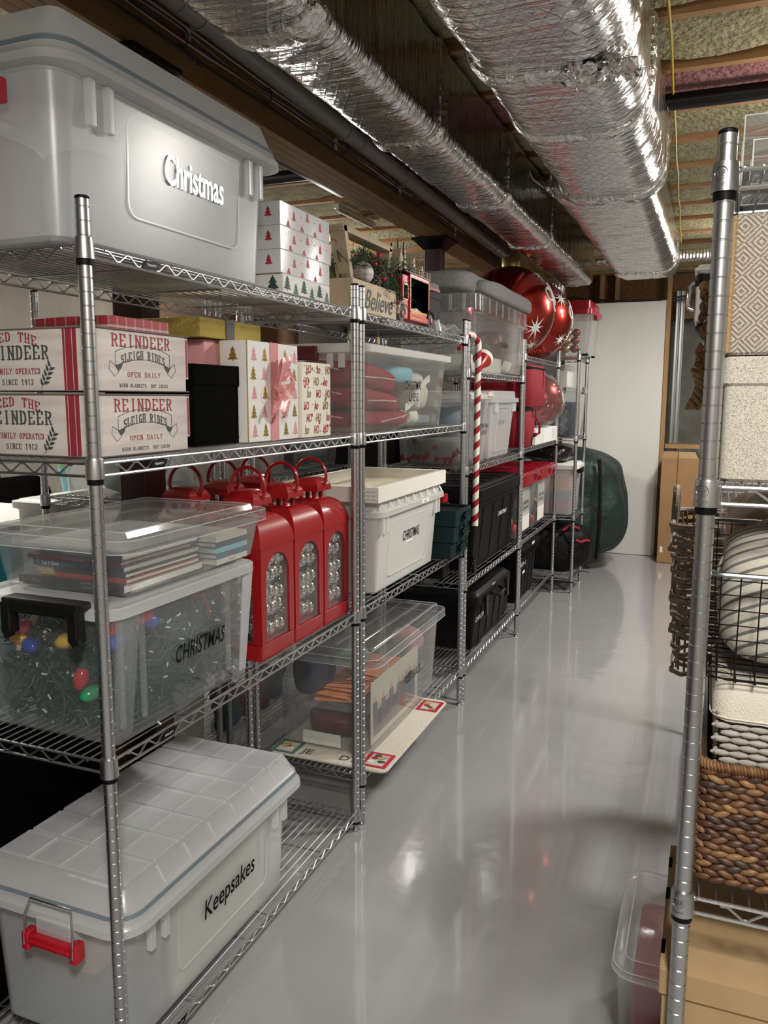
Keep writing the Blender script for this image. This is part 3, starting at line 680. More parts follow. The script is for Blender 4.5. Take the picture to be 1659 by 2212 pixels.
ZA = (.07, .797, 1.405, 1.815); ZB = (.185, .80, 1.405, 1.815); ZC = (.18, .612, 1.19, 1.66); ZD = (.18, .612, 1.212, 1.797); ZE = (.13, .615, 1.232, 1.85)
unit(0, 0, .43, 1.2275, ZA, 'chrome wire shelving unit holding the large top bin, lanterns and Keepsakes bin', tagp=True)
unit(0, 1.279, .43, 1.2225, ZB, 'chrome wire shelving unit with the Believe planter and red truck on top', tagp=True)
unit(0, 2.555, .43, 1.2215, ZC, 'chrome wire shelving unit with black trunks low and a long clear bin on top')
unit(-.004, 3.833, .43, 1.2275, ZD, 'chrome wire shelving unit with two huge red ornaments on top')
uE = unit(.143, 5.085, .90, .445, ZE, 'narrow chrome wire shelving unit turned sideways at the end of the left row')
ZR = (.13, .757, 1.405, 1.845)
unit(1.525, .04, .43, 1.22, ZR, 'chrome wire shelving unit at the right edge with woven baskets')
unit(1.525, 1.315, .43, 1.22, (.13, .65, 1.20, 1.72), 'chrome wire shelving unit behind the right edge unit holding the rattan baskets')
unit(-.68, 1.47, .43, 1.22, (.10, .62, 1.175, 1.70), 'chrome wire shelving unit in the back row with beige and mint tubs')
unit(-.68, .98, .43, .42, (.10, .62, 1.175, 1.70), 'small chrome wire shelving unit in the back row behind the nearest steel post')
# ================================================================= bins and boxes
def tub(name, lb, X, Y, Z, mat, cat='bin', tp=.012, r=.03, th=.0022, rim=.012, group=None, part='body', rimh=.012):
    """open tapered tub with wall thickness and an out-turned rim; X, Y are the extents at the top of the walls"""
    (x0, x1), (y0, y1), (z0, z1) = X, Y, Z
    t = thing(name, ((x0 + x1) / 2, (y0 + y1) / 2, z0), lb, cat, group)
    mb = MB(); lp = lambda i, z, rr_=r: [(a, b, z) for a, b in rr(x0 + i, x1 - i, y0 + i, y1 - i, max(.004, rr_ - i), 5)]
    mb.loft([lp(tp + .008, z0), lp(tp, z0 + .008), lp(0, z1 - rimh), lp(-rim, z1 - rimh), lp(-rim, z1), lp(th, z1), lp(tp + th, z0 + .009), lp(tp + .009, z0 + th + .001)])
    mb.build(part, mat, t, 30)
    return t
def lid(t, X, Y, z0, z1, mat, step=.02, r=.035, top=None, name='lid'):
    """lid with a skirt, a rim and a raised plateau"""
    (x0, x1), (y0, y1) = X, Y; lp = lambda i, z: [(a, b, z) for a, b in rr(x0 + i, x1 - i, y0 + i, y1 - i, max(.005, r - i), 5)]
    mb = MB(); zt = top if top else z1 + .012
    mb.loft([lp(.004, z0), lp(0, z0 + .002), lp(0, z1 - .003), lp(.003, z1), lp(step, z1), lp(step + .006, zt), lp(step + .012, zt + .002)])
    lo = mb.build(name, mat, t, 30)
    if mat == 'clear_lid':
        for i_, z_ in ((0, z0 + .002), (.003, z1), (step + .008, zt + .001)): MB().tube(lp(i_, z_), .0011, 5, True).build('edge_highlight', 'frost_lid', lo)  # pale tubes put bright highlight lines along the clear lid edges
    return lo
def ring_panel(mb, o, u, v, w_, h, r=.02, t_=.003, d=.0025):
    o, u, v = Vector(o), Vector(u), Vector(v); nn = u.cross(v)
    a = rr(0, w_, 0, h, r, 4); b = rr(t_, w_ - t_, t_, h - t_, r - t_, 4)
    L = []
    for P, dd in ((a, 0), (a, d), (b, d), (b, 0)): L.append([o + u * p[0] + v * p[1] + nn * dd for p in P])
    mb.loft(L, False, False)
# ---- the two latched translucent bins
def latched(lb, y0, y1, z0, zr, zt, txt, ttext, grid):
    t = tub('storage_bin', lb, (-.408, -.014), (y0, y1), (z0, zr), 'frost', tp=.016, r=.05, rim=.004, rimh=.006)
    # ribs, panel outline and the tabs under the rim
    mb = MB(); yA, yB = y0 + .20, y1 - .13
    ring_panel(mb, (-.0245, yA, z0 + .075), (0, 1, 0), (.008 / .30, 0, 1), yB - yA, zr - z0 - .095, .03, .004, .003)
    mb.build('front_panel', 'frost_lid', t)
    for y in (y0 + .085, y0 + .135, y1 - .105, y1 - .055):
        MB().rbox(-.013, .002, y - .010, y + .010, zr - .085, zr, .003, .002).build('tab', 'frost_lid', t)
    # lid: skirt, seal line, plateau
    lx0, lx1, ly0, ly1 = -.448, .026, y0 - .025, y1 + .045
    lp = lambda i, z: [(a, b, z) for a, b in rr(lx0 + i, lx1 - i, ly0 + i, ly1 - i, max(.01, .07 - i), 6)]
    mb = MB(); mb.loft([lp(.012, zr + .001), lp(0, zr + .002), lp(.002, zr + .018), lp(.012, zr + .030), lp(.016, zr + .046), lp(.022, zr + .050), lp(.046, zt - .006), lp(.052, zt - .004)])
    li = mb.build('lid', 'frost_lid', t, 30)
    mb = MB(); g = [lp(.0135, zr + .036), lp(.0125, zr + .036), lp(.0145, zr + .045), lp(.0155, zr + .045)]; mb.loft(g, False, False); mb.build('seal', 'seal', li, label='blue grey seal line')
    if grid:
        nx, ny = 4, 7
        gx0, gx1, gy0, gy1 = lx0 + .054, lx1 - .054, ly0 + .056, ly1 - .056
        pm = None
        for i in range(nx):
            for j in range(ny):
                a, b = gx0 + (gx1 - gx0) * i / nx, gx0 + (gx1 - gx0) * (i + 1) / nx; c, d = gy0 + (gy1 - gy0) * j / ny, gy0 + (gy1 - gy0) * (j + 1) / ny
                MB().rbox(a + .0004, b - .0004, c + .0035, d - .0035, zt - .004, zt + (.0035 if (i + j) % 2 else .0045), .0025, .0012, 1).build('lid_panel', 'frost_lid', li, 12)
        for j in range(1, ny):   # ridges running down the sloping shoulder
            for s, xa, xb in ((1, lx1 - .047, lx1 - .024), (-1, lx0 + .047, lx0 + .024)):
                y = gy0 + (gy1 - gy0) * j / ny
                MB().tube([(xa, y, zt - .005), (xb, y, zr + .052)], .004, 6).build('lid_rib', 'frost_lid', li)
    # red latch on the near end
    xa, xb, yn = -.245, -.108, y0 - .028; lz = zr - .03
    h = MB(); h.rbox(xa - .006, xb + .006, yn - .016, yn + .012, lz - .022, lz + .004, .004, .002); h.rbox(xa + .01, xb - .01, yn - .02, yn - .012, lz - .014, lz - .006, .003, .002)
    for x in (xa + .002, xb - .002): h.rbox(x - .010, x + .010, yn - .018, yn + .012, lz - .034, lz + .008, .004, .002)
    la = h.build('latch', 'red_latch', t, label='red latch handle')
    P = [(xa, yn - .018, lz - .02), (xa + .002, yn - .013, lz + .05), (xa + .012, yn - .004, zr + .055), (xb - .012, yn - .004, zr + .055), (xb - .002, yn - .013, lz + .05), (xb, yn - .018, lz - .02), (xb - .012, yn - .018, lz - .02)]
    MB().tube(P, .0024, 8).build('bail', 'zinc', la, label='steel wire bail')
    MB().rbox(xa + .018, xb - .018, yn - .002, y0 + .01, lz - .02, zr + .012, .006, .003).build('latch_plate', 'frost_lid', t)
    return t
b1 = latched('large frosted storage bin lettered Christmas in silver on the top shelf', -.045, .70, 1.816, 2.112, 2.222, None, None, False)
text(('Christmas',), .088, (-.0165, .385, 1.985), (0, 1, 0), (.027, 0, 1), 'silver_print', b1, sx=.62, label='silver lettering')
for X, Y, Z, mt, lb, nm in (((-.36, -.24), (-.01, .2), (1.822, 2.06), 'tan', 'tan bundle inside the near end of the large top bin', 'cloth_bundle'), ((-.16, -.05), (.03, .62), (1.822, 2.02), 'bluegrey', 'blue grey bundle inside the front of the large top bin', 'cloth_bundle'), ((-.36, -.2), (.45, .66), (1.822, 2.08), 'beige', 'beige bundle inside the far end of the large top bin', 'cloth_bundle')):
    solo(MB().blob(*X, *Y, *Z, .012, 9, 12, .4), nm, mt, lb, 'bundle')
b2 = latched('frosted Keepsakes storage bin with red latch and gridded lid on the lowest shelf', .028, .775, .071, .385, .478, None, None, True)
text(('Keepsakes',), .073, (-.0175, .45, .225), (0, 1, 0), (.027, 0, 1), 'black_print', b2, sx=.78, label='black lettering')
solo(MB().rbox(-.055, -.035, .22, .62, .083, .37, .006, .002), 'board', 'cream_board', 'cream board standing inside the front of the Keepsakes bin', 'board')
fb = solo(MB().rbox(-.085, -.062, .56, .70, .083, .36, .004, .002), 'folder', 'paper', 'pale folder titled The Universe inside the Keepsakes bin', 'folder')
text(('The Universe',), .03, (-.0615, .66, .25), (0, 0, -1), (0, 1, 0), 'grey_print', fb)
for X, Y, Z, mt, lb in (((-.37, -.1), (.06, .2), (.083, .185), 'bluegrey', 'blue grey box low in the near end of the Keepsakes bin'), ((-.34, -.12), (.06, .2), (.235, .33), 'tan', 'tan cloth at the near end of the Keepsakes bin'), ((-.36, -.1), (.24, .7), (.083, .3), 'beige', 'beige stack in the back of the Keepsakes bin'), ((-.085, -.04), (.07, .17), (.083, .22), 'bluegrey', 'small blue grey carton at the front corner of the Keepsakes bin')):
    solo(MB().rbox(*X, *Y, *Z, .012, .004), 'keepsake_box', mt, lb, 'box')
# ---- light string bin with black handle, book bin on top of it
b3 = tub('storage_bin', 'clear bin of green light strings with black handle, lettered CHRISTMAS', (-.40, -.004), (.035, .572), (.799, 1.085), 'clear_bin', tp=.018, r=.028, rim=.003)
li = lid(b3, (-.412, .008), (.018, .588), 1.078, 1.104, 'frost_lid', .03, .045, 1.098)
for y0 in (.055, .125, .455): MB().rbox(-.018, -.006, y0, y0 + .012, .84, 1.07, .004, .002).build('corner_rib', 'clear_lid', b3)
for y0, y1, mt in ((.035, .115, 'clear_lid'), (.515, .57, 'frost_lid')): MB().loft([[(x, y, z) for x, y in rr(-.008 - .018 * (1 - q), -.001 - .018 * (1 - q), y0 + .01, y1 - .018 * (1 - q), .003, 2)] for q, z in ((.05, .815), (1, 1.076))]).build('corner_post', mt, b3)
h = MB(); h.rbox(-.255, -.05, -.012, .03, 1.100, 1.118, .006, .003); h.rbox(-.25, -.055, -.014, .004, 1.088, 1.112, .004, .002)
for x in (-.243, -.066): h.rbox(x - .012, x + .014, -.016, .012, 1.040, 1.11, .005, .003); h.tube([(x - .01, -.008, 1.045), (x + .004, -.014, 1.036), (x + .018, -.012, 1.044)], .006, 8)
h.build('latch', 'black_satin', b3, label='black latch handle')
text(('CHRISTMAS', .18), .058, (-.010, .338, .925), (0, 1, 0), (.06, 0, 1), 'black_print', b3, sx=.66, label='black lettering')
def tangle(x0, x1, y0, y1, z0, z1, n, r, mat, nm, lb, seed, seg=26):
    rnd = random.Random(seed); mb = MB()
    for i in range(n):
        p = Vector((rnd.uniform(x0, x1), rnd.uniform(y0, y1), rnd.uniform(z0, z1))); d = Vector((rnd.uniform(-1, 1), rnd.uniform(-1, 1), rnd.uniform(-1, 1))).normalized(); P = [p.copy()]
        for s in range(seg):
            d = (d + Vector((rnd.uniform(-1, 1), rnd.uniform(-1, 1), rnd.uniform(-1, 1))) * .55).normalized(); p = p + d * .016
            for k, (a, b) in enumerate(((x0, x1), (y0, y1), (z0, z1))):
                if p[k] < a or p[k] > b: d[k] *= -1; p[k] = min(b, max(a, p[k]))
            P.append(p.copy())
            if s % 6 == 3:
                e = p + d * .02; mb.bar(p, e, .0036, 6); mb.k = 2 if rnd.random() < .25 else 1; mb.bar(e, e + d * .012, .0022, 5); mb.k = 0
        mb.tube(P, r, 5)
    mb.blob(x0 + .03, x1 - .03, y0 + .03, y1 - .09, z0, z1 - .06, .03, 16, 16, .5)
    return solo(mb, nm, mat, lb, 'light string', kind='stuff')
tangle(-.375, -.035, .075, .53, .812, 1.03, 330, .0021, ['wire_green', 'wire_green', 'bubble'], 'light_strings', 'tangled green light strings filling the clear CHRISTMAS bin', 5)
def lightbulb(x, y, z, mat, lb, d=(1, 0, 0)):
    t = thing('large_bulb', (x, y, z), lb, 'bulb', 'large coloured bulbs in the light string bin'); d = Vector(d).normalized(); q = Vector((0, 0, 1)).rotation_difference(d).to_matrix().to_4x4(); q.translation = Vector((x, y, z))
    MB().lathe([(.003, -.030), (.011, -.024), (.0165, -.010), (.0165, .003), (.011, .017), (.009, .019)], 12).xf(q).build('glass', mat, t); MB().lathe([(.0095, .018), (.0095, .034), (.004, .036)], 10).xf(q).build('socket', 'wire_green', t)
for x, y, z, c, d, lb in ((-.315, .068, 1.048, 'red', (1, 0, -.4), 'red bulb at the back left corner of the light string bin'), (-.277, .062, 1.030, 'red', (-1, .2, -.5), 'larger red bulb above the yellow one at the left in the light string bin'), (-.298, .066, 1.006, 'yellow', (-1, .1, .3), 'yellow bulb under the red ones in the light string bin'), (-.262, .064, .992, 'blue', (-1, .4, .1), 'blue bulb below the yellow one at the left in the light string bin'), (-.155, .064, 1.014, 'yellow', (1, .1, .4), 'lone yellow bulb below the black handle'), (-.12, .064, .938, 'red', (.1, .2, 1), 'red bulb low behind the front post of the light string bin'), (-.095, .068, .905, 'green', (.3, 1, .2), 'green bulb low behind the front post of the light string bin'), (-.05, .085, 1.045, 'red', (.2, 1, 0), 'red bulb right of the front post under the lid'), (-.045, .085, 1.018, 'blue', (.2, 1, .1), 'blue bulb right of the front post'), (-.03, .165, 1.056, 'red', (.1, 1, .1), 'red bulb nearest the lid beside the blue one on the front'), (-.03, .185, 1.038, 'blue', (.1, 1, -.3), 'blue bulb near the lid on the front side')):
    lightbulb(x, y, z, 'bulb_' + c, lb, d)
solo(MB().tube([(-.06 + .03 * math.sin(i * .5), .36 + .012 * i, 1.03 - .003 * i + .03 * math.sin(i * .9)) for i in range(16)], .004, 6), 'cord', 'red_cloth', 'red cord near the far top of the light string bin', 'cord')
solo(MB().blob(-.09, -.03, .40, .52, .815, .93, .03, 25, 14, .7), 'plastic_bag', 'film', 'crumpled clear bag in the far end of the light string bin', 'bag')
b4 = tub('storage_bin', 'shallow clear bin of picture books standing on the light string bin', (-.40, -.012), (.098, .64), (1.1055, 1.218), 'clear_bin', tp=.02, r=.03, rim=.002)
lid(b4, (-.425, .006), (.07, .668), 1.205, 1.234, 'clear_lid', .035, .05, 1.246)
MB().rbox(-.30, -.16, .066, .074, 1.212, 1.232, .004, .002).build('lid_clip', 'clear_lid', b4)
def book(X, Y, Z, mat, lb, ttl=None, ts=.012, tm='paper', spine='-y', rot=0, tx=0):
    (x0, x1), (y0, y1), (z0, z1) = X, Y, Z; t = thing('book', ((x0 + x1) / 2, (y0 + y1) / 2, z0), lb, 'book')
    c = .0018; mb = MB(); mb.box(x0, x1, y0, y1, z0, z0 + c); mb.box(x0, x1, y0, y1, z1 - c, z1)
    if spine == '-y': mb.box(x0, x1, y0, y0 + c, z0 + c, z1 - c); P = (x0 + .003, x1 - .003, y0 + c, y1 - .003)
    else: mb.box(x1 - c, x1, y0, y1, z0 + c, z1 - c); P = (x0 + .003, x1 - c, y0 + .003, y1 - .003)
    mb.build('cover', mat, t, 0); MB().box(*P, z0 + c, z1 - c).build('pages', 'pages', t, 0)
    if ttl:
        if spine == '-y': text((ttl,), ts, ((x0 + x1) / 2 + tx, y0 - .0004, (z0 + z1) / 2 - ts * .33), (1, 0, 0), (0, 0, 1), tm, t, sx=.8, label='title lettering')
        else: text((ttl,), ts, (x1 + .0004, (y0 + y1) / 2, (z0 + z1) / 2 - ts * .33), (0, 1, 0), (0, 0, 1), tm, t, sx=.8, label='title lettering')
    if rot:
        c_ = Vector(t.location)
        t.rotation_euler = (rot, 0, 0)
    return t
z = 1.1095
bk = book((-.345, -.05), (.125, .42), (z, z + .022), 'book_black', 'thick black book at the bottom of the book bin', 'Harry Potter', .014, 'gold_print', tx=-.11)
text(('YULE BALL POP-UP',), .0075, (-.13, .1246, z + .005), (1, 0, 0), (0, 0, 1), 'grey_print', bk); text(('CHRISTMAS AT HOGWARTS',), .006, (-.13, .1246, z + .014), (1, 0, 0), (0, 0, 1), 'grey_print', bk)
z += .0225
book((-.295, -.245), (.14, .38), (z, z + .011), 'mustard', 'mustard book second from the bottom, at the left of the book bin'); book((-.24, -.045), (.13, .40), (z, z + .011), 'book_red', 'red book lying on the thick black book'); z += .0115
book((-.30, -.25), (.14, .38), (z, z + .011), 'ochre', 'orange book above the mustard one'); book((-.245, -.048), (.13, .40), (z, z + .011), 'book_black', 'thin black book above the red one'); z += .0115
book((-.305, -.052), (.13, .41), (z, z + .0145), 'navy', 'navy book titled Let it Glow in the book bin', 'Let it Glow', .013, 'paper', tx=-.075); z += .015
book((-.32, -.06), (.13, .39), (z, z + .010), 'maroon', 'maroon book with a sentence title above Let it Glow', 'a creature was stirring', .008, 'grey_print'); z += .0105
book((-.28, -.055), (.13, .41), (z, z + .017), 'navy', 'dark blue book titled Construction Site near the lid', 'Construction Site on Christmas Night', .0085, 'grey_print'); z += .0175
book((-.29, -.06), (.14, .45), (z, z + .005), 'paper', 'pale thin book on top of the book stack')
for i, (mt, ttl, tm) in enumerate((('pages', 'The Mitten', 'red_print'), ('book_blue', 'HOLIDAY', 'red_print'), ('aqua', None, 'paper'), ('navy', None, 'paper'), ('pages', None, 'paper'))):
    book((-.33, -.036), (.455, .60), (1.1105 + .0145 * i, 1.124 + .0145 * i), mt, ('cream paperback at the bottom of the far stack', 'blue paperback with red lettering in the far stack', 'pale aqua paperback in the far stack', 'navy paperback second from the top of the far stack', 'cream paperback topping the far stack')[i] + ' in the book bin', ttl, .009, tm, 'x')
solo(MB().grid(lambda a, b: (-.36 + .28 * a, .15 + .36 * b, 1.2355 + .0 * a), 2, 2, th=(0, 0, .0008)), 'drawing', 'white_print', 'white drawing sheet pressed under the clear book bin lid', 'drawing').location.z = 1.1985
# ================================================================= red lanterns and their silver balls
def arch(y0, y1, z0, zs, n=12):
    """arched opening outline from bottom left over the arch to bottom right"""
    r = (y1 - y0) / 2; c = (y0 + y1) / 2; P = [(y0, z0)]
    for i in range(n + 1):
        a = PI - PI * i / n; P.append((c + r * math.cos(a), zs + r * 1.05 * math.sin(a)))
    P.append((y1, z0)); return P
def lantern():
    """lantern standing on z=0, centred on x=y=0"""
    w_, h = .094, .325; t = thing('lantern', (0, 0, 0), 'x', 'lantern', 'red metal lanterns on the third shelf')
    body = MB(); body.rbox(-w_, w_, -w_, w_, 0, .046, .004, .002)
    A = arch(-.066, .066, .05, .228); n = len(A); O = []
    for y, z in A:
        if z <= .051: O.append((math.copysign(w_ - .001, y), .046))
        else:
            a = math.atan2(z - .17, y); q = max(abs(math.cos(a)) / (w_ - .001), abs(math.sin(a)) / (h - .17)); O.append((math.cos(a) / q, .17 + math.sin(a) / q))
    for rot in range(4):
        mx = Matrix.Rotation(rot * PI / 2, 4, 'Z'); f = MB(); th = .006
        L = [[(w_, y, z) for y, z in O], [(w_, y, z) for y, z in A], [(w_ - th, y, z) for y, z in A], [(w_ - th, y, z) for y, z in O]]
        f.loft(L, False, False, False); f.xf(mx); body.add(f.v, f.f)
    body.build('frame', 'red_paint', t, 25)
    roof = MB(); P = []
    for i in range(9):
        a = i / 8 * PI / 2; s = .028 + (w_ + .002 - .028) * math.cos(a) ** .9 if i < 8 else .028; P.append((s, .318 + .088 * math.sin(a)))
    roof.loft([[(x, y, z) for x, y in rr(-s, s, -s, s, .0008, 1)] for s, z in P]); roof.build('roof', 'red_paint', t, 14)
    for a, b in ((-1, -1), (1, -1), (1, 1), (-1, 1)): MB().rbox(a * .024 - .006, a * .024 + .006, b * .024 - .006, b * .024 + .006, .400, .436, .001, .0005).build('vent_post', 'red_paint', t, 20)
    cp = MB(); Q = [(.050, .430), (.050, .438)] + [(.05 * math.cos(i / 5 * PI / 2) ** .8 if i < 5 else .004, .438 + .036 * math.sin(i / 5 * PI / 2)) for i in range(1, 6)]
    cp.loft([[(x, y, z) for x, y in rr(-s, s, -s, s, .0008, 1)] for s, z in Q]); cp.build('cap', 'red_paint', t, 20)
    rg = MB(); rg.tube([(.056 * math.cos(a), 0, .476 + .058 * math.sin(a)) for a in [-.78 + i * (PI + 1.56) / 28 for i in range(29)]], .0052, 10)
    for s in (-1, 1): rg.ball((s * .041, 0, .435), .009, 10, 8)
    rg.build('ring_handle', 'red_paint', t)
    for rot in range(4):
        g = MB(); g.prism(arch(-.067, .067, .049, .228), (w_ - .0045, 0, 0), (0, 1, 0), (0, 0, 1), .0012); g.xf(Matrix.Rotation(rot * PI / 2, 4, 'Z')); g.build('pane', 'pane', t, 0)
    return t
L0 = lantern()
bm = MB().ball((0, 0, 0), .0268, 20, 14).lathe([(.006, .025), (.006, .0315), (.003, .033)], 10).mesh('silver_ball', 'mirror_ball')
rnd = random.Random(3)
for i, (x, y, lb) in enumerate(((-.116, .738, 'nearest red lantern with silver balls, beside the book bin'), (-.116, .934, 'middle red lantern of silver balls in the front row'), (-.116, 1.130, 'farthest red lantern of silver balls in the front row, next to the shelf post'), (-.325, .735, 'leftmost red lantern in the back row, behind the book bin'), (-.325, .932, 'middle red lantern in the back row'), (-.325, 1.128, 'farthest red lantern in the back row'))):
    l = L0 if i == 0 else dup(L0); l.location = (x, y, .7985); l['label'] = lb
    if i > 2: continue
    k = 0
    for lay in range(5):
        for a, b in [(a_, b_) for a_ in (-.0555, 0, .0555) for b_ in (-.0555, 0, .0555)]:
            if lay == 4 and a < -.01: continue
            z = .0745 + lay * .0505
            o = bpy.data.objects.new('silver_ball', bm); COL.objects.link(o); o.rotation_euler = (rnd.uniform(-2, 2), rnd.uniform(-2, 2), 0)
            o.location = (x + a + rnd.uniform(-.004, .004), y + b + rnd.uniform(-.004, .004), .7985 + z + rnd.uniform(-.006, .006) + .010 * (a > .01) * (lay % 2))
            tag(o, 'small silver mirror ball inside the %s front row red lantern' % ('nearest', 'middle', 'farthest')[i], 'ornament', 'silver balls in the %s lantern' % ('nearest', 'middle', 'farthest')[i])
# ================================================================= second shelf: gift boxes
def gift(name, X, Y, Z, mat, lb, lidh=0, lid_mat=None, over=.003, r=.003, group=None, cat='gift box'):
    (x0, x1), (y0, y1), (z0, z1) = X, Y, Z
    t = thing(name, ((x0 + x1) / 2, (y0 + y1) / 2, z0), lb, cat, group)
    MB().rbox(x0, x1, y0, y1, z0, z1 - (lidh * .2 if lidh else 0), r, .0015, 2).build('body', mat, t, 30)
    if lidh: MB().rbox(x0 - over, x1 + over, y0 - over, y1 + over, z1 - lidh, z1, r, .002, 2).build('lid', lid_mat or mat, t, 30)
    return t
def banner(t, xf_, yc, z, s):
    # scroll ribbon behind SLEIGH RIDES, outlined
    mb = MB(); o = (xf_, yc, z); n = 14; up = [(-.052 + .104 * i / n, .013 + .014 * (1 - ((i - n / 2) / (n / 2)) ** 2)) for i in range(n + 1)]; dn = [(p[0], p[1] - .026) for p in up]
    for P in (up, dn, [up[0], dn[0]], [up[-1], dn[-1]], [dn[0], (-.062, -.004), (-.064, -.018), (-.055, -.032), (-.047, -.024), (-.053, -.012), (-.040, -.010), dn[1]], [dn[-1], (.062, -.004), (.064, -.018), (.055, -.032), (.047, -.024), (.053, -.012), (.040, -.010), dn[-2]]):
        mb.tube([(xf_ + .0002, yc + a * s, z + b * 1.12) for a, b in P], .0006, 4)
    mb.k = 1
    for sg in (-1, 1): mb.prism([(sg * .040, -.010), (sg * .053, -.012), (sg * .047, -.022), (sg * .042, -.016)][::sg], (xf_, yc, z), (0, s, 0), (0, 0, 1.12), .0004)
    mb.build('banner', ['slate_print', 'slate_print'], t, 0, kind='stuff')
def sprig(t, o, u, v, s):
    mb = MB(); o, u, v = Vector(o), Vector(u), Vector(v); mb.tube([o, o + u * .02 * s + v * .025 * s, o + u * .035 * s + v * .055 * s], .0007, 4)
    for i in range(9):
        a = i / 9; c = o + u * (.006 + .028 * a) * s + v * (.006 + .05 * a) * s; ang = (.2 if i % 2 else 1.9); d = (u * math.cos(ang) + v * math.sin(ang)); e = (u * -math.sin(ang) + v * math.cos(ang))
        mb.prism([(0, 0), (.006, .004), (.014, .0025), (.02, 0), (.014, -.0025), (.006, -.004)], c, d * s, e * s, .0004)
    mb.build('sprig', 'slate_print', t, 0)
for i, (z0, z1, lb) in enumerate(((1.407, 1.536, 'lower of the two reindeer sleigh ride boxes'), (1.540, 1.668, 'upper of the two reindeer sleigh ride boxes'))):
    t = gift('keepsake_box', (-.385, -.043), (.058, .362), (z0, z1), 'worn_white', lb + ' behind the front post', group='printed reindeer boxes', cat='box')
    mb = MB(); mb.rbox(-.388, -.040, .055, .372, z1 - .003, z1, .003, .0008, 2); mb.rbox(-.388, -.040, .055, .372, z0, z0 + .0025, .003, .0008, 2); mb.build('edge_trim', 'worn_edge', t)
    mb = MB(); mb.rbox(-.06, -.045, .362, .3745, z0 + .03, z1 - .004, .002, .001, 2); mb.build('flap', 'worn_white', t); MB().box(-.0455, -.0445, .3645, .371, z0 + .034, z1 - .008).build('flap_stripe', 'crimson_print', t)
    x = -.0428; yc = .208; zz = z0
    slab('REINDEER', .196, .026, (x, yc, zz + .105), **FX, mats='crimson_print', parent=t); slab('SLEIGH RIDES', .148, .0185, (x, yc + .004, zz + .071), **FX, mats='slate_print', parent=t, warp=.012)
    slab('OPEN DAILY', .112, .0105, (x, yc + .004, zz + .036), **FX, mats='crimson_print', parent=t); slab('WARM BLANKETS  HOT COCOA', .162, .0075, (x, yc + .004, zz + .013), **FX, mats='slate_print', parent=t)
    banner(t, x, yc + .004, zz + .067, 1.72)
    y = .0577; mb = MB()
    for a, b in ((-.118, -.113), (-.111, -.095), (-.093, -.083)): mb.box(a, b, y - .0006, y, z0 + .003, z1 - .003)
    mb.build('stripe', 'crimson_print', t, 0)
    slab('FEED THE', .140, .019, (-.254, y, zz + .106), **NY, mats='crimson_print', parent=t, warp=.012); slab('REINDEER', .182, .028, (-.245, y, zz + .079), **NY, mats='slate_print', parent=t)
    slab('FAMILY OPERATED', .128, .0115, (-.243, y, zz + .041), **NY, mats='crimson_print', parent=t); slab('SINCE 1912', .088, .0115, (-.242, y, zz + .019), **NY, mats='slate_print', parent=t)
    sprig(t, (-.180, y, zz + .006), (1, 0, 0), (0, 0, 1), .85)
gift('gift_box', (-.33, -.115), (.195, .40), (1.669, 1.704), 'plaid_red', 'flat red plaid gift box lying on the reindeer boxes')
t = gift('gift_box', (-.40, -.135), (.555, .86), (1.684, 1.735), 'gold_wrap', 'glittering gold gift box with dark ribbon lying high behind the black box')
MB().box(-.137, -.1325, .675, .715, 1.684, 1.7355).build('ribbon', 'grey_ribbon', t); MB().box(-.402, -.133, .675, .715, 1.7352, 1.737).build('ribbon', 'grey_ribbon', t)
t = gift('gift_box', (-.33, -.155), (.60, .90), (1.407, 1.682), 'pink_wrap', 'plain pink gift box standing behind the white tree printed box')
mb = MB(); rnd = random.Random(5)
for i in range(14): mb.prism([(.002 * math.cos(a), .002 * math.sin(a)) for a in (0, 2.1, 4.2)], (-.32 + .15 * rnd.random(), .5995, 1.42 + .25 * rnd.random()), (1, 0, 0), (0, 0, 1), .0004)
mb.build('dots', 'white_print', t, 0, kind='stuff')
t = gift('gift_box', (-.36, -.085), (.45, .652), (1.407, 1.611), 'box_black', 'plain matt black lidded box between reindeer boxes and white gift box', .052)
def tree_poly(w_, h, tiers=3, jag=0):
    P = [(.012 * w_, 0), (.06 * w_, 0), (.06 * w_, .12 * h)]; Lf = []
    for i in range(tiers):
        z0 = .12 + .88 * i / tiers * .95; z1 = .12 + .88 * (i + 1) / tiers; ww = .5 * (1 - i / (tiers + .6)); wn = .5 * (1 - (i + 1) / (tiers + .6)) * .62
        P += [(ww * w_, z0 * h), (wn * w_ if i < tiers - 1 else 0, z1 * h * .97)]
    Lf = [(-a, b) for a, b in reversed(P)]; return [(a, b) for a, b in P] + Lf[1:]
def tree(mb, o, u, v, w_, h, tiers, k):
    # stacked triangles: simple convex pieces
    for i in range(tiers):
        z0 = .10 + .9 * i / tiers * .88; z1 = z0 + .9 / tiers * 1.35; ww = .5 * w_ * (1 - .75 * i / tiers)
        mb.prism([(-ww, z0 * h), (ww, z0 * h), (0, min(z1, 1) * h)], o, u, v, .0004 + .0001 * i, k)
    mb.prism([(-.04 * w_, 0), (.04 * w_, 0), (.04 * w_, .12 * h), (-.04 * w_, .12 * h)], o, u, v, .0004, k)
t = gift('gift_box', (-.148, -.062), (.660, .948), (1.407, 1.681), 'white_print', 'white gift box printed with pink and gold trees and tied with a pink bow')
mb = MB(); rnd = random.Random(2)
for i in range(5):
    for j in range(5):
        tree(mb, (-.0618, .692 + .058 * i + (.0 if j % 2 else .004), 1.418 + .052 * j), (0, 1, 0), (0, 0, 1), .034, .040, 3, (i + j) % 2)
for j in range(5): tree(mb, (-.105, .6597, 1.418 + .052 * j), (1, 0, 0), (0, 0, 1), .034, .040, 3, (j + 1) % 2)
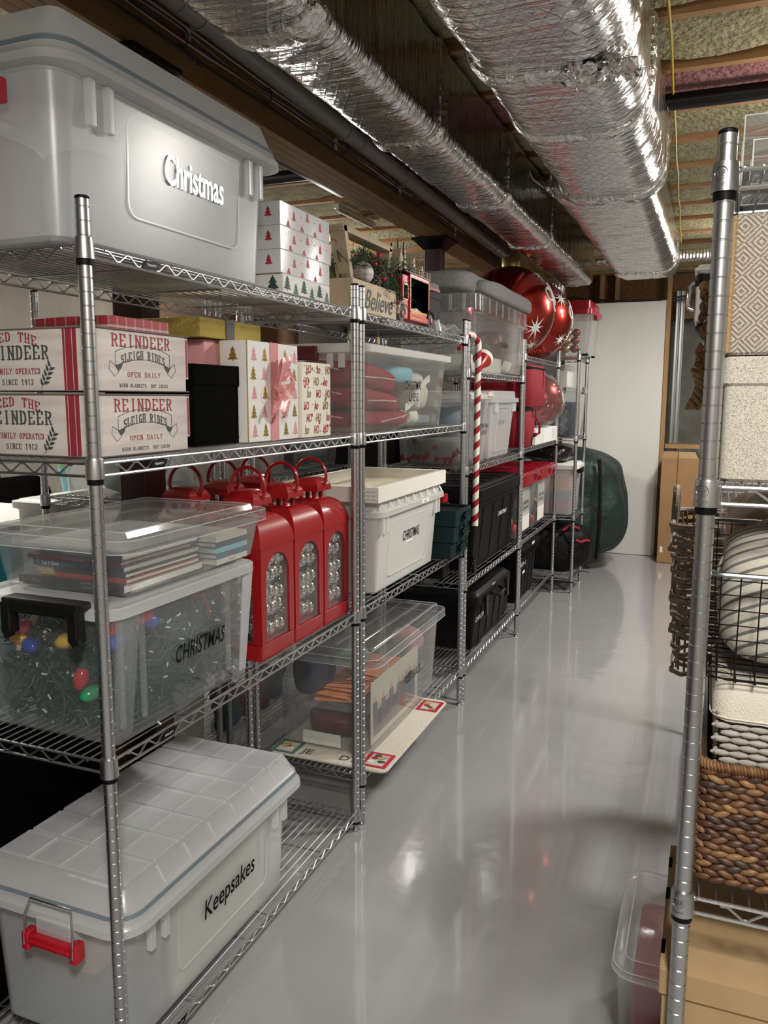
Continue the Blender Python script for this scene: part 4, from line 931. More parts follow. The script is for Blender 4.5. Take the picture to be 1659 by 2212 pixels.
mb.build('tree_print', ['pink_print', 'gold_print'], t, 0, kind='stuff')
mb = MB(); mb.box(-.0625, -.0605, .6585, .6625, 1.407, 1.681); mb.box(-.149, -.145, .6585, .661, 1.407, 1.681); mb.build('gold_edge', 'gold_wrap', t)
MB().box(-.0618, -.0595, .782, .826, 1.407, 1.6815).build('ribbon', 'pink_satin', t)
def ribbon(pts, w0, w1, up):
    mb = MB(); n = 18
    def f(a, b):
        q = a * (len(pts) - 1); i = min(len(pts) - 2, int(q)); u = q - i; p = Vector(pts[i]).lerp(Vector(pts[i + 1]), u); ww = w0 + (w1 - w0) * math.sin(PI * min(1, a * 1.1))
        return tuple(p + Vector(up) * ww * (b - .5) + Vector((.004 * math.sin(a * 9 + b * 5), 0, 0)))
    return mb.grid(f, n, 6, th=(.0012, 0, 0))
bw = ribbon([(-.048, .80, 1.553), (-.036, .80, 1.585), (-.026, .812, 1.625), (-.030, .825, 1.645), (-.045, .822, 1.62), (-.05, .81, 1.575), (-.048, .803, 1.555)], .014, .05, (0, 1, .25)).build('bow_loop', 'pink_satin', t)
ribbon([(-.045, .80, 1.553), (-.034, .842, 1.548), (-.030, .862, 1.560), (-.042, .862, 1.600), (-.047, .82, 1.58)], .014, .05, (0, .1, 1)).build('bow_loop', 'pink_satin', t)
ribbon([(-.045, .80, 1.55), (-.032, .785, 1.53), (-.030, .76, 1.50), (-.036, .745, 1.475)], .014, .062, (0, .8, .5)).build('bow_tail', 'pink_satin', t)
ribbon([(-.045, .803, 1.55), (-.030, .80, 1.52), (-.026, .805, 1.49), (-.040, .81, 1.47)], .014, .058, (0, 1, .1)).build('bow_tail', 'pink_satin', t)
MB().blob(-.052, -.024, .788, .818, 1.537, 1.567, .004, 40, 10, .7).build('bow_knot', 'pink_satin', t)
MB().tube([(-.040, .772 + .022 * math.cos(a), 1.545 + .022 * math.sin(a)) for a in [i * PI / 10 for i in range(20)]], .0008, 5, True).build('gold_cord', 'gold_print', t)
t = gift('gift_box', (-.16, -.052), (.954, 1.152), (1.407, 1.636), 'cream_wrap', 'cream gift box printed with red and gold HO HO lettering')
rnd = random.Random(9); y = .9605; row = 0
for r_ in range(6):
    for c_ in range(3):
        k = (r_ + c_) % 3; yy = .985 + .066 * c_ + (.012 if r_ % 2 else -.004); zz = 1.418 + .037 * r_
        text(('HO' if k else 'ho',), .036 if k else .040, (-.0516, yy, zz), **FX, mats='red_print' if (r_ * 2 + c_) % 3 else 'gold_print', parent=t, sx=.62)
mb = MB()
for i in range(46):
    yy, zz, q = rnd.uniform(.962, 1.146), rnd.uniform(1.414, 1.63), rnd.choice((.0022, .003, .0052)); 
    for a in range(4 if q > .004 else 1): mb.prism([(-q, -q * .2), (q, -q * .2), (q, q * .2), (-q, q * .2)] if q > .004 else [(q * math.cos(b), q * math.sin(b)) for b in (0, 1.05, 2.1, 3.14, 4.2, 5.2)], (-.0517, yy, zz), (0, math.cos(a * .785), math.sin(a * .785)), (0, -math.sin(a * .785), math.cos(a * .785)), .0004 + a * .0001, i % 3 == 0)
mb.build('star_print', ['red_print', 'gold_print'], t, 0, kind='stuff')
# ================================================================= four gift boxes on the top shelf
zz = 1.816
for i in range(4):
    z1 = zz + .066; o = .012 if i == 2 else 0
    t = gift('gift_box', (-.27, -.062), (.852 + (.012 if i == 0 else 0), 1.172 + o), (zz, z1 - .0005), 'silver_wrap' if i else 'white_print', ('white gift box printed with dark green trees, bottom of the stack on the top shelf', 'shiny white box with red trees resting on the green tree box', 'shiny white box with red trees, second from the top of the stack', 'shiny white box with red trees topping the stack beside the large bin')[i], group='stacked gift boxes on the top shelf')
    mb = MB(); rnd = random.Random(i)
    if i:
        for q in range(3): tree(mb, (-.0618, .90 + .035 + .085 * q, zz + .022 + .012 * (q % 2)), (0, 1, 0), (0, 0, 1), .026, .028, 3, 0)
        for q in range(3): tree(mb, (-.0618, .90 + .085 * q + o, zz + .001), (0, 1, 0), (0, 0, 1), .026, .018, 2, 0)
        tree(mb, (-.10, .8517, zz + .022), (1, 0, 0), (0, 0, 1), .026, .030, 3, 0)
        for q in range(3): mb.prism([(.002 * math.cos(a), .002 * math.sin(a)) for a in (0, 1.05, 2.1, 3.14, 4.2, 5.2)], (-.0617, .98 + .085 * q, zz + .042), (0, 1, 0), (0, 0, 1), .0004, 0)
        mb.build('tree_print', ['red_print'], t, 0, kind='stuff')
    else:
        for q in range(6): tree(mb, (-.0618, .89 + .052 * q, zz + (.004 if q % 2 else .020)), (0, 1, 0), (0, 0, 1), .046, .042, 4, q % 2)
        tree(mb, (-.095, .8637, zz + .002), (1, 0, 0), (0, 0, 1), .055, .06, 3, 0); tree(mb, (-.16, .8637, zz + .002), (1, 0, 0), (0, 0, 1), .04, .05, 3, 0)
        mb.build('tree_print', ['green_print', 'teal_print'], t, 0, kind='stuff')
    zz = z1
# ================================================================= top of the second unit: planter, truck, cloth box
t = thing('planter_box', (-.13, 1.47, 1.816), 'pale wooden planter lettered Believe holding pine, cones and a plaid ornament', 'planter')
mb = MB(); X0, X1, Y0, Y1, Z0, Z1 = -.245, -.032, 1.285, 1.685, 1.8165, 1.925
for a, b, c, d, nm in ((X1 - .012, X1, Y0, Y1, 'front_board'), (X0, X0 + .012, Y0, Y1, 'back_board'), (X0 + .012, X1 - .012, Y0, Y0 + .012, 'end_board'), (X0 + .012, X1 - .012, Y1 - .012, Y1, 'end_board')):
    MB().rbox(a, b, c, d, Z0, Z1, .001, .001, 1).build(nm, 'wood_pale', t)
MB().box(X0 + .012, X1 - .012, Y0 + .012, Y1 - .012, Z0, Z0 + .01).build('base_board', 'wood_pale', t)
text(('Believe',), 1, (-.0312, 1.515, 1.868), **FX, mats='slate_print', parent=t, fit=(.265, .068), label='slanted grey lettering')
xm = -.10
def slanted(p, q, w_, d, nm):
    p, q = Vector(p), Vector(q); a = (q - p).normalized(); n_ = Vector((1, 0, 0)); s = a.cross(n_).normalized() * w_ / 2; e = n_ * d / 2
    mb = MB(); mb.add([p - s - e, p + s - e, p + s + e, p - s + e, q - s - e, q + s - e, q + s + e, q - s + e], [(3, 2, 1, 0), (4, 5, 6, 7), (0, 1, 5, 4), (1, 2, 6, 5), (2, 3, 7, 6), (3, 0, 4, 7)]); mb.build(nm, 'wood_pale', t, 0)
slanted((xm, 1.405, 1.84), (xm, 1.315, 2.10), .024, .055, 'frame_upright'); slanted((xm, 1.842, 1.84) if False else (xm, 1.668, 1.90), (xm, 1.735, 2.092), .022, .055, 'frame_upright'); slanted((xm, 1.30, 2.092), (xm, 1.748, 2.092), .020, .055, 'frame_rail')
rnd = random.Random(21)
def needles(c, R, n, mats, nm, par, ln=.085, zb=None, w_=.0011, xs=1., kind='stuff'):
    mb = MB()
    for i in range(n):
        p = Vector((c[0] + rnd.gauss(0, R[0]), c[1] + rnd.gauss(0, R[1]), c[2] + rnd.gauss(0, R[2]))); d = Vector((rnd.gauss(.15, .6), rnd.gauss(0, .8), rnd.gauss(.25, .6))).normalized()
        for k in range(7):
            e = (d + Vector((rnd.uniform(-.55, .55), rnd.uniform(-.55, .55), rnd.uniform(-.55, .55)))).normalized() * ln * rnd.uniform(.7, 1.2); s = e.orthogonal().normalized() * w_
            m_ = p + e * .5 - Vector((0, 0, .004)); q = p + e - Vector((0, 0, .016))
            u = e.cross(s).normalized() * w_ * .6
            mb.add([p - s, p + s, p + u, m_ - s, m_ + s, m_ + u, q], [(0, 1, 4, 3), (1, 2, 5, 4), (2, 0, 3, 5), (3, 4, 6), (4, 5, 6), (5, 3, 6)])
    return mb.build(nm, mats, par, 0, kind=kind)
needles((-.13, 1.56, 1.985), (.05, .14, .035), 190, 'fir', 'pine_needles', t); needles((-.06, 1.66, 1.935), (.02, .06, .03), 50, 'fir', 'pine_needles', t, .10)
pb = MB().ball((-.075, 1.465, 1.965), .040, 24, 16).build('plaid_ball', 'plaid_white', t)
for c in ((-.065, 1.585, 1.985), (-.055, 1.60, 1.952), (-.06, 1.535, 1.942), (-.07, 1.63, 2.01)):
    mb = MB()
    for k in range(7):
        for j in range(7):
            a = 2 * PI * (j + .5 * (k % 2)) / 7; r_ = .022 * math.sin(PI * (k + 1.2) / 9); z = c[2] - .028 + .008 * k
            mb.ball((c[0] + r_ * math.cos(a), c[1] + r_ * math.sin(a), z), .0068, 6, 4, (1, 1, .55))
    mb.build('pine_cone', 'cone_brown', t)
for i in range(13): MB().ball((-.06 + rnd.uniform(-.05, .03), 1.52 + .016 * i + rnd.uniform(-.01, .01), 1.965 + rnd.uniform(-.03, .075)), .0085, 10, 8).build('berry', 'berry', t)
# dark artificial greenery further back on the same shelf
t = thing('greenery_spray', (-.26, 1.86, 1.816), 'dark fir spray with red and white ribbon standing behind the red truck', 'greenery')
needles((-.30, 1.86, 1.93), (.03, .07, .06), 120, 'fir', 'fir_needles', t); mb = MB(); mb.tube([(-.30, 1.86, 1.818), (-.30, 1.86, 1.98)], .006, 6); mb.lathe([(.05, 1.8165), (.05, 1.83), (.01, 1.835)], 12, (-.30, 1.86, 0)); mb.build('stem', 'cone_brown', t)
mb = MB(); mb.grid(lambda a, b: (-.25 + .02 * math.sin(a * 9), 1.78 + .14 * a, 2.03 + .05 * b + .03 * math.sin(a * 7)), 14, 3, th=(.002, 0, 0)); mb.build('ribbon', 'plaid_red', t)
t = thing('greenery_spray', (-.38, 2.2, 1.816), 'dark fir spray beside the second steel post, behind the grey box', 'greenery')
needles((-.36, 2.22, 2.02), (.02, .09, .06), 90, 'fir', 'fir_needles', t); mb = MB(); mb.tube([(-.36, 2.22, 1.818), (-.36, 2.22, 2.05)], .006, 6); mb.lathe([(.05, 1.8165), (.05, 1.83), (.01, 1.835)], 12, (-.36, 2.22, 0)); mb.build('stem', 'cone_brown', t)
# red toy truck
t = thing('toy_truck', (-.13, 1.9, 1.816), 'red wooden toy delivery truck with a tiny village on its roof', 'toy truck')
fx = -.036; bx = -.20
mb = MB()   # cargo body as an open frame box
ya, yb, za, zb = 1.848, 2.082, 1.838, 2.016
mb.box(bx, fx, ya, yb, za, za + .040); mb.box(bx, fx, ya, yb, zb - .014, zb); mb.box(bx, fx, ya, ya + .012, za + .04, zb - .014); mb.box(bx, fx, yb - .010, yb, za + .04, zb - .014)
mb.build('cargo_box', 'red_latch', t, 0); MB().box(bx, bx + .006, ya + .012, yb - .010, za + .04, zb - .014).box(bx, fx - .002, ya + .012, ya + .0135, za + .04, zb - .014).box(bx, fx - .002, yb - .0115, yb - .010, za + .04, zb - .014).box(bx, fx - .002, ya + .012, yb - .010, zb - .0155, zb - .014).build('back_panel', 'box_black', t, 0, label='matt black lining')
mb = MB(); mb.rbox(bx + .012, fx - .006, 1.778, 1.848, 1.838, 2.006, .004, .002); mb.rbox(bx + .012, fx - .006, 1.692, 1.778, 1.838, 1.902, .006, .004); mb.build('cab', 'red_latch', t, 20)
MB().box(fx - .0065, fx - .0052, 1.789, 1.836, 1.915, 1.968).build('window', 'box_black', t, 0); MB().box(bx + .03, fx - .02, 1.7765, 1.7785, 1.915, 1.975).build('windscreen', 'box_black', t, 0)
def outline(mb, o, u, v, w_, h, q=.0032):
    for a, b, c, d in ((0, w_, 0, q), (0, w_, h - q, h), (0, q, 0, h), (w_ - q, w_, 0, h)): mb.prism([(a, c), (b, c), (b, d), (a, d)], o, u, v, .0008)
mb = MB(); outline(mb, (fx - .005, 1.785, 1.911), (0, 1, 0), (0, 0, 1), .055, .061, .004); outline(mb, (fx - .0055, 1.790, 1.846), (0, 1, 0), (0, 0, 1), .044, .055); outline(mb, (fx, ya + .005, za + .006), (0, 1, 0), (0, 0, 1), .15, .026); outline(mb, (fx, ya + .005, za + .034), (0, 1, 0), (0, 0, 1), .224, .140)
outline(mb, (bx + .026, 1.776, 1.910), (1, 0, 0), (0, 0, 1), .115, .070, .005); mb.tube([(fx + .0005, ya + .02 + .012 * i * .9, za + .021 - .004 * (i % 2)) for i in range(11)], .0012, 4); mb.build('yellow_line', 'bulb_yellow', t, 0, kind='stuff')
MB().rbox(fx - .004, fx + .004, 1.755, 1.772, 1.905, 1.950, .004, .002).build('side_mirror', 'red_latch', t)
for y in (1.752, 2.098):
    MB().lathe([(.020, -.176), (.033, -.173), (.033, -.04), (.029, -.034), (.014, -.034), (.013, -.030), (.004, -.030)], 24, (0, y, 1.850), 'X').build('wheel', 'wheel_grey', t)
    MB().lathe([(.013, -.0335), (.013, -.029), (.005, -.028)], 16, (0, y, 1.850), 'X').build('hub', 'red_latch', t)
mb = MB(); mb.tube([(fx + .002, 1.752 + .042 * math.cos(a), 1.850 + .044 * math.sin(a)) for a in [i * PI / 14 for i in range(15)]], .0055, 8); mb.build('mudguard', 'white_board', t); MB().tube([(fx - .002, 2.098 + .040 * math.cos(a), 1.850 + .041 * math.sin(a)) for a in [.2 + i * PI / 14 for i in range(13)]], .0085, 8).build('mudguard', 'black_satin', t, label='black mudguard')
MB().box(bx - .004, fx + .004, 1.78, 2.088, 2.0165, 2.0205).build('roof_board', 'book_black', t, 0)
for y in (1.85, 1.9, 1.95, 2.0, 2.05, 2.085): MB().box(fx - .002, fx + .002, y - .002, y + .002, 2.0205, 2.046).build('rail_post', 'wood_pale', t, 0)
for z in (2.03, 2.042): MB().box(fx - .001, fx + .001, 1.85, 2.087, z, z + .003).build('roof_rail', 'worn_edge', t, 0)
def house(x, y, z, s, par, nm='house'):
    mb = MB(); mb.box(x - .014 * s, x + .014 * s, y - .014 * s, y + .014 * s, z, z + .032 * s); mb.loft([[(x - .016 * s, y - .017 * s, z + .031 * s), (x + .016 * s, y - .017 * s, z + .031 * s), (x + .016 * s, y + .017 * s, z + .031 * s), (x - .016 * s, y + .017 * s, z + .031 * s)], [(x - .016 * s, y - .001, z + .068 * s), (x + .016 * s, y - .001, z + .068 * s), (x + .016 * s, y + .001, z + .068 * s), (x - .016 * s, y + .001, z + .068 * s)]])
    h = mb.build(nm, 'wood_pale', par, 0)
    mb = MB()
    for a, b in ((-.006, .006), (.006, .006), (-.006, .019), (.006, .019), (0, .038)): mb.box(x + .0141 * s, x + .0148 * s, y + (a - .0032) * s, y + (a + .0032) * s, z + b * s, z + (b + .009) * s)
    mb.build('window', 'worn_edge', h, 0, kind='stuff')
def fir(x, y, z, h, par, mt='fir'):
    mb = MB()
    for i in range(5):
        r_ = .016 * (1 - i / 5.5); mb.k = 0; mb.lathe([(r_, z + h * (.1 + .17 * i)), (.002, z + h * (.1 + .17 * i + .26))], 9, (x, y, 0)); mb.k = 1; mb.lathe([(r_ * .7, z + h * (.155 + .17 * i)), (.001, z + h * (.16 + .17 * i + .2))], 9, (x + .004, y, 0))
    mb.build('fir_tree', [mt, 'white_print'], par, 40)
house(-.075, 1.80, 2.0205, 1.25, t); house(-.06, 1.915, 2.0205, 1.0, t); house(-.065, 2.04, 2.0205, .8, t)
fir(-.09, 1.85, 2.0205, .125, t); fir(-.075, 1.875, 2.0205, .118, t); fir(-.11, 1.83, 2.0205, .11, t)
mb = MB(); mb.lathe([(.008, 2.0205), (.009, 2.032), (.006, 2.040), (.007, 2.047), (.002, 2.056)], 10, (-.045, 1.985, 0)); mb.build('santa_figure', 'berry', t); MB().ball((-.042, 1.985, 2.046), .0065, 10, 8).build('santa_head', 'skin_tone', t)
house(-.10, 1.945, za + .0405, .95, t); fir(-.12, 1.895, za + .0405, .105, t, 'fir_grey'); MB().blob(-.17, -.05, 1.87, 2.06, za + .0402, za + .052, .006, 40, 8, .5).build('snow', 'white_print', t)
for i, y in enumerate((1.885, 2.03)): MB().rbox(-.10, -.07, y - .014, y + .014, za + .045, za + .062, .006, .003).build('figure', ('plaid_red', 'bubble')[i], t)
# grey cloth box, folded cloth, bubble wrap, hanging wooden tags
t = thing('fabric_box', (-.25, 2.31, 1.816), 'dark grey fabric storage box behind the red truck', 'box')
MB().rbox(-.41, -.112, 2.17, 2.47, 1.8165, 1.995, .01, .005).build('body', 'fabric_char', t); MB().rbox(-.415, -.106, 2.165, 2.478, 1.978, 2.003, .012, .004).build('lid', 'fabric_char', t); MB().rbox(-.112, -.104, 2.27, 2.34, 1.87, 1.905, .004, .002).build('pull_tab', 'black_cloth', t)
t = thing('folded_cloth', (-.25, 2.31, 2.0035), 'folded grey cloth with a red striped edge on the grey fabric box', 'cloth')
MB().blob(-.42, -.115, 2.19, 2.50, 2.0035, 2.06, .012, 10, 14, .35).build('cloth', 'fabric_grey', t); MB().blob(-.40, -.105, 2.32, 2.49, 2.012, 2.034, .008, 14, 12, .35).build('striped_edge', 'plaid_red', t)
solo(MB().grid(lambda a, b: (-.20 + .205 * b + .008 * math.sin(a * 18), 2.11 + .36 * a, 1.86 - .03 * a + .028 * noise.noise(Vector((a * 7, b * 5, 2))) - (.075 * max(0, .45 - a) * 2 if b > .9 else 0)), 34, 16, th=(0, 0, .004)), 'bubble_wrap', 'bubble_film', 'crumpled bubble wrap at the end of the shelf beside the truck', 'packing')
for y, z in ((1.545, 1.75), (1.815, 1.75)):
    solo(MB().lathe([(.002, -.003), (.016, -.003), (.016, .003), (.002, .003)], 16, (-.16, y, 1.755), 'X').tube([(-.16, y, 1.771), (-.16, y, 1.811)], .0012, 5), 'wooden_tag', 'wood_pale', ('round wooden tag hanging below the Believe planter' if y < 1.7 else 'round wooden tag hanging below the red truck'), 'tag')
# candy cane hooked over the end of the second unit
t = thing('candy_cane', (.045, 2.578, .9), 'tall red and white striped candy cane hooked on the top shelf end', 'decoration')
P = [(.045, 2.578, .905 + .875 * i / 290) for i in range(291)]
for i in range(1, 71):
    a = PI * 1.15 * i / 70; u = (1 - math.cos(a)) * .055; P.append((.045 - u * .62, 2.578 - u * .78, 1.78 + .048 * math.sin(a)))
acc = [0]
for a, b in zip(P, P[1:]): acc.append(acc[-1] + math.dist(a, b))
MB().tube(P, .0155, 26, kf=lambda j, i: 1 if i < 12 else 0, tw=[q * 2 * PI / .0715 for q in acc]).build('cane', ['frame_white', 'red_paint'], t)
cn = Vector((0, .80, .60)); o = Vector((.045, 2.585, 1.665)); q = Vector((0, 0, 1)).rotation_difference(cn).to_matrix().to_4x4(); q.translation = o
MB().lathe([(.014, -.012), (.020, .03), (.036, .062), (.047, .080), (.045, .080), (.034, .062), (.012, .03)], 24).xf(q).build('funnel', 'red_paint', t); MB().lathe([(.046, .078), (.051, .100), (.049, .101), (.044, .079)], 24, cap=False).xf(q).build('funnel_rim', 'frame_white', t)
# ================================================================= linen bin on the second shelf
t = tub('storage_bin', 'clear bin of red pillows lettered CHRISTMAS LINENS on the second shelf', (-.405, -.010), (1.352, 2.262), (1.4065, 1.688), 'clear_bin', tp=.022, r=.04, rim=.006)
lid(t, (-.42, .006), (1.335, 2.30), 1.684, 1.712, 'white_bin', .02, .04, 1.716)
MB().rbox(-.30, -.19, 1.330, 1.352, 1.66, 1.708, .008, .003).build('latch', 'maroon', t, label='dark maroon latch')
mb = MB()
for x in (-.15, -.105): MB().rbox(x - .012, x + .012, 1.345, 1.356, 1.632, 1.684, .003, .002).build('tab', 'white_bin', t)
text(('CHRISTMAS', 0), 1, (-.0135, 1.835, 1.578), **FX, mats='black_print', parent=t, fit=(.185, .034)); text(('LINENS',), 1, (-.0145, 1.840, 1.532), **FX, mats='black_print', parent=t, fit=(.105, .034))
def pillow(x0, x1, y0, y1, z0, z1, mt, lb, seed=0, rot=0, am=.012):
    t = thing('pillow', ((x0 + x1) / 2, (y0 + y1) / 2, z0), lb, 'pillow'); MB().blob(x0, x1, y0, y1, z0, z1, am, 9, 16, .55, seed).build('cushion', mt, t)
    cz = (z0 + z1) / 2; MB().tube([(x0 + (x1 - x0) * (.5 + .5 * math.cos(a)) , (y0 + y1) / 2 + (y1 - y0) * .5 * (abs(math.sin(a)) ** .6) * math.copysign(1, math.sin(a)), cz + .012 * math.sin(3 * a)) for a in [i * PI / 24 for i in range(48)]], .003, 6, True).build('piping', 'plaid_white', t, label='striped cord edge')
    if rot: t.rotation_euler = (rot, 0, 0)
    return t
pillow(-.37, -.04, 1.40, 1.80, 1.545, 1.655, 'red_pillow', 'red corded pillow at the top near end of the linen bin', 1, -.12); pillow(-.37, -.035, 1.40, 1.82, 1.475, 1.560, 'red_pillow', 'red corded pillow in the middle of the linen bin', 2, -.10); pillow(-.37, -.035, 1.43, 1.95, 1.415, 1.485, 'red_pillow', 'red corded pillow at the bottom of the linen bin', 3)
solo(MB().blob(-.30, -.05, 1.70, 2.02, 1.575, 1.665, .02, 9, 14, .6), 'cloth_bundle', 'aqua', 'pale aqua bundle at the top far half of the linen bin', 'cloth'); solo(MB().blob(-.35, -.06, 2.00, 2.21, 1.46, 1.66, .03, 12, 14, .5), 'cloth_bundle', 'linen_white', 'white crumpled cloth at the far end of the linen bin', 'cloth')
solo(MB().blob(-.33, -.05, 1.94, 2.2, 1.412, 1.458, .015, 12, 12, .4), 'cloth_bundle', 'bluegrey', 'blue grey cloth at the bottom far end of the linen bin', 'cloth'); solo(MB().blob(-.13, -.034, 1.86, 2.0, 1.415, 1.475, .02, 30, 12, .6), 'cloth_bundle', 'frame_white', 'cream tassels beside the bottom red pillow', 'cloth')
solo(MB().grid(lambda a, b: (-.036, 1.80 + .30 * a, 1.475 + .12 * a + .03 * b - .01 * math.sin(a * 6)), 10, 2, th=(-.0012, 0, 0)), 'paper_strip', 'paper', 'white paper strip slanting across the linen bin', 'paper')
# ================================================================= third unit
t = tub('storage_bin', 'very long clear bin of greenery lettered CHRISTMAS atop the third unit', (-.40, .012), (2.645, 3.765), (1.661, 1.945), 'clear_bin', tp=.018, r=.035, rim=.004)
mb = MB(); lp = lambda i, z: [(a, b, z) for a, b in rr(-.415 + i, .028 - i, 2.625 + i, 3.80 - i, .05, 5)]
mb.loft([lp(0, 1.938), lp(-.004, 1.952), lp(.004, 1.956), lp(.006, 2.03), lp(.01, 2.036)]); mb.build('lid', 'clear_lid', t, 30)
for i in range(8): MB().rbox(.018, .025, 2.72 + .14 * i, 2.732 + .14 * i, 1.955, 2.03, .003, .002).build('lid_rib', 'clear_lid', t)
for x in (-.30, -.24, -.12, -.05): MB().rbox(x, x + .014, 2.619, 2.628, 1.955, 2.03, .003, .002).build('lid_rib', 'clear_lid', t)
text(('CHRISTMAS', 0), 1, (.0095, 3.245, 1.818), **FX, mats='black_print', parent=t, fit=(.175, .026))
g = thing('garland', (-.2, 3.0, 1.668), 'frosted green garland coiled in the long clear bin', 'garland'); needles((-.2, 2.95, 1.83), (.085, .13, .055), 230, 'fir_grey', 'needles', g, .05, w_=.0013)
MB().tube([(-.2 + .12 * math.cos(a), 2.95 + .2 * math.sin(a), 1.70 + .018 * a) for a in [i * .4 for i in range(34)]], .004, 6).build('stem', 'cone_brown', g)
solo(MB().rbox(-.36, -.02, 2.68, 3.30, 1.664, 1.745, .006, .002), 'flat_box', 'frame_white', 'cream flat box lying in the bottom of the long clear bin', 'box'); solo(MB().blob(-.2, -.03, 3.30, 3.48, 1.67, 1.92, .02, 9, 14, .6), 'cloth_bundle', 'maroon', 'maroon cloth standing in the middle of the long clear bin', 'cloth'); solo(MB().blob(-.34, -.03, 3.42, 3.72, 1.665, 1.76, .03, 14, 14, .5), 'cloth_bundle', 'linen_white', 'white frilled cloth at the far end of the long clear bin', 'cloth')
t = thing('outdoor_cushion', (-.2, 3.2, 2.037), 'large folded grey cushion roll lying on the long clear bin', 'cushion')
MB().blob(-.12, .045, 2.78, 3.92, 2.036, 2.132, .01, 6, 22, .5, 4).build('roll', 'fabric_grey', t); MB().blob(-.42, -.02, 2.62, 3.45, 2.040, 2.165, .022, 4, 22, .42, 8).build('fold', 'fabric_grey', t)
# middle shelf of the third unit
t = tub('storage_bin', 'clear bin with gnome printed fabric lettered CHRISTMAS LINENS', (-.39, .002), (2.592, 2.985), (1.192, 1.525), 'clear_bin', tp=.022, r=.035, rim=.006)
lid(t, (-.40, .012), (2.575, 3.00), 1.522, 1.548, 'white_bin', .02, .04, 1.556); MB().rbox(.004, .02, 2.90, 3.0, 1.535, 1.56, .006, .003).build('latch', 'beige', t, label='cream latch')
text(('CHRISTMAS', 0), 1, (.0025, 2.875, 1.385), **FX, mats='black_print', parent=t, fit=(.175, .024)); text(('LINENS',), 1, (.0015, 2.87, 1.352), **FX, mats='black_print', parent=t, fit=(.10, .024))
t = thing('fabric_fold', (-.2, 2.78, 1.197), 'grey fabric printed with little red hats folded in the linen bin', 'cloth')
MB().blob(-.362, -.026, 2.618, 2.955, 1.197, 1.335, .008, 14, 16, .3).build('fold', 'grey_tile', t); mb = MB(); rnd = random.Random(8)
for i in range(13):
    x, z, a = -.345 + .31 * ((i * .382) % 1), rnd.uniform(1.21, 1.31), rnd.uniform(-2, 2); c, s = math.cos(a), math.sin(a)
    mb.prism([(-.02 * c, -.02 * s), (.02 * c, .02 * s), (-.030 * s, .030 * c)], (x, 2.6135, z), (1, 0, 0), (0, 0, 1), .0006)
mb.build('hat_print', 'red_lid', t, 0, kind='stuff')
solo(MB().blob(-.33, -.05, 2.62, 2.92, 1.34, 1.49, .03, 9, 14, .6), 'cloth_bundle', 'bluegrey', 'blurred grey bundle in the upper half of the gnome fabric bin', 'cloth')
t = tub('storage_bin', 'frosted bin lettered CHRISTMAS beside the gnome fabric bin', (-.39, -.004), (3.08, 3.60), (1.192, 1.508), 'frost', tp=.03, r=.03, rim=.006)
lid(t, (-.41, .016), (3.06, 3.66), 1.504, 1.530, 'frost_lid', .02, .05, 1.568); mb = MB(); ring_panel(mb, (-.016, 3.17, 1.235), (0, 1, 0), (.07, 0, 1), .31, .245, .02); mb.build('front_panel', 'frost_lid', t)
for y in (3.10, 3.14, 3.53, 3.57): MB().rbox(-.006, .008, y, y + .018, 1.45, 1.504, .003, .002).build('tab', 'frost_lid', t)
text(('CHRISTMAS', 0), 1, (-.0085, 3.315, 1.395), (0, 1, 0), (.09, 0, 1), 'grey_print', t, fit=(.15, .022))
solo(MB().blob(-.34, -.05, 3.14, 3.52, 1.20, 1.36, .03, 9, 14, .5), 'cloth_bundle', 'pink_wrap', 'pinkish bundle inside the frosted CHRISTMAS bin', 'cloth')
# third shelf of the third unit: black wheeled tote with a flatter one behind
def tote(lb, X, Y, Z, zl, wheels, txt, tw, tp=.03, cat='tote', dy=0):
    (x0, x1), (y0, y1), (z0, z1) = X, Y, Z
    t = tub('storage_tote', lb, X, Y, Z, 'black_plastic', cat, tp=tp, r=.03, rim=.012, rimh=.03)
    lid(t, (x0 - .018, x1 + .026), (y0 - .03, y1 + .04), z1 - .002, zl - .012, 'black_plastic', .03, .05, zl)
    for i in range(5): MB().tube([(x0 + .05, y0 + .10 + i * (y1 - y0 - .2) / 4, zl + .002), (x1 - .03, y0 + .10 + i * (y1 - y0 - .2) / 4, zl + .002)], .006, 6).build('lid_rib', 'black_plastic', t)
    for i in range(4): y = y0 + .16 + i * (y1 - y0 - .26) / 3; MB().loft([[(x1 - .004 - tp * (1 - q), y + a, z0 + .02 + q * (z1 - z0 - .07)) for a in (-.02, .02)] + [(x1 + .004 - tp * (1 - q), y + a, z0 + .02 + q * (z1 - z0 - .07)) for a in (.016, -.016)] for q in (0, 1)]).build('wall_rib', 'black_plastic', t)
    if wheels:
        for x in (x1 - .020, x0 + .05):
            MB().lathe([(.01, x - .016), (.038, x - .015), (.042, x - .008), (.042, x + .008), (.038, x + .015), (.024, x + .017), (.022, x + .013), (.004, x + .014)], 22, (0, y0 + .035, z0 + .0425), 'X').build('wheel', 'black_gloss', t)
    text(('CHRISTMAS', 0), 1, (x1 + .0045 - tp * .3, *txt), (0, 1, 0), (tp / (z1 - z0), 0, 1), 'white_print', t, fit=tw, d=.003, label='white lettering')
    return t
tote('large black wheeled tote lettered CHRISTMAS with red lid spots behind it', (-.40, -.01), (2.80, 3.72), (.614, .995), 1.068, True, (3.375, .868), (.20, .026))
solo(MB().rbox(-.40, -.12, 2.59, 2.70, .614, 1.0, .012, .005), 'tool_case', 'black_satin', 'black case standing behind the green drawers', 'case'); solo(MB().rbox(-.20, -.13, 2.60, 2.69, 1.001, 1.045, .006, .003), 'red_clamp', 'red_latch', 'small red item on the black case behind the green fabric trays', 'tool')
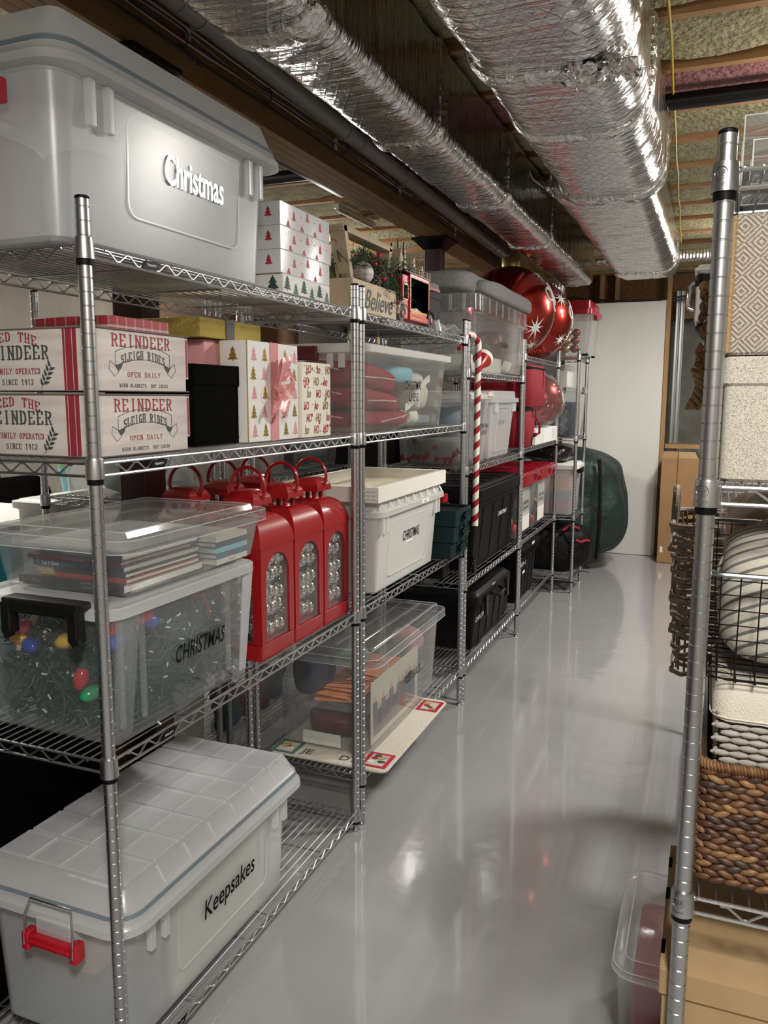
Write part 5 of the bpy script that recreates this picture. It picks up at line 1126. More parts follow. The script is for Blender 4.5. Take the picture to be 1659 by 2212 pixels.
t = tote('black trunk with latches lettered CHRISTMAS on the lowest shelf of the third unit', (-.40, -.012), (2.80, 3.51), (.182, .440), .50, False, (2.945, .352), (.24, .028), .02, 'trunk')
MB().rbox(-.38, .006, 2.79, 3.53, .44, .508, .04, .02, 5).build('domed_top', 'black_satin', t)
for y in (2.90, 3.38): MB().rbox(.012, .03, y, y + .04, .36, .47, .006, .004).build('latch', 'black_gloss', t)
mb = MB(); mb.tube([(.015, 3.06, .452), (.05, 3.08, .442), (.05, 3.22, .442), (.015, 3.24, .452)], .009, 8); mb.build('handle', 'black_gloss', t); MB().box(.0065, .008, 3.10, 3.17, .470, .492).build('paper_label', 'white_print', t, 0, label='white paper label')
for x in (-.06, -.35): MB().lathe([(.01, x - .014), (.032, x - .013), (.032, x + .013), (.01, x + .014)], 18, (0, 2.83, .2155), 'X').build('wheel', 'black_gloss', t)
solo(MB().rbox(-.40, -.05, 3.585, 3.74, .182, .44, .02, .008), 'tool_case', 'black_satin', 'plain black case squeezed between the black trunk and shelf post', 'case')
# ================================================================= third shelf of the second unit
t = tub('storage_bin', 'white filled bin lettered CHRISTMAS below the white picture frame', (-.39, -.006), (1.452, 2.150), (.802, 1.098), 'white_bin', tp=.022, r=.035, rim=.006)
lid(t, (-.41, .014), (1.43, 2.205), 1.094, 1.118, 'white_bin', .02, .05, 1.150); mb = MB(); ring_panel(mb, (-.020, 1.57, .85), (0, 1, 0), (.05, 0, 1), .45, .21, .03); mb.build('front_panel', 'white_bin', t)
for i in range(9): MB().tube([(.010, 1.47 + .085 * i, 1.12), (-.008, 1.47 + .085 * i, 1.150)], .0035, 5).build('lid_rib', 'white_bin', t)
for y in (1.47, 1.51, 2.08, 2.12): MB().rbox(-.008, .006, y, y + .018, 1.03, 1.094, .003, .002).build('tab', 'white_bin', t)
text(('CHRISTMAS', 0), 1, (-.0125, 1.818, .985), (0, 1, 0), (.07, 0, 1), 'black_print', t, fit=(.19, .040)); p = MB(); p.rbox(-.0185, -.0145, 1.765, 1.84, .940, .957, .002, .001, 1); pl = p.build('paper_label', 'white_print', t, 0); text(('CERAMIC TREES',), 1, (-.0142, 1.802, .948), **FX, mats='black_print', parent=pl, fit=(.06, .007))
pl = MB().rbox(.0145, .0158, 1.865, 1.955, 1.098, 1.115, .002, .0005, 1).build('paper_label', 'white_print', t, 0); text(('MAGGIE',), 1, (.0159, 1.91, 1.106), **FX, mats='black_print', parent=pl, fit=(.03, .008))
solo(MB().blob(-.35, -.04, 1.50, 2.10, .81, 1.05, .025, 7, 14, .4), 'cloth_bundle', 'linen_white', 'white cloth filling the white CHRISTMAS bin', 'cloth'); solo(MB().blob(-.12, -.028, 1.47, 1.56, .93, 1.0, .02, 14, 12, .6), 'cloth_bundle', 'pink_wrap', 'pink wrapper at the near corner of the white bin', 'cloth')
t = thing('picture_frame', (-.2, 1.8, 1.153), 'wide white picture frame lying face up on the white bin', 'frame')
x0, x1, y0, y1 = -.41, .012, 1.405, 2.195
for a, b, c, d in ((x1 - .03, x1, y0, y1), (x0, x0 + .03, y0, y1), (x0 + .03, x1 - .03, y0, y0 + .03), (x0 + .03, x1 - .03, y1 - .03, y1)): MB().rbox(a, b, c, d, 1.1535, 1.212, .001, .002, 1).build('frame_side', 'frame_white', t)
MB().box(x0 + .03, x1 - .03, y0 + .03, y1 - .03, 1.156, 1.170).build('panel', 'frame_face', t, 0); MB().box(-.19, -.155, 1.4043, 1.4049, 1.165, 1.205) if False else None
pl = MB().box(-.06, .0, 1.4038, 1.4048, 1.158, 1.208).build('sticker', 'white_print', t, 0, label='printed paper sticker')
mb = MB(); rnd = random.Random(4)
for i in range(9): mb.box(-.055 + .02 * (i % 3), -.04 + .02 * (i % 3), 1.4032, 1.4037, 1.166 + .014 * (i // 3), 1.1675 + .014 * (i // 3))
mb.build('print', 'black_print', pl, 0, kind='stuff')
# green drawer trays with bows
for i, (z0, dx) in enumerate(((.8015, 0), (.8765, .012), (.952, .02))):
    t = thing('fabric_tray', (-.15, 2.33, z0), ('bottom', 'middle', 'top')[i] + ' dark green fabric tray with a bow handle on the third shelf', 'tray', 'stacked green fabric trays')
    x0, x1, y0, y1 = -.36, .036 + dx, 2.215, 2.46; h = .072; mb = MB()
    lp = lambda i_, z: [(a, b, z) for a, b in rr(x0 + i_, x1 - i_, y0 + i_, y1 - i_, .006, 2)]
    mb.loft([lp(0, z0), lp(0, z0 + h), lp(.006, z0 + h), lp(.006, z0 + .006)]); mb.build('tray', 'fabric_green', t, 30)
    if i == 2:
        for k in range(4): MB().box(x0 + .01, x1 - .01, y0 + .04 + .05 * k, y0 + .043 + .05 * k, z0 + .008, z0 + h - .01).build('divider', 'fabric_char', t, 0)
    ribbon([(x1 + .002, 2.33, z0 + .045), (x1 + .022, 2.30, z0 + .055), (x1 + .022, 2.285, z0 + .035), (x1 + .004, 2.33, z0 + .040)], .010, .024, (0, .2, 1)).build('bow_loop', 'fabric_green', t); ribbon([(x1 + .002, 2.33, z0 + .045), (x1 + .022, 2.37, z0 + .058), (x1 + .022, 2.385, z0 + .036), (x1 + .004, 2.33, z0 + .040)], .010, .024, (0, .2, 1)).build('bow_loop', 'fabric_green', t)
    for s in (-1, 1): ribbon([(x1 + .003, 2.33, z0 + .042), (x1 + .018, 2.33 + s * .02, z0 + .015), (x1 + .014, 2.33 + s * .035, z0 - .008)], .008, .022, (0, 1, .2)).build('bow_tail', 'fabric_green', t)
# lowest shelf of the second unit: clear keepsakes bin on a cream mat
t = thing('printed_mat', (-.15, 1.68, .186), 'cream mat printed with portrait patches sticking out under the KEEPSAKES bin', 'mat')
MB().rbox(-.40, .082, 1.305, 2.048, .1862, .197, .03, .003, 6).build('mat', 'mat_cream', t)
mb = MB(); rnd = random.Random(6)
for x0, y0, w_, h, a, b in ((-.395, 1.31, .10, .11, 'teal_print', 'skin_tone'), (-.03, 1.325, .10, .12, 'red_print', 'photo_dark'), (-.02, 1.90, .095, .12, 'red_print', 'ochre')):
    MB().box(x0, x0 + w_, y0, y0 + h, .1971, .1977).build('patch', a, t, 0); MB().box(x0 + .016, x0 + w_ - .016, y0 + .016, y0 + h - .016, .1978, .1983).build('patch', 'beige', t, 0)
    for i in range(7):
        q = rnd.uniform(.010, .02); cx, cy = x0 + rnd.uniform(.025, w_ - .025), y0 + rnd.uniform(.025, h - .025)
        MB().prism([(q * math.cos(c), q * .7 * math.sin(c)) for c in [k * PI / 4 for k in range(8)]], (cx, cy, .1984 + i * .0002), (1, 0, 0), (0, 1, 0), .0004).build('patch_print', (b, 'photo_dark', 'paper', b, 'book_red', 'skin_tone', 'mustard')[i], t, 0)
text(('JE',), .055, (-.255, 1.335, .1972), (1, 0, 0), (0, 1, 0), 'worn_edge', t); text(('DY',), .055, (-.085, 1.335, .1972), (1, 0, 0), (0, 1, 0), 'worn_edge', t)
t = tub('storage_bin', 'clear KEEPSAKES bin of orange envelopes on the cream mat', (-.405, .006), (1.375, 2.145), (.199, .560), 'clear_bin', tp=.024, r=.035, rim=.004)
lid(t, (-.42, .028), (1.352, 2.205), .552, .585, 'clear_lid', .03, .05, .604)
for x in (-.33, -.25, -.17, -.09, -.02): MB().rbox(x - .008, x + .008, 1.42, 2.13, .604, .611, .006, .002).build('lid_rib', 'clear_lid', t)
text(('KEEPSAKES',), 1, (.0015, 1.81, .39), (0, 1, 0), (.065, 0, 1), 'black_print', t, fit=(.185, .038)); MB().rbox(.0, .008, 1.50, 1.52, .50, .552, .003, .002).build('tab', 'clear_lid', t)
rnd = random.Random(12)
for i in range(11):
    t = thing('envelope', (-.1, 1.6, .37), 'orange envelope in the fanned stack inside the KEEPSAKES bin', 'envelope', 'orange envelopes in the KEEPSAKES bin')
    x, y, a = -.205 + .02 * rnd.uniform(-1, 1) + .006 * i, 1.57 + .02 * i, rnd.uniform(-.25, .25); t.location = (x, y, .366 + .006 * i); t.rotation_euler = (rnd.uniform(-.05, .05), rnd.uniform(-.05, .02), a)
    e = MB(); e.v = []; e.rbox(x - .085, x + .085, y - .11, y + .11, .366 + .006 * i, .369 + .006 * i, .002, .0008, 1); e.build('paper', 'orange_paper', t, 0)
    if i > 8: text(('COPY',), .03, (x, y, .3692 + .006 * i), (1, 0, 0), (0, 1, 0), 'black_print', t)
solo(MB().rbox(-.36, -.03, 1.42, 2.08, .345, .362, .02, .006), 'clear_tray', 'clear_lid', 'clear lidded tray under the orange envelopes', 'tray')
solo(MB().blob(-.37, -.25, 1.41, 1.66, .37, .535, .025, 10, 14, .6), 'cloth_bundle', 'navy', 'dark blue cloth at the near left of the KEEPSAKES bin', 'cloth'); solo(MB().blob(-.34, -.08, 1.43, 1.85, .21, .32, .03, 10, 14, .5, 5), 'cloth_bundle', 'maroon', 'dark maroon bundle under the tray in the KEEPSAKES bin', 'cloth'); solo(MB().blob(-.27, -.15, 1.56, 1.72, .44, .53, .03, 16, 14, .6, 2), 'cloth_bundle', 'mint', 'pale green frilled cloth near the envelopes', 'cloth')
solo(MB().blob(-.16, -.04, 1.95, 2.1, .40, .53, .03, 14, 12, .6, 9), 'cloth_bundle', 'pink_wrap', 'pink and white bundle at the far end of the KEEPSAKES bin', 'cloth')
ph = solo(MB().box(-.030, -.027, 1.43, 1.95, .225, .47), 'photo_board', 'beige', 'group photo board standing at the front of the KEEPSAKES bin', 'photo'); rnd = random.Random(15)
for i in range(11):
    y = 1.47 + .042 * i; h = rnd.uniform(.12, .17)
    MB().prism([(-.019, 0), (.019, 0), (.021, h * .8), (-.021, h * .8)], (-.0269, y, .25), (0, 1, 0), (0, 0, 1), .0006).build('printed_figure', ('photo_dark', 'navy', 'photo_dark', 'maroon')[i % 4], ph, 0); MB().prism([(.011 * math.cos(a), .014 * math.sin(a)) for a in [k * PI / 5 for k in range(10)]], (-.0269, y, .25 + h * .8 + .012), (0, 1, 0), (0, 0, 1), .0006).build('printed_face', 'skin_tone', ph, 0)
solo(MB().box(-.30, -.14, 1.40, 1.4015, .21, .26), 'paper_sheet', 'paper', 'white paper slip low at the near end of the KEEPSAKES bin', 'paper')
# ================================================================= fourth unit
def star(mb, c, r, n_, s, seed=0, k=0, pts=9):
    n_ = Vector(n_).normalized(); u = Vector((0, 0, 1)).cross(n_).normalized(); v = n_.cross(u); rnd = random.Random(seed); c = Vector(c)
    for i in range(pts):
        a = 2 * PI * i / pts + .2; q = s * rnd.uniform(.75, 1.15); d = u * math.cos(a) + v * math.sin(a); e = u * -math.sin(a) + v * math.cos(a); P = []
        for t_, w_ in ((-.05, .10), (.25, .09), (.6, .045), (1, .004)):
            for sg in (1, -1): P.append(c + (n_ + (d * t_ * q + e * sg * w_ * s) / r).normalized() * r * 1.003)
        mb.add([p + (p - c).normalized() * .0004 for p in P], [(0, 1, 3, 2), (2, 3, 5, 4), (4, 5, 7, 6)], k)
def script(mb, c, r, n_, strokes, s, w_):
    n_ = Vector(n_).normalized(); u = Vector((0, 0, 1)).cross(n_).normalized(); v = n_.cross(u); c = Vector(c)
    for st in strokes:
        P = []
        for i in range(len(st) - 1):   # Catmull-Rom through the points
            p0, p1, p2, p3 = st[max(0, i - 1)], st[i], st[i + 1], st[min(len(st) - 1, i + 2)]
            for k in range(8):
                t_ = k / 8; P.append(tuple(.5 * (2 * p1[j] + (p2[j] - p0[j]) * t_ + (2 * p0[j] - 5 * p1[j] + 4 * p2[j] - p3[j]) * t_ ** 2 + (3 * p1[j] - p0[j] - 3 * p2[j] + p3[j]) * t_ ** 3) for j in (0, 1)))
        P.append(st[-1]); mb.tube([c + (n_ + (u * a * s + v * b * s) / r).normalized() * (r * 1.001) for a, b in P], w_, 6)
CH = [[(.16, .42), (.02, .50), (-.13, .36), (-.10, .10), (.10, .02), (.34, .12), (.50, .42), (.52, .72), (.40, .84), (.30, .62), (.28, .20), (.36, -.18), (.52, -.36)], [(.62, .60), (.56, .30), (.52, -.02), (.62, .22), (.74, .26), (.76, .04), (.88, .02)], [(.95, .22), (.93, .02), (1.02, .0), (1.08, .22), (1.2, .18)], [(1.3, .2), (1.28, 0), (1.42, .05)]]
for (c, r, lb, n1, sc, stars) in (((-.19, 4.20, 2.1), .297, 'nearer huge glossy red ornament with white script on the fourth unit', (.945, -.27, .19), .18, (((.646, -.147, .749), .075), ((.704, -.574, -.418), .085), ((.95, .28, -.1), .06), ((.55, -.3, -.75), .06))), ((-.165, 4.79, 2.093), .29, 'farther huge glossy red ornament with white script at the unit end', (.99, -.085, .02), .18, (((.789, -.399, .466), .08), ((.93, .05, -.45), .07), ((.80, -.35, -.52), .06)))):
    t = thing('giant_ornament', (c[0], c[1], c[2] - r), lb, 'ornament'); MB().ball(c, r, 56, 36).build('ball', 'red_metallic', t, 60)
    
    for i, (n_, s) in enumerate(stars): mb = MB(); star(mb, c, r, n_, s, i); mb.build('star_print', 'white_print', t, 0)
    mb = MB(); script(mb, c, r, n1, CH, sc, .0066); mb.build('script_print', 'white_print', t)
    MB().lathe([(.062, r - .010), (.062, r + .045), (.056, r + .055), (.01, r + .058)], 24, c).build('cap', 'gold_cap', t)
def zipbag(lb, X, Y, Z, zz, seed):
    (x0, x1), (y0, y1), (z0, z1) = X, Y, Z; t = thing('zip_bag', ((x0 + x1) / 2, (y0 + y1) / 2, z0), lb, 'bag'); mb = MB(); L = []
    for z, i in ((z0, .012), (z0 + .01, 0), (z0 + (z1 - z0) * .5, -.008), (z1 - .02, 0), (z1 - .006, .006), (z1, .02)): L.append([(a + .006 * noise.noise(Vector((a * 9, b * 9, z * 9 + seed))), b + .008 * noise.noise(Vector((a * 7, b * 7, z * 7 + seed))), z) for a, b in rr(x0 + i, x1 - i, y0 + i, y1 - i, .09, 7)])
    mb.loft(L); mb.build('body', 'red_cloth', t, 60); L = [[(a, b, z) for a, b in rr(x0 - .002 + i, x1 + .002 - i, y0 - .002 + i, y1 + .002 - i, .09, 7)] for z, i in ((zz - .010, .004), (zz - .006, -.003), (zz + .006, -.003), (zz + .010, .004))]
    MB().loft(L).build('zip_band', 'black_cloth', t); MB().tube([(x1 + .006, (y0 + y1) / 2 + .10, zz), (x1 + .012, (y0 + y1) / 2 + .11, zz - .05), (x1 + .008, (y0 + y1) / 2 + .10, zz - .12)], .0022, 5).build('pull_cord', 'black_cloth', t); return t
t = zipbag('lower red square zip bag with black trim on the fourth unit', (-.40, .012), (3.86, 4.155), (1.214, 1.468), 1.455, 1); MB().box(.0145, .0175, 4.02, 4.035, 1.22, 1.45).build('side_zip', 'black_cloth', t); MB().rbox(.012, .022, 4.06, 4.16, 1.275, 1.30, .003, .002).build('handle', 'black_cloth', t); MB().tube([(.02, 4.08, 1.42), (.05, 4.11, 1.36), (.045, 4.13, 1.30), (.02, 4.12, 1.285)], .008, 6).build('strap', 'red_cloth', t)
zipbag('upper red round zip bag with black zip under the huge ornaments', (-.40, .03), (3.87, 4.40), (1.469, 1.745), 1.72, 2)
t = thing('wrapped_ornament', (-.085, 4.70, 1.328), 'dark red ornament ball wrapped in clear film on white boxes', 'ornament'); MB().ball((-.085, 4.70, 1.515), .182, 36, 24).build('ball', 'maroon_metallic', t); L = MB()
def wf(a, b):
    th, ph = 2 * PI * a, -PI / 2 + .12 + (PI - .24) * b; q = .196 + .016 * noise.noise(Vector((math.cos(th) * 4, math.sin(th) * 4, ph * 4))) + .006 * math.sin(ph * 24 + 4 * math.sin(th * 2)); return (-.085 + q * math.cos(ph) * math.cos(th), 4.70 + q * math.cos(ph) * math.sin(th), max(1.3235, 1.515 + q * math.sin(ph)))
L.grid(wf, 60, 40).build('film_wrap', 'film', t, 22); mb = MB(); script(mb, (-.085, 4.70, 1.515), .182, (.98, .05, -.1), CH[:2], .16, .005); mb.build('script_print', 'white_print', t)
for i, (y0, y1, lb) in enumerate(((4.20, 4.50, 'plain white carton under the wrapped red ornament'), (4.505, 5.03, 'white carton with printed side next to the unit post'))):
    t = gift('carton', (-.38, .006), (y0, y1), (1.2135, 1.3195), 'white_card', lb, cat='carton')
    if i:
        mb = MB()
        for k in range(6): mb.box(.0062, .0068, 4.82 + .02 * (k % 2), 4.90, 1.235 + .012 * k, 1.238 + .012 * k)
        mb.build('print', 'grey_print', t, 0, kind='stuff')
for i, (y0, y1) in enumerate(((3.862, 4.365), (4.385, 4.895))):
    t = tub('storage_bin', ('nearer' if i == 0 else 'farther') + ' red lidded clear bin lettered CHRISTMAS ORNAMENTS', (-.39, .0), (y0, y1), (.614, .965), 'clear_bin', tp=.045, r=.03, rim=.006, group='red lidded ornament bins')
    lid(t, (-.405, .018), (y0 - .018, y1 + .09 if i else y1 + .012), .960, 1.040, 'red_lid', .012, .04, 1.046); yc = (y0 + y1) / 2 + .12
    MB().tube([(.020, yc - .05, .975), (.034, yc - .045, 1.012), (.034, yc + .045, 1.012), (.020, yc + .05, .975)], .008, 8).build('lid_handle', 'red_lid', t)
    for k in range(6): MB().rbox(-.36, .005, y0 + .03 + .07 * k, y0 + .042 + .07 * k, 1.046, 1.052, .003, .002).build('lid_rib', 'red_lid', t)
    pl = MB().rbox(-.030, -.028, y0 + .13, y0 + .37, .65, .955, .003, .0005, 1).build('paper_insert', 'paper', t, 0, label='white printed sheet'); text(('CHRISTMAS', 0), 1, (-.0275, y0 + .25, .835), **FX, mats='black_print', parent=pl, fit=(.19, .026)); text(('ORNAMENTS',), 1, (-.0275, y0 + .25, .80), **FX, mats='black_print', parent=pl, fit=(.19, .024))
    for k, (mt, w_) in enumerate((('berry', 'red'), ('gold_cap', 'gold'), ('teal', 'teal'), ('mirror_ball', 'silver'), ('pink_wrap', 'pink'), ('mustard', 'yellow'))):
        solo(MB().ball((-.075 - .04 * (k % 2), y0 + .085 + .065 * k, .672 + .04 * (k % 3)), .036, 14, 10), 'bauble', mt, '%s bauble inside the %s red lidded bin' % (w_, 'nearer' if i == 0 else 'farther'), 'ornament')
t = tote('black ribbed tote lettered CHRISTMAS on the lowest shelf of the fourth unit', (-.40, -.012), (3.80, 4.40) if False else (3.875, 4.43), (.182, .505), .565, False, (3.97, .435), (.22, .028), .02)
for k in range(10): MB().rbox(.006, .02, 3.88 + .056 * k, 3.90 + .056 * k, .498, .535, .003, .002).build('rim_tooth', 'black_plastic', t)
MB().box(.0175, .019, 4.13, 4.21, .545, .562).build('paper_label', 'white_print', t, 0); MB().box(-.0055, -.0035, 3.95, 4.02, .375, .392).build('paper_label', 'white_print', t, 0)
# ================================================================= turned unit at the end
t = tub('storage_bin', 'red lidded clear bin of red and gold ornaments on top of the end unit', (-.36, .215), (5.10, 5.66), (1.852, 2.165), 'clear_bin', tp=.03, r=.04, rim=.006)
lid(t, (-.375, .235), (5.08, 5.68), 2.16, 2.20, 'red_lid', .02, .05, 2.262); MB().rbox(.215, .245, 5.30, 5.42, 2.13, 2.20, .008, .004).build('latch', 'red_lid', t, label='red latch')
for y in (5.13, 5.50): MB().rbox(.12, .20, y, y + .06, 1.8525, 1.868, .008, .004).build('foot', 'black_plastic', t, label='black foot')
rnd = random.Random(31)
for k in range(9): solo(MB().ball((.02 + .06 * (k % 3) - .05, 5.16 + .012 * k, 1.91 + .062 * (k // 3)), .032, 14, 10), 'bauble', ('berry', 'gold_cap', 'maroon_metallic')[k % 3], '%s bauble in the %s layer of the end unit top bin' % (('red', 'gold', 'dark red')[k % 3], ('bottom', 'middle', 'top')[k // 3]), 'ornament')
t = tub('storage_bin', 'clear bin with patterned blue fabric on the second shelf of the end unit', (-.34, .155), (5.105, 5.48), (1.2345, 1.585), 'clear_bin', tp=.02, r=.03, rim=.005)
lid(t, (-.35, .165), (5.09, 5.50), 1.58, 1.60, 'clear_lid', .02, .04, 1.604); MB().rbox(.01, .05, 5.075, 5.10, 1.565, 1.605, .004, .002).build('latch', 'black_plastic', t); MB().rbox(.155, .185, 5.20, 5.30, 1.56, 1.615, .008, .004).build('latch', 'grey_tile', t)
t = thing('blanket', (-.1, 5.25, 1.2385), 'folded navy blanket with a pale maze pattern in the clear bin', 'blanket'); MB().rbox(-.31, .118, 5.125, 5.44, 1.2385, 1.50, .03, .012).build('fold', 'navy_box', t); mb = MB()
for k in range(7):
    for s in (0, 1): mb.prism([(0, 0), (.05, .05), (.05, .0545), (0, .0045)] if (k + s) % 2 else [(0, .05), (.05, 0), (.05, .0045), (0, .0545)], (-.03 + .05 * s, 5.1245, 1.25 + .033 * k), (1, 0, 0), (0, 0, 1), .0006)
mb.build('maze_print', 'grey_print', t, 0, kind='stuff')
t = tub('storage_bin', 'smaller clear bin stacked on the blanket bin in the end unit', (-.33, .085), (5.11, 5.47), (1.606, 1.765), 'clear_bin', tp=.012, r=.03, rim=.005); lid(t, (-.34, .10), (5.10, 5.49), 1.76, 1.778, 'clear_lid', .02, .04, 1.782)
solo(MB().rbox(-.30, -.02, 5.13, 5.44, 1.611, 1.72, .01, .004), 'cloth_bundle', 'bluegrey', 'blue grey bundle in the smaller clear bin of the end unit', 'cloth'); solo(MB().rbox(-.01, .055, 5.13, 5.44, 1.611, 1.74, .01, .004), 'paper_stack', 'paper', 'white papers standing in the smaller clear bin of the end unit', 'paper')
t = tub('storage_bin', 'white lidded clear bin of orange and blue things in the end unit', (-.32, .135), (5.105, 5.50), (.617, .985), 'frost', tp=.02, r=.04, rim=.005); lid(t, (-.34, .16), (5.085, 5.52), .98, 1.01, 'white_plastic', .02, .05, 1.022); MB().rbox(.135, .17, 5.25, 5.38, .94, .985, .01, .005).build('latch', 'black_plastic', t, label='black latch')
for Z, mt, lb in (((.80, .94), 'orange_paper', 'orange box on top inside the white lidded bin'), ((.725, .795), 'book_blue', 'blue box in the middle of the white lidded bin'), ((.645, .72), 'berry', 'red box low inside the white lidded bin')): solo(MB().rbox(-.2, .09, 5.14, 5.40, Z[0], Z[1], .02, .006), 'toy_box', mt, lb, 'box')
solo(MB().blob(-.30, .06, 4.75, 5.40, 1.0235, 1.14, .03, 8, 18, .55, 3) if False else MB().blob(-.30, .10, 5.10, 5.52, 1.0235, 1.17, .035, 8, 18, .55, 3), 'plastic_sack', 'film_black', 'glossy black plastic sack draped on the white lidded bin', 'bag')
t = thing('duffel_bag', (0, 5.25, .132), 'black duffel bag with red handle trim on the lowest shelf of the end unit', 'bag')
MB().blob(-.55, .265, 5.09, 5.56, .132, .53, .035, 5, 24, .62, 6).build('bag', 'bag_black', t)
MB().tube([(.06, 5.12, .49), (.10, 5.18, .53), (.17, 5.22, .50)], .010, 8).build('strap', 'red_cloth', t, label='red strap'); MB().tube([(.16, 5.13, .42), (.20, 5.15, .405), (.235, 5.19, .415), (.25, 5.24, .405)], .010, 8).build('strap', 'red_cloth', t, label='red strap'); MB().tube([(-.1, 5.10, .40), (0, 5.09, .50), (.08, 5.11, .46), (.16, 5.12, .33)], .010, 8).build('strap', 'black_cloth', t)
t = thing('tree_bag', (-.1, 6.35, 0), 'big dark green zipped tree storage bag slumped on the floor at the end', 'bag')
MB().blob(-.85, .46, 5.83, 6.84, .002, 1.11, .075, 3.4, 44, .72, 2).build('bag', 'bag_green', t, 60)
for a in (-.1, .20): MB().tube([(a + .05 * math.sin(q), 5.865 + .06 * (1 - math.sin(q)) , .55 + .52 * math.cos(q)) for q in [.5 + i * .2 for i in range(11)]], .016, 8).build('strap', 'black_cloth', t)
# ================================================================= right edge unit
for z in ZR[1:]:   # raised ring emblem on the collars that face the camera
    em = MB(); cx, cy = 1.095, .04
    def wrap(a, h, r): return (cx + r * math.sin(a), cy - r * math.cos(a), z + h)
    em.tube([wrap(-.42 + .55 * math.cos(q), -.009 + .0085 * math.sin(q), .0182) for q in [i * PI / 10 for i in range(20)]], .0006, 5, True)
    em.k = 1; P, F = _T[('NSF', 0, .01)]; ws = max(abs(p[0]) for p in P)
    em.add([wrap(-.42 + p[0] / ws * .40, -.013 + p[1] * .0105, .0185) for p in P], F)
    P, F = _T[('TRINITY', 0, .01)]; ws = max(abs(p[0]) for p in P)
    em.add([wrap(-.42 + p[0] / ws * .55, -.0265 + p[1] * .005, .0187) for p in P], F)
    par = [o for o in bpy.data.objects if o.name.startswith('wire_shelving_unit') and abs(o.location.x - 1.525) < 1e-4 and abs(o.location.y - .04) < 1e-4][0]
    em.build('collar_emblem', ['zinc', 'wheel_grey'], par, 30, kind=None)
def clothbox(name, lb, X, Y, Z, mat, lidh=0, cat='box'):
    (x0, x1), (y0, y1), (z0, z1) = X, Y, Z; t = thing(name, ((x0 + x1) / 2, (y0 + y1) / 2, z0), lb, cat)
    MB().rbox(x0 + (.004 if lidh else 0), x1 - .004, y0 + .004, y1 - .004, z0, z1 - lidh * .3, .012, .004).build('body', mat, t)
    if lidh: MB().rbox(x0, x1, y0, y1, z1 - lidh, z1, .012, .004).build('lid', mat, t)
    return t
clothbox('fabric_box', 'oatmeal linen box with lid at the right edge, under the diamond patterned box', (1.106, 1.50), (.075, .45), (1.4065, 1.590), 'linen_box', .043)
t = clothbox('fabric_box', 'cream and taupe diamond patterned fabric box at the right edge', (1.107, 1.50), (.07, .44), (1.5915, 1.790), 'diamond_cloth')
MB().tube([(1.111, .074, 1.595), (1.111, .074, 1.786)], .004, 6).build('edge_seam', 'rope', t)
t = thing('display_stand', (1.25, .15, 1.846), 'clear acrylic holder on the top shelf at the right edge', 'holder')
def acryl(x0, x1, y0, y1, z0, z1, nm):
    MB().rbox(x0, x1, y0, y1, z0, z1, .004, .002, 3).build(nm, 'acrylic', t); mb = MB()
    for z in (z0 + .001, z1 - .001): mb.tube([(a, b, z) for a, b in rr(x0, x1, y0, y1, .004, 3)], .0011, 5, True)
    for a, b in ((x0, y0), (x1, y0), (x0, y1), (x1, y1)): mb.bar((a, b, z0), (a, b, z1), .0011, 5)
    mb.build(nm + '_edge', 'bubble', t)
acryl(1.129, 1.33, .07, .16, 1.8475, 1.888, 'front_tray'); acryl(1.118, 1.33, .18, .30, 1.8475, 1.955, 'back_tray')
MB().rbox(1.112, 1.116, .165, .17, 1.8475, 1.87, .001, .001, 1).build('divider_edge', 'bubble', t)
solo(MB().rbox(1.116, 1.40, .36, .60, 1.8475, 1.92, .01, .004), 'black_box', 'black_satin', 'black box behind the acrylic holder at the right edge', 'box')
solo(MB().rbox(1.118, 1.45, .47, .80, 1.4065, 1.80, .01, .004), 'black_box', 'black_satin', 'tall black box behind the diamond patterned box', 'box')
def wbasket(lb, x0, x1, y0, y1, z0, z1, st=.028):
    t = thing('wire_basket', ((x0 + x1) / 2, (y0 + y1) / 2, z0), lb, 'basket'); lp = lambda z, i: rr(x0 + i, x1 - i, y0 + i, y1 - i, .03, 5)
    tp = lambda z: .012 * (1 - (z - z0) / (z1 - z0))
    MB().tube([(a, b, z1) for a, b in lp(z1, 0)], .0042, 8, True).build('rim', 'zinc_dark', t)
    mb = MB(); nz = 7
    for k in range(nz + 1):
        z = z0 + .002 + (z1 - z0 - .012) * k / nz; mb.tube([(a, b, z + .0018 * math.sin(a * 90 + b * 70 + k)) for a, b in lp(z, tp(z))], .0010, 5, True)
    for k in range(int((x1 - x0 - .05) / st) + 1):
        x = x0 + .026 + st * k
        for y, s in ((y0, 1), (y1, -1)): mb.tube([(x, y - .001 * s, z1 + .004), (x - .002, y, z1 - .006), (x - .003 * k % .004, y + s * .012, z0)], .0012, 5)
        mb.bar((x, y0 + .012, z0), (x, y1 - .012, z0), .0013, 5)
    for k in range(int((y1 - y0 - .05) / st) + 1):
        y = y0 + .026 + st * k
        for x, s in ((x0, 1), (x1, -1)): mb.tube([(x, y, z1 + .004), (x, y, z1 - .006), (x + s * .012, y, z0)], .0012, 5)
        mb.bar((x0 + .012, y, z0), (x1 - .012, y, z0), .0013, 5)
    mb.build('wire_mesh', 'black_satin', t, kind='stuff'); return t
wbasket('black wire basket holding a striped pillow at the right edge', 1.099, 1.50, .088, .70, 1.090, 1.262)
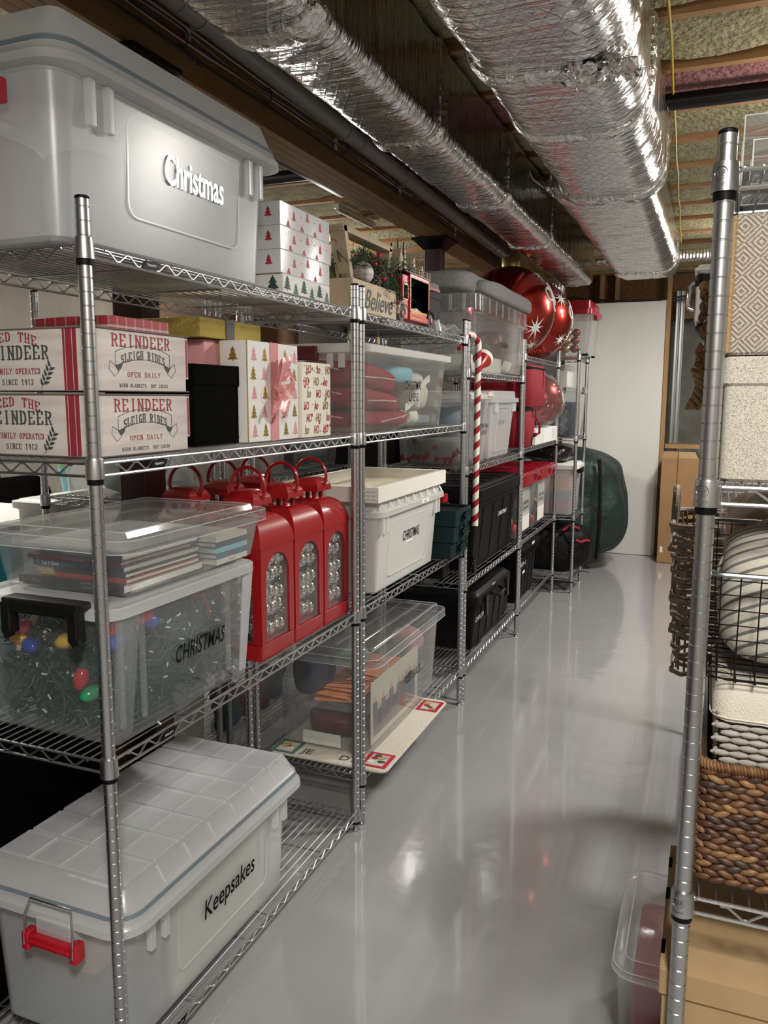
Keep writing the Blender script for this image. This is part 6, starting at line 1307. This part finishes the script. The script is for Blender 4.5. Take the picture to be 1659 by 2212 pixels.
def stripes_mat():
    m, nt, N, L, p = _nt('striped_cloth'); p.inputs['Roughness'].default_value = .95
    t = node(nt, 'ShaderNodeTexCoord'); mp = node(nt, 'ShaderNodeMapping'); mp.inputs['Rotation'].default_value = (.5, .25, 0); L.new(t.outputs['Object'], mp.inputs[0]); sp = node(nt, 'ShaderNodeSeparateXYZ'); L.new(mp.outputs[0], sp.inputs[0])
    s = node(nt, 'ShaderNodeMath', operation='MULTIPLY', i_1=58.0); L.new(sp.outputs[2], s.inputs[0]); f = node(nt, 'ShaderNodeMath', operation='FRACT'); L.new(s.outputs[0], f.inputs[0])
    r = node(nt, 'ShaderNodeValToRGB'); r.color_ramp.interpolation = 'CONSTANT'; r.color_ramp.elements[0].color = (.62, .58, .50, 1); r.color_ramp.elements[1].position = .72; r.color_ramp.elements[1].color = (.16, .165, .155, 1)
    L.new(f.outputs[0], r.inputs[0]); L.new(r.outputs[0], p.inputs['Base Color'])
stripes_mat()
t = thing('pillow', (1.27, .35, 1.10), 'cream pillow with grey stripes sitting in the black wire basket', 'pillow')
MB().blob(1.118, 1.40, .125, .40, 1.095, 1.315, .012, 7, 20, .55, 3).build('cushion', 'striped_cloth', t); MB().tube([(1.128 + .14 + .145 * math.cos(a), .27 + .02 * math.sin(a), 1.225 + .095 * math.sin(a)) for a in [i * PI / 20 for i in range(40)]], .005, 8, True).build('piping', 'striped_cloth', t)
solo(MB().blob(1.17, 1.48, .42, .66, 1.10, 1.30, .012, 6, 18, .5, 7), 'pillow', 'striped_cloth', 'second striped pillow at the back of the black wire basket', 'pillow')
solo(MB().blob(1.125, 1.45, .72, .98, 1.10, 1.37, .03, 14, 20, .6, 9), 'plastic_sack', 'film', 'clear plastic wrapped bundle behind the wire basket', 'bag'); solo(MB().blob(1.14, 1.44, .74, .96, 1.0, 1.34, .02, 14, 16, .6, 9), 'cloth_bundle', 'brown_box', 'dark brown bundle inside the clear plastic behind the wire basket', 'cloth')
t = thing('woven_basket', (1.3, .28, .96), 'grey woven basket with a white cloth liner at the right edge', 'basket')
x0, x1, y0, y1 = 1.128, 1.46, .125, .40
MB().rbox(x0 + .006, x1 - .006, y0 + .006, y1 - .006, .80, 1.04, .02, .003).build('core', 'worn_edge', t)
mb = MB(); rnd = random.Random(2); k = 0; z = .80
while z < 1.03:
    for face in range(2):
        L_ = (x1 - x0) if face == 0 else (y1 - y0); n_ = int(L_ / .028)
        for i in range(n_):
            s = (i + .5 * (k % 2)) * .028 + .010
            if s > L_: continue
            if face == 0: mb.ball((x0 + s, y0 + .003, z), .015, 8, 5, (1.05, .30, .36))
            else: mb.ball((x0 + .003, y0 + s, z), .015, 8, 5, (.30, 1.05, .36))
    z += .0115; k += 1
mb.build('woven_strands', 'weave_grey', t, kind='stuff')
mb = MB(); lp = lambda i, z_: [(a, b, z_ + .002 * math.sin(a * 60 + b * 40)) for a, b in rr(x0 - .006 + i, x1 + .006 - i, y0 - .006 + i, y1 + .006 - i, .03, 6)]
mb.loft([lp(.004, 1.018), lp(0, 1.020), lp(-.001, 1.06), lp(.004, 1.078), lp(.014, 1.083), lp(.022, 1.078), lp(.022, 1.04)], False, False); mb.loft([lp(.020, 1.07), lp(.10, 1.075)]); mb.build('liner', 'linen_white', t)
MB().tube([(a, b, 1.024) for a, b in rr(x0 - .0085, x1 + .0085, y0 - .0085, y1 + .0085, .032, 6)], .0012, 5, True).build('hem_stitch', 'frame_white', t)
t = thing('woven_basket', (1.3, .28, .76), 'brown water hyacinth basket on the lower shelf at the right edge', 'basket')
x0, x1, y0, y1 = 1.101, 1.50, .078, .66; zb, ztp = .7585, .955
mb = MB(); lp = lambda i, z_: [(a, b, z_) for a, b in rr(x0 + i, x1 - i, y0 + i, y1 - i, .03, 5)]
mb.loft([lp(.012, zb), lp(.006, zb + .01), lp(.006, ztp), lp(.018, ztp), lp(.018, zb + .012)]); mb.build('core', 'hy_d', t)
mb = MB(); z = zb + .008; k = 0
while z < ztp - .004:
    P = rr(x0 + .004, x1 - .004, y0 + .004, y1 - .004, .03, 6); D = [0]
    for a, b in zip(P, P[1:] + P[:1]): D.append(D[-1] + math.dist(a, b))
    n_ = int(D[-1] / .0225)
    for i in range(n_):
        q = ((i + .5 * (k % 2)) / n_) * D[-1]; j = max(jj for jj in range(len(P)) if D[jj] <= q); u = (q - D[j]) / max(1e-9, D[j + 1] - D[j]); a, b = P[j], P[(j + 1) % len(P)]; X, Y = a[0] + (b[0] - a[0]) * u, a[1] + (b[1] - a[1]) * u
        if X > 1.36 and Y > .12: continue
        tx, ty = (b[0] - a[0]) / max(1e-9, math.dist(a, b)), (b[1] - a[1]) / max(1e-9, math.dist(a, b))
        e = MB().ball((0, 0, 0), .0142, 8, 6, (1.0, .38, .42)); ti = (.25 if k % 2 else -.25) + rnd.uniform(-.12, .12)
        mx = Matrix(((tx, -ty, 0, X), (ty, tx, 0, Y), (0, 0, 1, z + rnd.uniform(-.001, .001)), (0, 0, 0, 1))) @ Matrix.Rotation(ti, 4, 'Y'); e.xf(mx)
        mb.add(e.v, e.f, rnd.choice((0, 0, 1, 1, 1, 2, 3, 3)))
    z += .0112; k += 1
mb.build('woven_strands', ['hy_a', 'hy_b', 'hy_c', 'hy_d'], t, 60, kind='stuff')
P = rr(x0 + .002, x1 - .002, y0 + .002, y1 - .002, .035, 8); mb = MB(); n_ = 400; D = [0]
for a, b in zip(P, P[1:] + P[:1]): D.append(D[-1] + math.dist(a, b))
for i in range(n_):
    q = i / n_ * D[-1]; j = max(jj for jj in range(len(P)) if D[jj] <= q); u = (q - D[j]) / max(1e-9, D[j + 1] - D[j]); a, b = P[j], P[(j + 1) % len(P)]; X, Y = a[0] + (b[0] - a[0]) * u, a[1] + (b[1] - a[1]) * u; d_ = math.dist(a, b) or 1; tx, ty = (b[0] - a[0]) / d_, (b[1] - a[1]) / d_
    e = MB().ball((0, 0, 0), .0098, 7, 5, (.36, .95, .95)); e.xf(Matrix(((tx, -ty, 0, X), (ty, tx, 0, Y), (0, 0, 1, ztp + .002), (0, 0, 0, 1))) @ Matrix.Rotation(.45, 4, 'X') @ Matrix.Rotation(.35, 4, 'Z')); mb.add(e.v, e.f, rnd.choice((0, 2, 2)))
mb.build('braided_rim', ['hy_a', 'hy_b', 'hy_c'], t, 60, kind='stuff')
solo(MB().rbox(1.12, 1.48, .42, .64, .775, .93, .01, .004), 'black_box', 'black_satin', 'black box inside the back of the brown basket', 'box')
# file boxes under the low shelf
def filebox(lb, X, Y, Z):
    (x0, x1), (y0, y1), (z0, z1) = X, Y, Z; t = thing('cardboard_box', ((x0 + x1) / 2, (y0 + y1) / 2, z0), lb, 'box')
    MB().box(x0 + .006, x1 - .006, y0 + .006, y1 - .006, z0, z1 - .006).build('body', 'kraft', t, 0); MB().rbox(x0, x1, y0, y1, z1 - .045, z1, .002, .001, 1).build('lid', 'kraft', t)
    for y in (y0 + .06, y0 + .22, y0 + .33):
        if y < y1 - .04: MB().rbox(x0 - .0006, x0 + .006, y - .02, y + .02, z1 - .03, z1 + .0006, .003, .0005, 2).build('slot', 'box_black', t, label='dark slot in the lid edge')
    MB().box(x0 + .005, x0 + .0062, y0 + .1, y0 + .16, z1 - .16, z1 - .12).build('hand_hole', 'box_black', t, 0)
    return t
filebox('kraft cardboard file box with lid under the low shelf at the right edge', (1.066, 1.49), (.062, .46), (.335, .602)); filebox('lower kraft cardboard file box at the bottom of the right edge unit', (1.07, 1.49), (.066, .46), (.132, .334))
t = tub('storage_bin', 'clear tub of red things on the floor beside the cardboard file boxes', (.965, 1.40), (.47, .86), (.002, .27), 'clear_bin', tp=.02, r=.04, rim=.006); lid(t, (.955, 1.41), (.455, .875), .268, .285, 'clear_lid', .02, .05, .30)
solo(MB().rbox(1.0, 1.36, .51, .82, .008, .235, .02, .006), 'red_pouch', 'red_lid', 'dark red pouch inside the clear floor tub', 'pouch')
# rattan baskets sticking out of the next unit
def rattan(lb, z0, z1, ox):
    x0, x1, y0, y1 = 1.0 + ox, 1.42, 1.42, 1.86; t = thing('rattan_basket', (1.2, 1.62, z0), lb, 'basket'); rnd = random.Random(int(z0 * 100))
    lp = lambda z: rr(x0 + .02 * (z1 - z) / (z1 - z0), x1, y0 + .02 * (z1 - z) / (z1 - z0), y1, .05, 6)
    mb = MB(); L = [[(a, b, z) for a, b in lp(z)] for z in (z0, z1)]; mb2 = MB(); z = z0; k = 0
    while z < z1:
        P = lp(z); Q = [(a + .008 * math.sin(60 * a + 55 * b + 2.1 * k) * (1 if a < x0 + .06 else .2), b + .008 * math.sin(60 * a + 55 * b + 2.1 * k) * (1 if b < y0 + .06 else .2), z + .005 * math.sin(90 * a + 80 * b + k)) for a, b in P]
        R_ = []
        for a, b in zip(Q, Q[1:] + Q[:1]):
            for u in (0, .2, .4, .6, .8): X = a[0] + (b[0] - a[0]) * u; Y = a[1] + (b[1] - a[1]) * u; R_.append((X + .007 * math.sin(85 * (X + Y) + 3.14 * (k % 2)), Y + .007 * math.sin(85 * (X + Y) + 3.14 * (k % 2)), a[2] + (b[2] - a[2]) * u + .004 * math.cos(85 * (X + Y))))
        for dz in (0, .007): mb2.tube([(a, b, c + dz) for a, b, c in R_], .0042, 5, True)
        z += .021; k += 1
    mb2.build('woven_strands', 'rattan', t, kind='stuff'); mb = MB()
    for a, b in lp(z0)[::2]: mb.bar((a + .004, b + .004, z0), (a, b, z1), .004, 5)
    mb.build('stakes', 'rattan', t, kind='stuff'); MB().tube([(a, b, z1 + .005) for a, b in lp(z1)], .010, 8, True).build('rim', 'rattan', t)
    mb = MB(); mb.tube([(x0 + .004, y0 + .12 + .16 * i / 16, z1 + .11 * math.sin(PI * i / 16) ** .5) for i in range(17)], .011, 8); mb.build('handle', 'rattan', t)
rattan('upper grey brown rattan basket with a loop handle beside the tall cardboard boxes', .90, 1.125, 0.0); rattan('lower grey brown rattan basket under the other rattan basket', .655, .885, .01)
t = thing('kitchen_urn', (1.15, 1.4, 1.722), 'white and black appliance with a chrome handle behind the right edge post', 'appliance')
MB().rbox(1.034, 1.30, 1.33, 1.62, 1.748, 1.87, .02, .006).build('body', 'white_plastic', t); MB().rbox(1.036, 1.298, 1.334, 1.616, 1.722, 1.75, .03, .012).build('base', 'black_plastic', t); MB().rbox(1.032, 1.30, 1.33, 1.62, 1.848, 1.885, .02, .003).build('band', 'black_plastic', t); MB().rbox(1.028, 1.304, 1.326, 1.624, 1.884, 1.912, .02, .012).build('lid', 'white_plastic', t); MB().tube([(1.030, 1.345, 1.862), (1.018, 1.345, 1.855), (1.014, 1.345, 1.80), (1.018, 1.345, 1.788), (1.032, 1.345, 1.785)], .006, 10).build('handle', 'chrome', t)
t = thing('leaf_garland', (1.07, .9, 1.62), 'dried brown leaf garland hanging behind the right edge post', 'garland'); rnd = random.Random(3); mb = MB()
for i in range(70):
    z = 1.605 + .19 * i / 70; mb.ball((1.072 + rnd.uniform(-.012, .03), .86 + rnd.uniform(-.04, .04), z), .014, 7, 5, (rnd.uniform(.5, 1), rnd.uniform(.4, 1), rnd.uniform(.5, 1.1)))
mb.build('leaves', 'dark_leaf', t, kind='stuff'); MB().tube([(1.075, .86, 1.60), (1.075, .86, 1.80), (1.11, .86, 1.84)], .004, 6).build('cord', 'rope', t)
t = thing('rope_bundle', (1.06, .95, 1.52), 'twisted tan rope bundle hanging under the leaf garland', 'rope'); mb = MB()
for j in range(4): mb.tube([(1.060 + .012 * math.cos(q * 1.3 + j * 1.57) + .012 * math.sin(q * .5), .86 + .012 * math.sin(q * 1.3 + j * 1.57), 1.597 - .012 * q) for q in [i * .4 for i in range(20)]], .007, 6)
mb.build('strands', 'rope', t, kind='stuff')
# tall boxes at the back of the aisle
t = thing('cardboard_box', (.84, 6.85, 0), 'tall brown cardboard box at the back beside the pale stud', 'box')
MB().rbox(.697, .835, 6.62, 6.99, .004, .985, .003, .0015, 1).build('body', 'cardboard', t); MB().loft([[(.70, 6.63, .985), (.832, 6.63, .985), (.832, 6.64, .985), (.70, 6.64, .985)], [(.712, 6.66, 1.045), (.838, 6.66, 1.045), (.838, 6.67, 1.045), (.712, 6.67, 1.045)]]).build('flap', 'cardboard', t, 0); MB().box(.72, .745, 6.6185, 6.6195, .10, .155).build('paper_label', 'white_print', t, 0)
MB().box(.698, .834, 6.6182, 6.6192, .955, .967).build('tape', 'film', t, 0)
t = thing('cardboard_box', (.93, 6.85, 0), 'second tall brown cardboard box at the back with an open pale flap', 'box')
MB().rbox(.838, 1.02, 6.64, 6.99, .004, .985, .003, .0015, 1).build('body', 'cardboard', t); MB().loft([[(.842, 6.65, .985), (1.01, 6.65, .985), (1.01, 6.66, .985), (.842, 6.66, .985)], [(.842, 6.72, 1.04), (.985, 6.72, 1.04), (.985, 6.73, 1.04), (.842, 6.73, 1.04)]]).build('flap', 'kraft', t, 0)
# ================================================================= back row, seen through the shelves
solo(MB().rbox(-1.05, -.475, -2.2, .555, .002, .735, .01, .004), 'shade_block', 'box_black', 'shade and black fabric built as a black chest behind the Keepsakes bin', 'block')  # black solid added for the dark void and black fabric back here
solo(MB().rbox(-1.0, -.62, .565, .95, .002, .735, .002, .001, 1), 'cardboard_box', 'cardboard', 'brown cardboard box between the black chest and the nearest steel post', 'box')
t = tub('storage_bin', 'long white lidded tub standing beyond the nearest steel post', (-1.365, -1.16), (1.08, 1.95), (.742, 1.115), 'white_plastic', tp=.01, r=.03, rim=.006); lid(t, (-1.378, -1.145), (1.062, 1.97), 1.108, 1.136, 'white_plastic', .02, .03, 1.142)
solo(MB().rbox(-1.365, -1.16, 1.09, 1.94, .002, .739, .004, .002, 1), 'carton', 'cardboard', 'brown carton under the long white lidded tub', 'carton')
solo(MB().rbox(-1.05, -.80, -.2, .53, .737, 1.148, .01, .004), 'plastic_crate', 'teal', 'teal crate on the black chest at the left edge', 'crate'); solo(MB().rbox(-1.01, -.84, -.16, .49, 1.1485, 1.156, .01, .003), 'crate_lid', 'aqua', 'pale aqua sheet on the teal crate at the left edge', 'sheet')
t = thing('folding_table', (-1.9, .6, 0), 'white topped table with black edge beyond the shelves', 'table')
MB().rbox(-2.5, -1.392, -.7, 1.50, 1.03, 1.050, .01, .003).build('tabletop', 'white_board', t); MB().box(-2.51, -1.382, -.71, 1.51, 1.005, 1.03).build('edge_frame', 'black_plastic', t)
MB().box(-2.5, -1.392, .84, .852, 1.0501, 1.0516).build('seam', 'black_plastic', t, 0)
for x in (-2.42, -1.47):
    for y in (-.6, 1.42): MB().tube([(x, y, .002), (x, y, 1.005)], .016, 10).build('leg', 'zinc_dark', t)
for i, (x, y) in enumerate(((-2.32, 1.87), (-2.86, 2.05))):
    t = thing('folding_chair', (x, y, 0), ('nearer' if i == 0 else 'farther') + ' black folding chair leaning behind the white table', 'chair', 'black folding chairs')
    L = MB(); pr_ = rr(-.32, .32, .42, 1.115, .14, 6)
    L.loft([[(x + .02 + .10 * (1.25 - b) * .2, y + a, b) for a, b in pr_], [(x + .045 + .10 * (1.25 - b) * .2, y + a, b) for a, b in pr_]]); L.build('backrest', 'black_satin', t); MB().rbox(x - .02, x + .40, y - .24, y + .24, .44, .47, .04, .01).build('seat', 'black_satin', t)
    for a in (-.26, .26):
        MB().tube([(x + .03, y + a, .002), (x + .05, y + a, 1.14)], .014, 8).build('leg', 'black_satin', t); MB().tube([(x + .38, y + a * .9, .002), (x + .10, y + a * .9, .80)], .012, 8).build('leg', 'black_satin', t)
t = thing('wrap_roll', (-1.46, 1.47, 1.052), 'blue and lime gift wrap roll leaning beyond the nearest post', 'wrap'); MB().tube([(-1.45, 1.46, 1.053), (-1.45, 1.42, 1.24)], .016, 12).build('roll', 'aqua', t); MB().tube([(-1.45, 1.42, 1.24), (-1.45, 1.40, 1.36)], .016, 12).build('roll_end', 'lime', t)
def backtub(lb, X, Y, Z, mt, fill=None, lm='clear_lid'):
    t = tub('storage_bin', lb, X, Y, Z, mt, tp=.02, r=.04, rim=.006); lid(t, (X[0] - .01, X[1] + .012), (Y[0] - .012, Y[1] + .012), Z[1] - .004, Z[1] + .012, lm, .02, .04, Z[1] + .018)
    return t
backtub('beige filled tub on the back row shelf behind the pink bow box', (-1.06, -.71), (1.52, 2.08), (1.177, 1.46), 'white_bin'); solo(MB().blob(-1.03, -.74, 1.55, 2.05, 1.183, 1.42, .03, 8, 14, .4, 2), 'cloth_bundle', 'beige', 'beige cloth in the back row tub behind the pink bow box', 'cloth')
backtub('clear tub of dark green cloth on the back row shelf behind the shelf posts', (-1.06, -.71), (2.13, 2.64), (1.177, 1.40), 'clear_bin'); solo(MB().blob(-1.03, -.74, 2.16, 2.60, 1.183, 1.37, .03, 8, 14, .4, 5), 'cloth_bundle', 'bag_green', 'dark green cloth in the back row tub', 'cloth')
backtub('clear tub of mint bowls on the small back row unit', (-1.08, -.71), (1.01, 1.37), (1.177, 1.44), 'clear_bin'); solo(MB().lathe([(.06, 1.184), (.10, 1.20), (.145, 1.30), (.14, 1.30), (.09, 1.205), (.01, 1.195)], 24, (-.89, 1.19, 0)), 'mixing_bowl', 'mint', 'mint green bowl inside the clear back row tub', 'bowl')
backtub('white tub on the low back row shelf behind the Keepsakes bin', (-1.08, -.70), (1.0, 1.37), (.102, .50), 'white_plastic', lm='white_plastic'); backtub('clear tub of red and blue toys on the low back row shelf', (-1.08, -.70), (1.50, 2.10), (.102, .40), 'clear_bin')
for i, (x, y, mt, cn_) in enumerate(((-.78, 1.60, 'book_blue', 'blue'), (-.77, 1.72, 'berry', 'red'), (-.78, 1.85, 'maroon', 'maroon'), (-.78, 1.98, 'book_blue', 'dark blue'), (-.90, 1.75, 'bulb_blue', 'bright blue'))): solo(MB().blob(x - .06, x + .06, y - .065, y + .065, .106, .25 + .03 * (i % 2), .03, 14, 10, .6, i), 'toy', mt, '%s toy in the clear low back row tub' % cn_, 'toy')
backtub('clear tub of green sprigs on the middle back row shelf', (-1.08, -.71), (1.0, 1.37), (.622, .95), 'clear_bin'); g = thing('greenery_spray', (-.9, 1.2, 1.0), 'bright green sprigs above the red lanterns in the back row', 'greenery'); needles((-.80, 1.18, 1.03), (.06, .09, .02), 40, 'lime', 'sprig_leaves', g, .06, w_=.003); MB().tube([(-.85, 1.18, .97), (-.8, 1.18, 1.04)], .006, 6).build('stem', 'lime', g)
backtub('white lidded tub on the middle back row shelf', (-1.06, -.71), (1.52, 2.10), (.622, .98), 'white_plastic', lm='white_plastic')
solo(MB().rbox(-1.03, -.72, 1.55, 2.2, 1.702, 2.0, .01, .004), 'carton', 'brown_box', 'brown carton on top of the back row unit', 'carton')
for i, (y0, y1, z0) in enumerate(((2.82, 3.30, .002), (3.72, 4.3, .002))): solo(MB().rbox(-1.1, -.66, y0, y1, z0, 1.55 - .2 * i, .01, .004), 'storage_cabinet', 'black_plastic', ('nearer' if i == 0 else 'farther') + ' dark cabinet standing behind the third and fourth units', 'cabinet')
solo(MB().rbox(-1.3, -.62, 4.4, 5.6, .002, 1.3, .01, .004), 'storage_cabinet', 'cardboard', 'brown carton stack standing behind the fourth unit', 'carton')
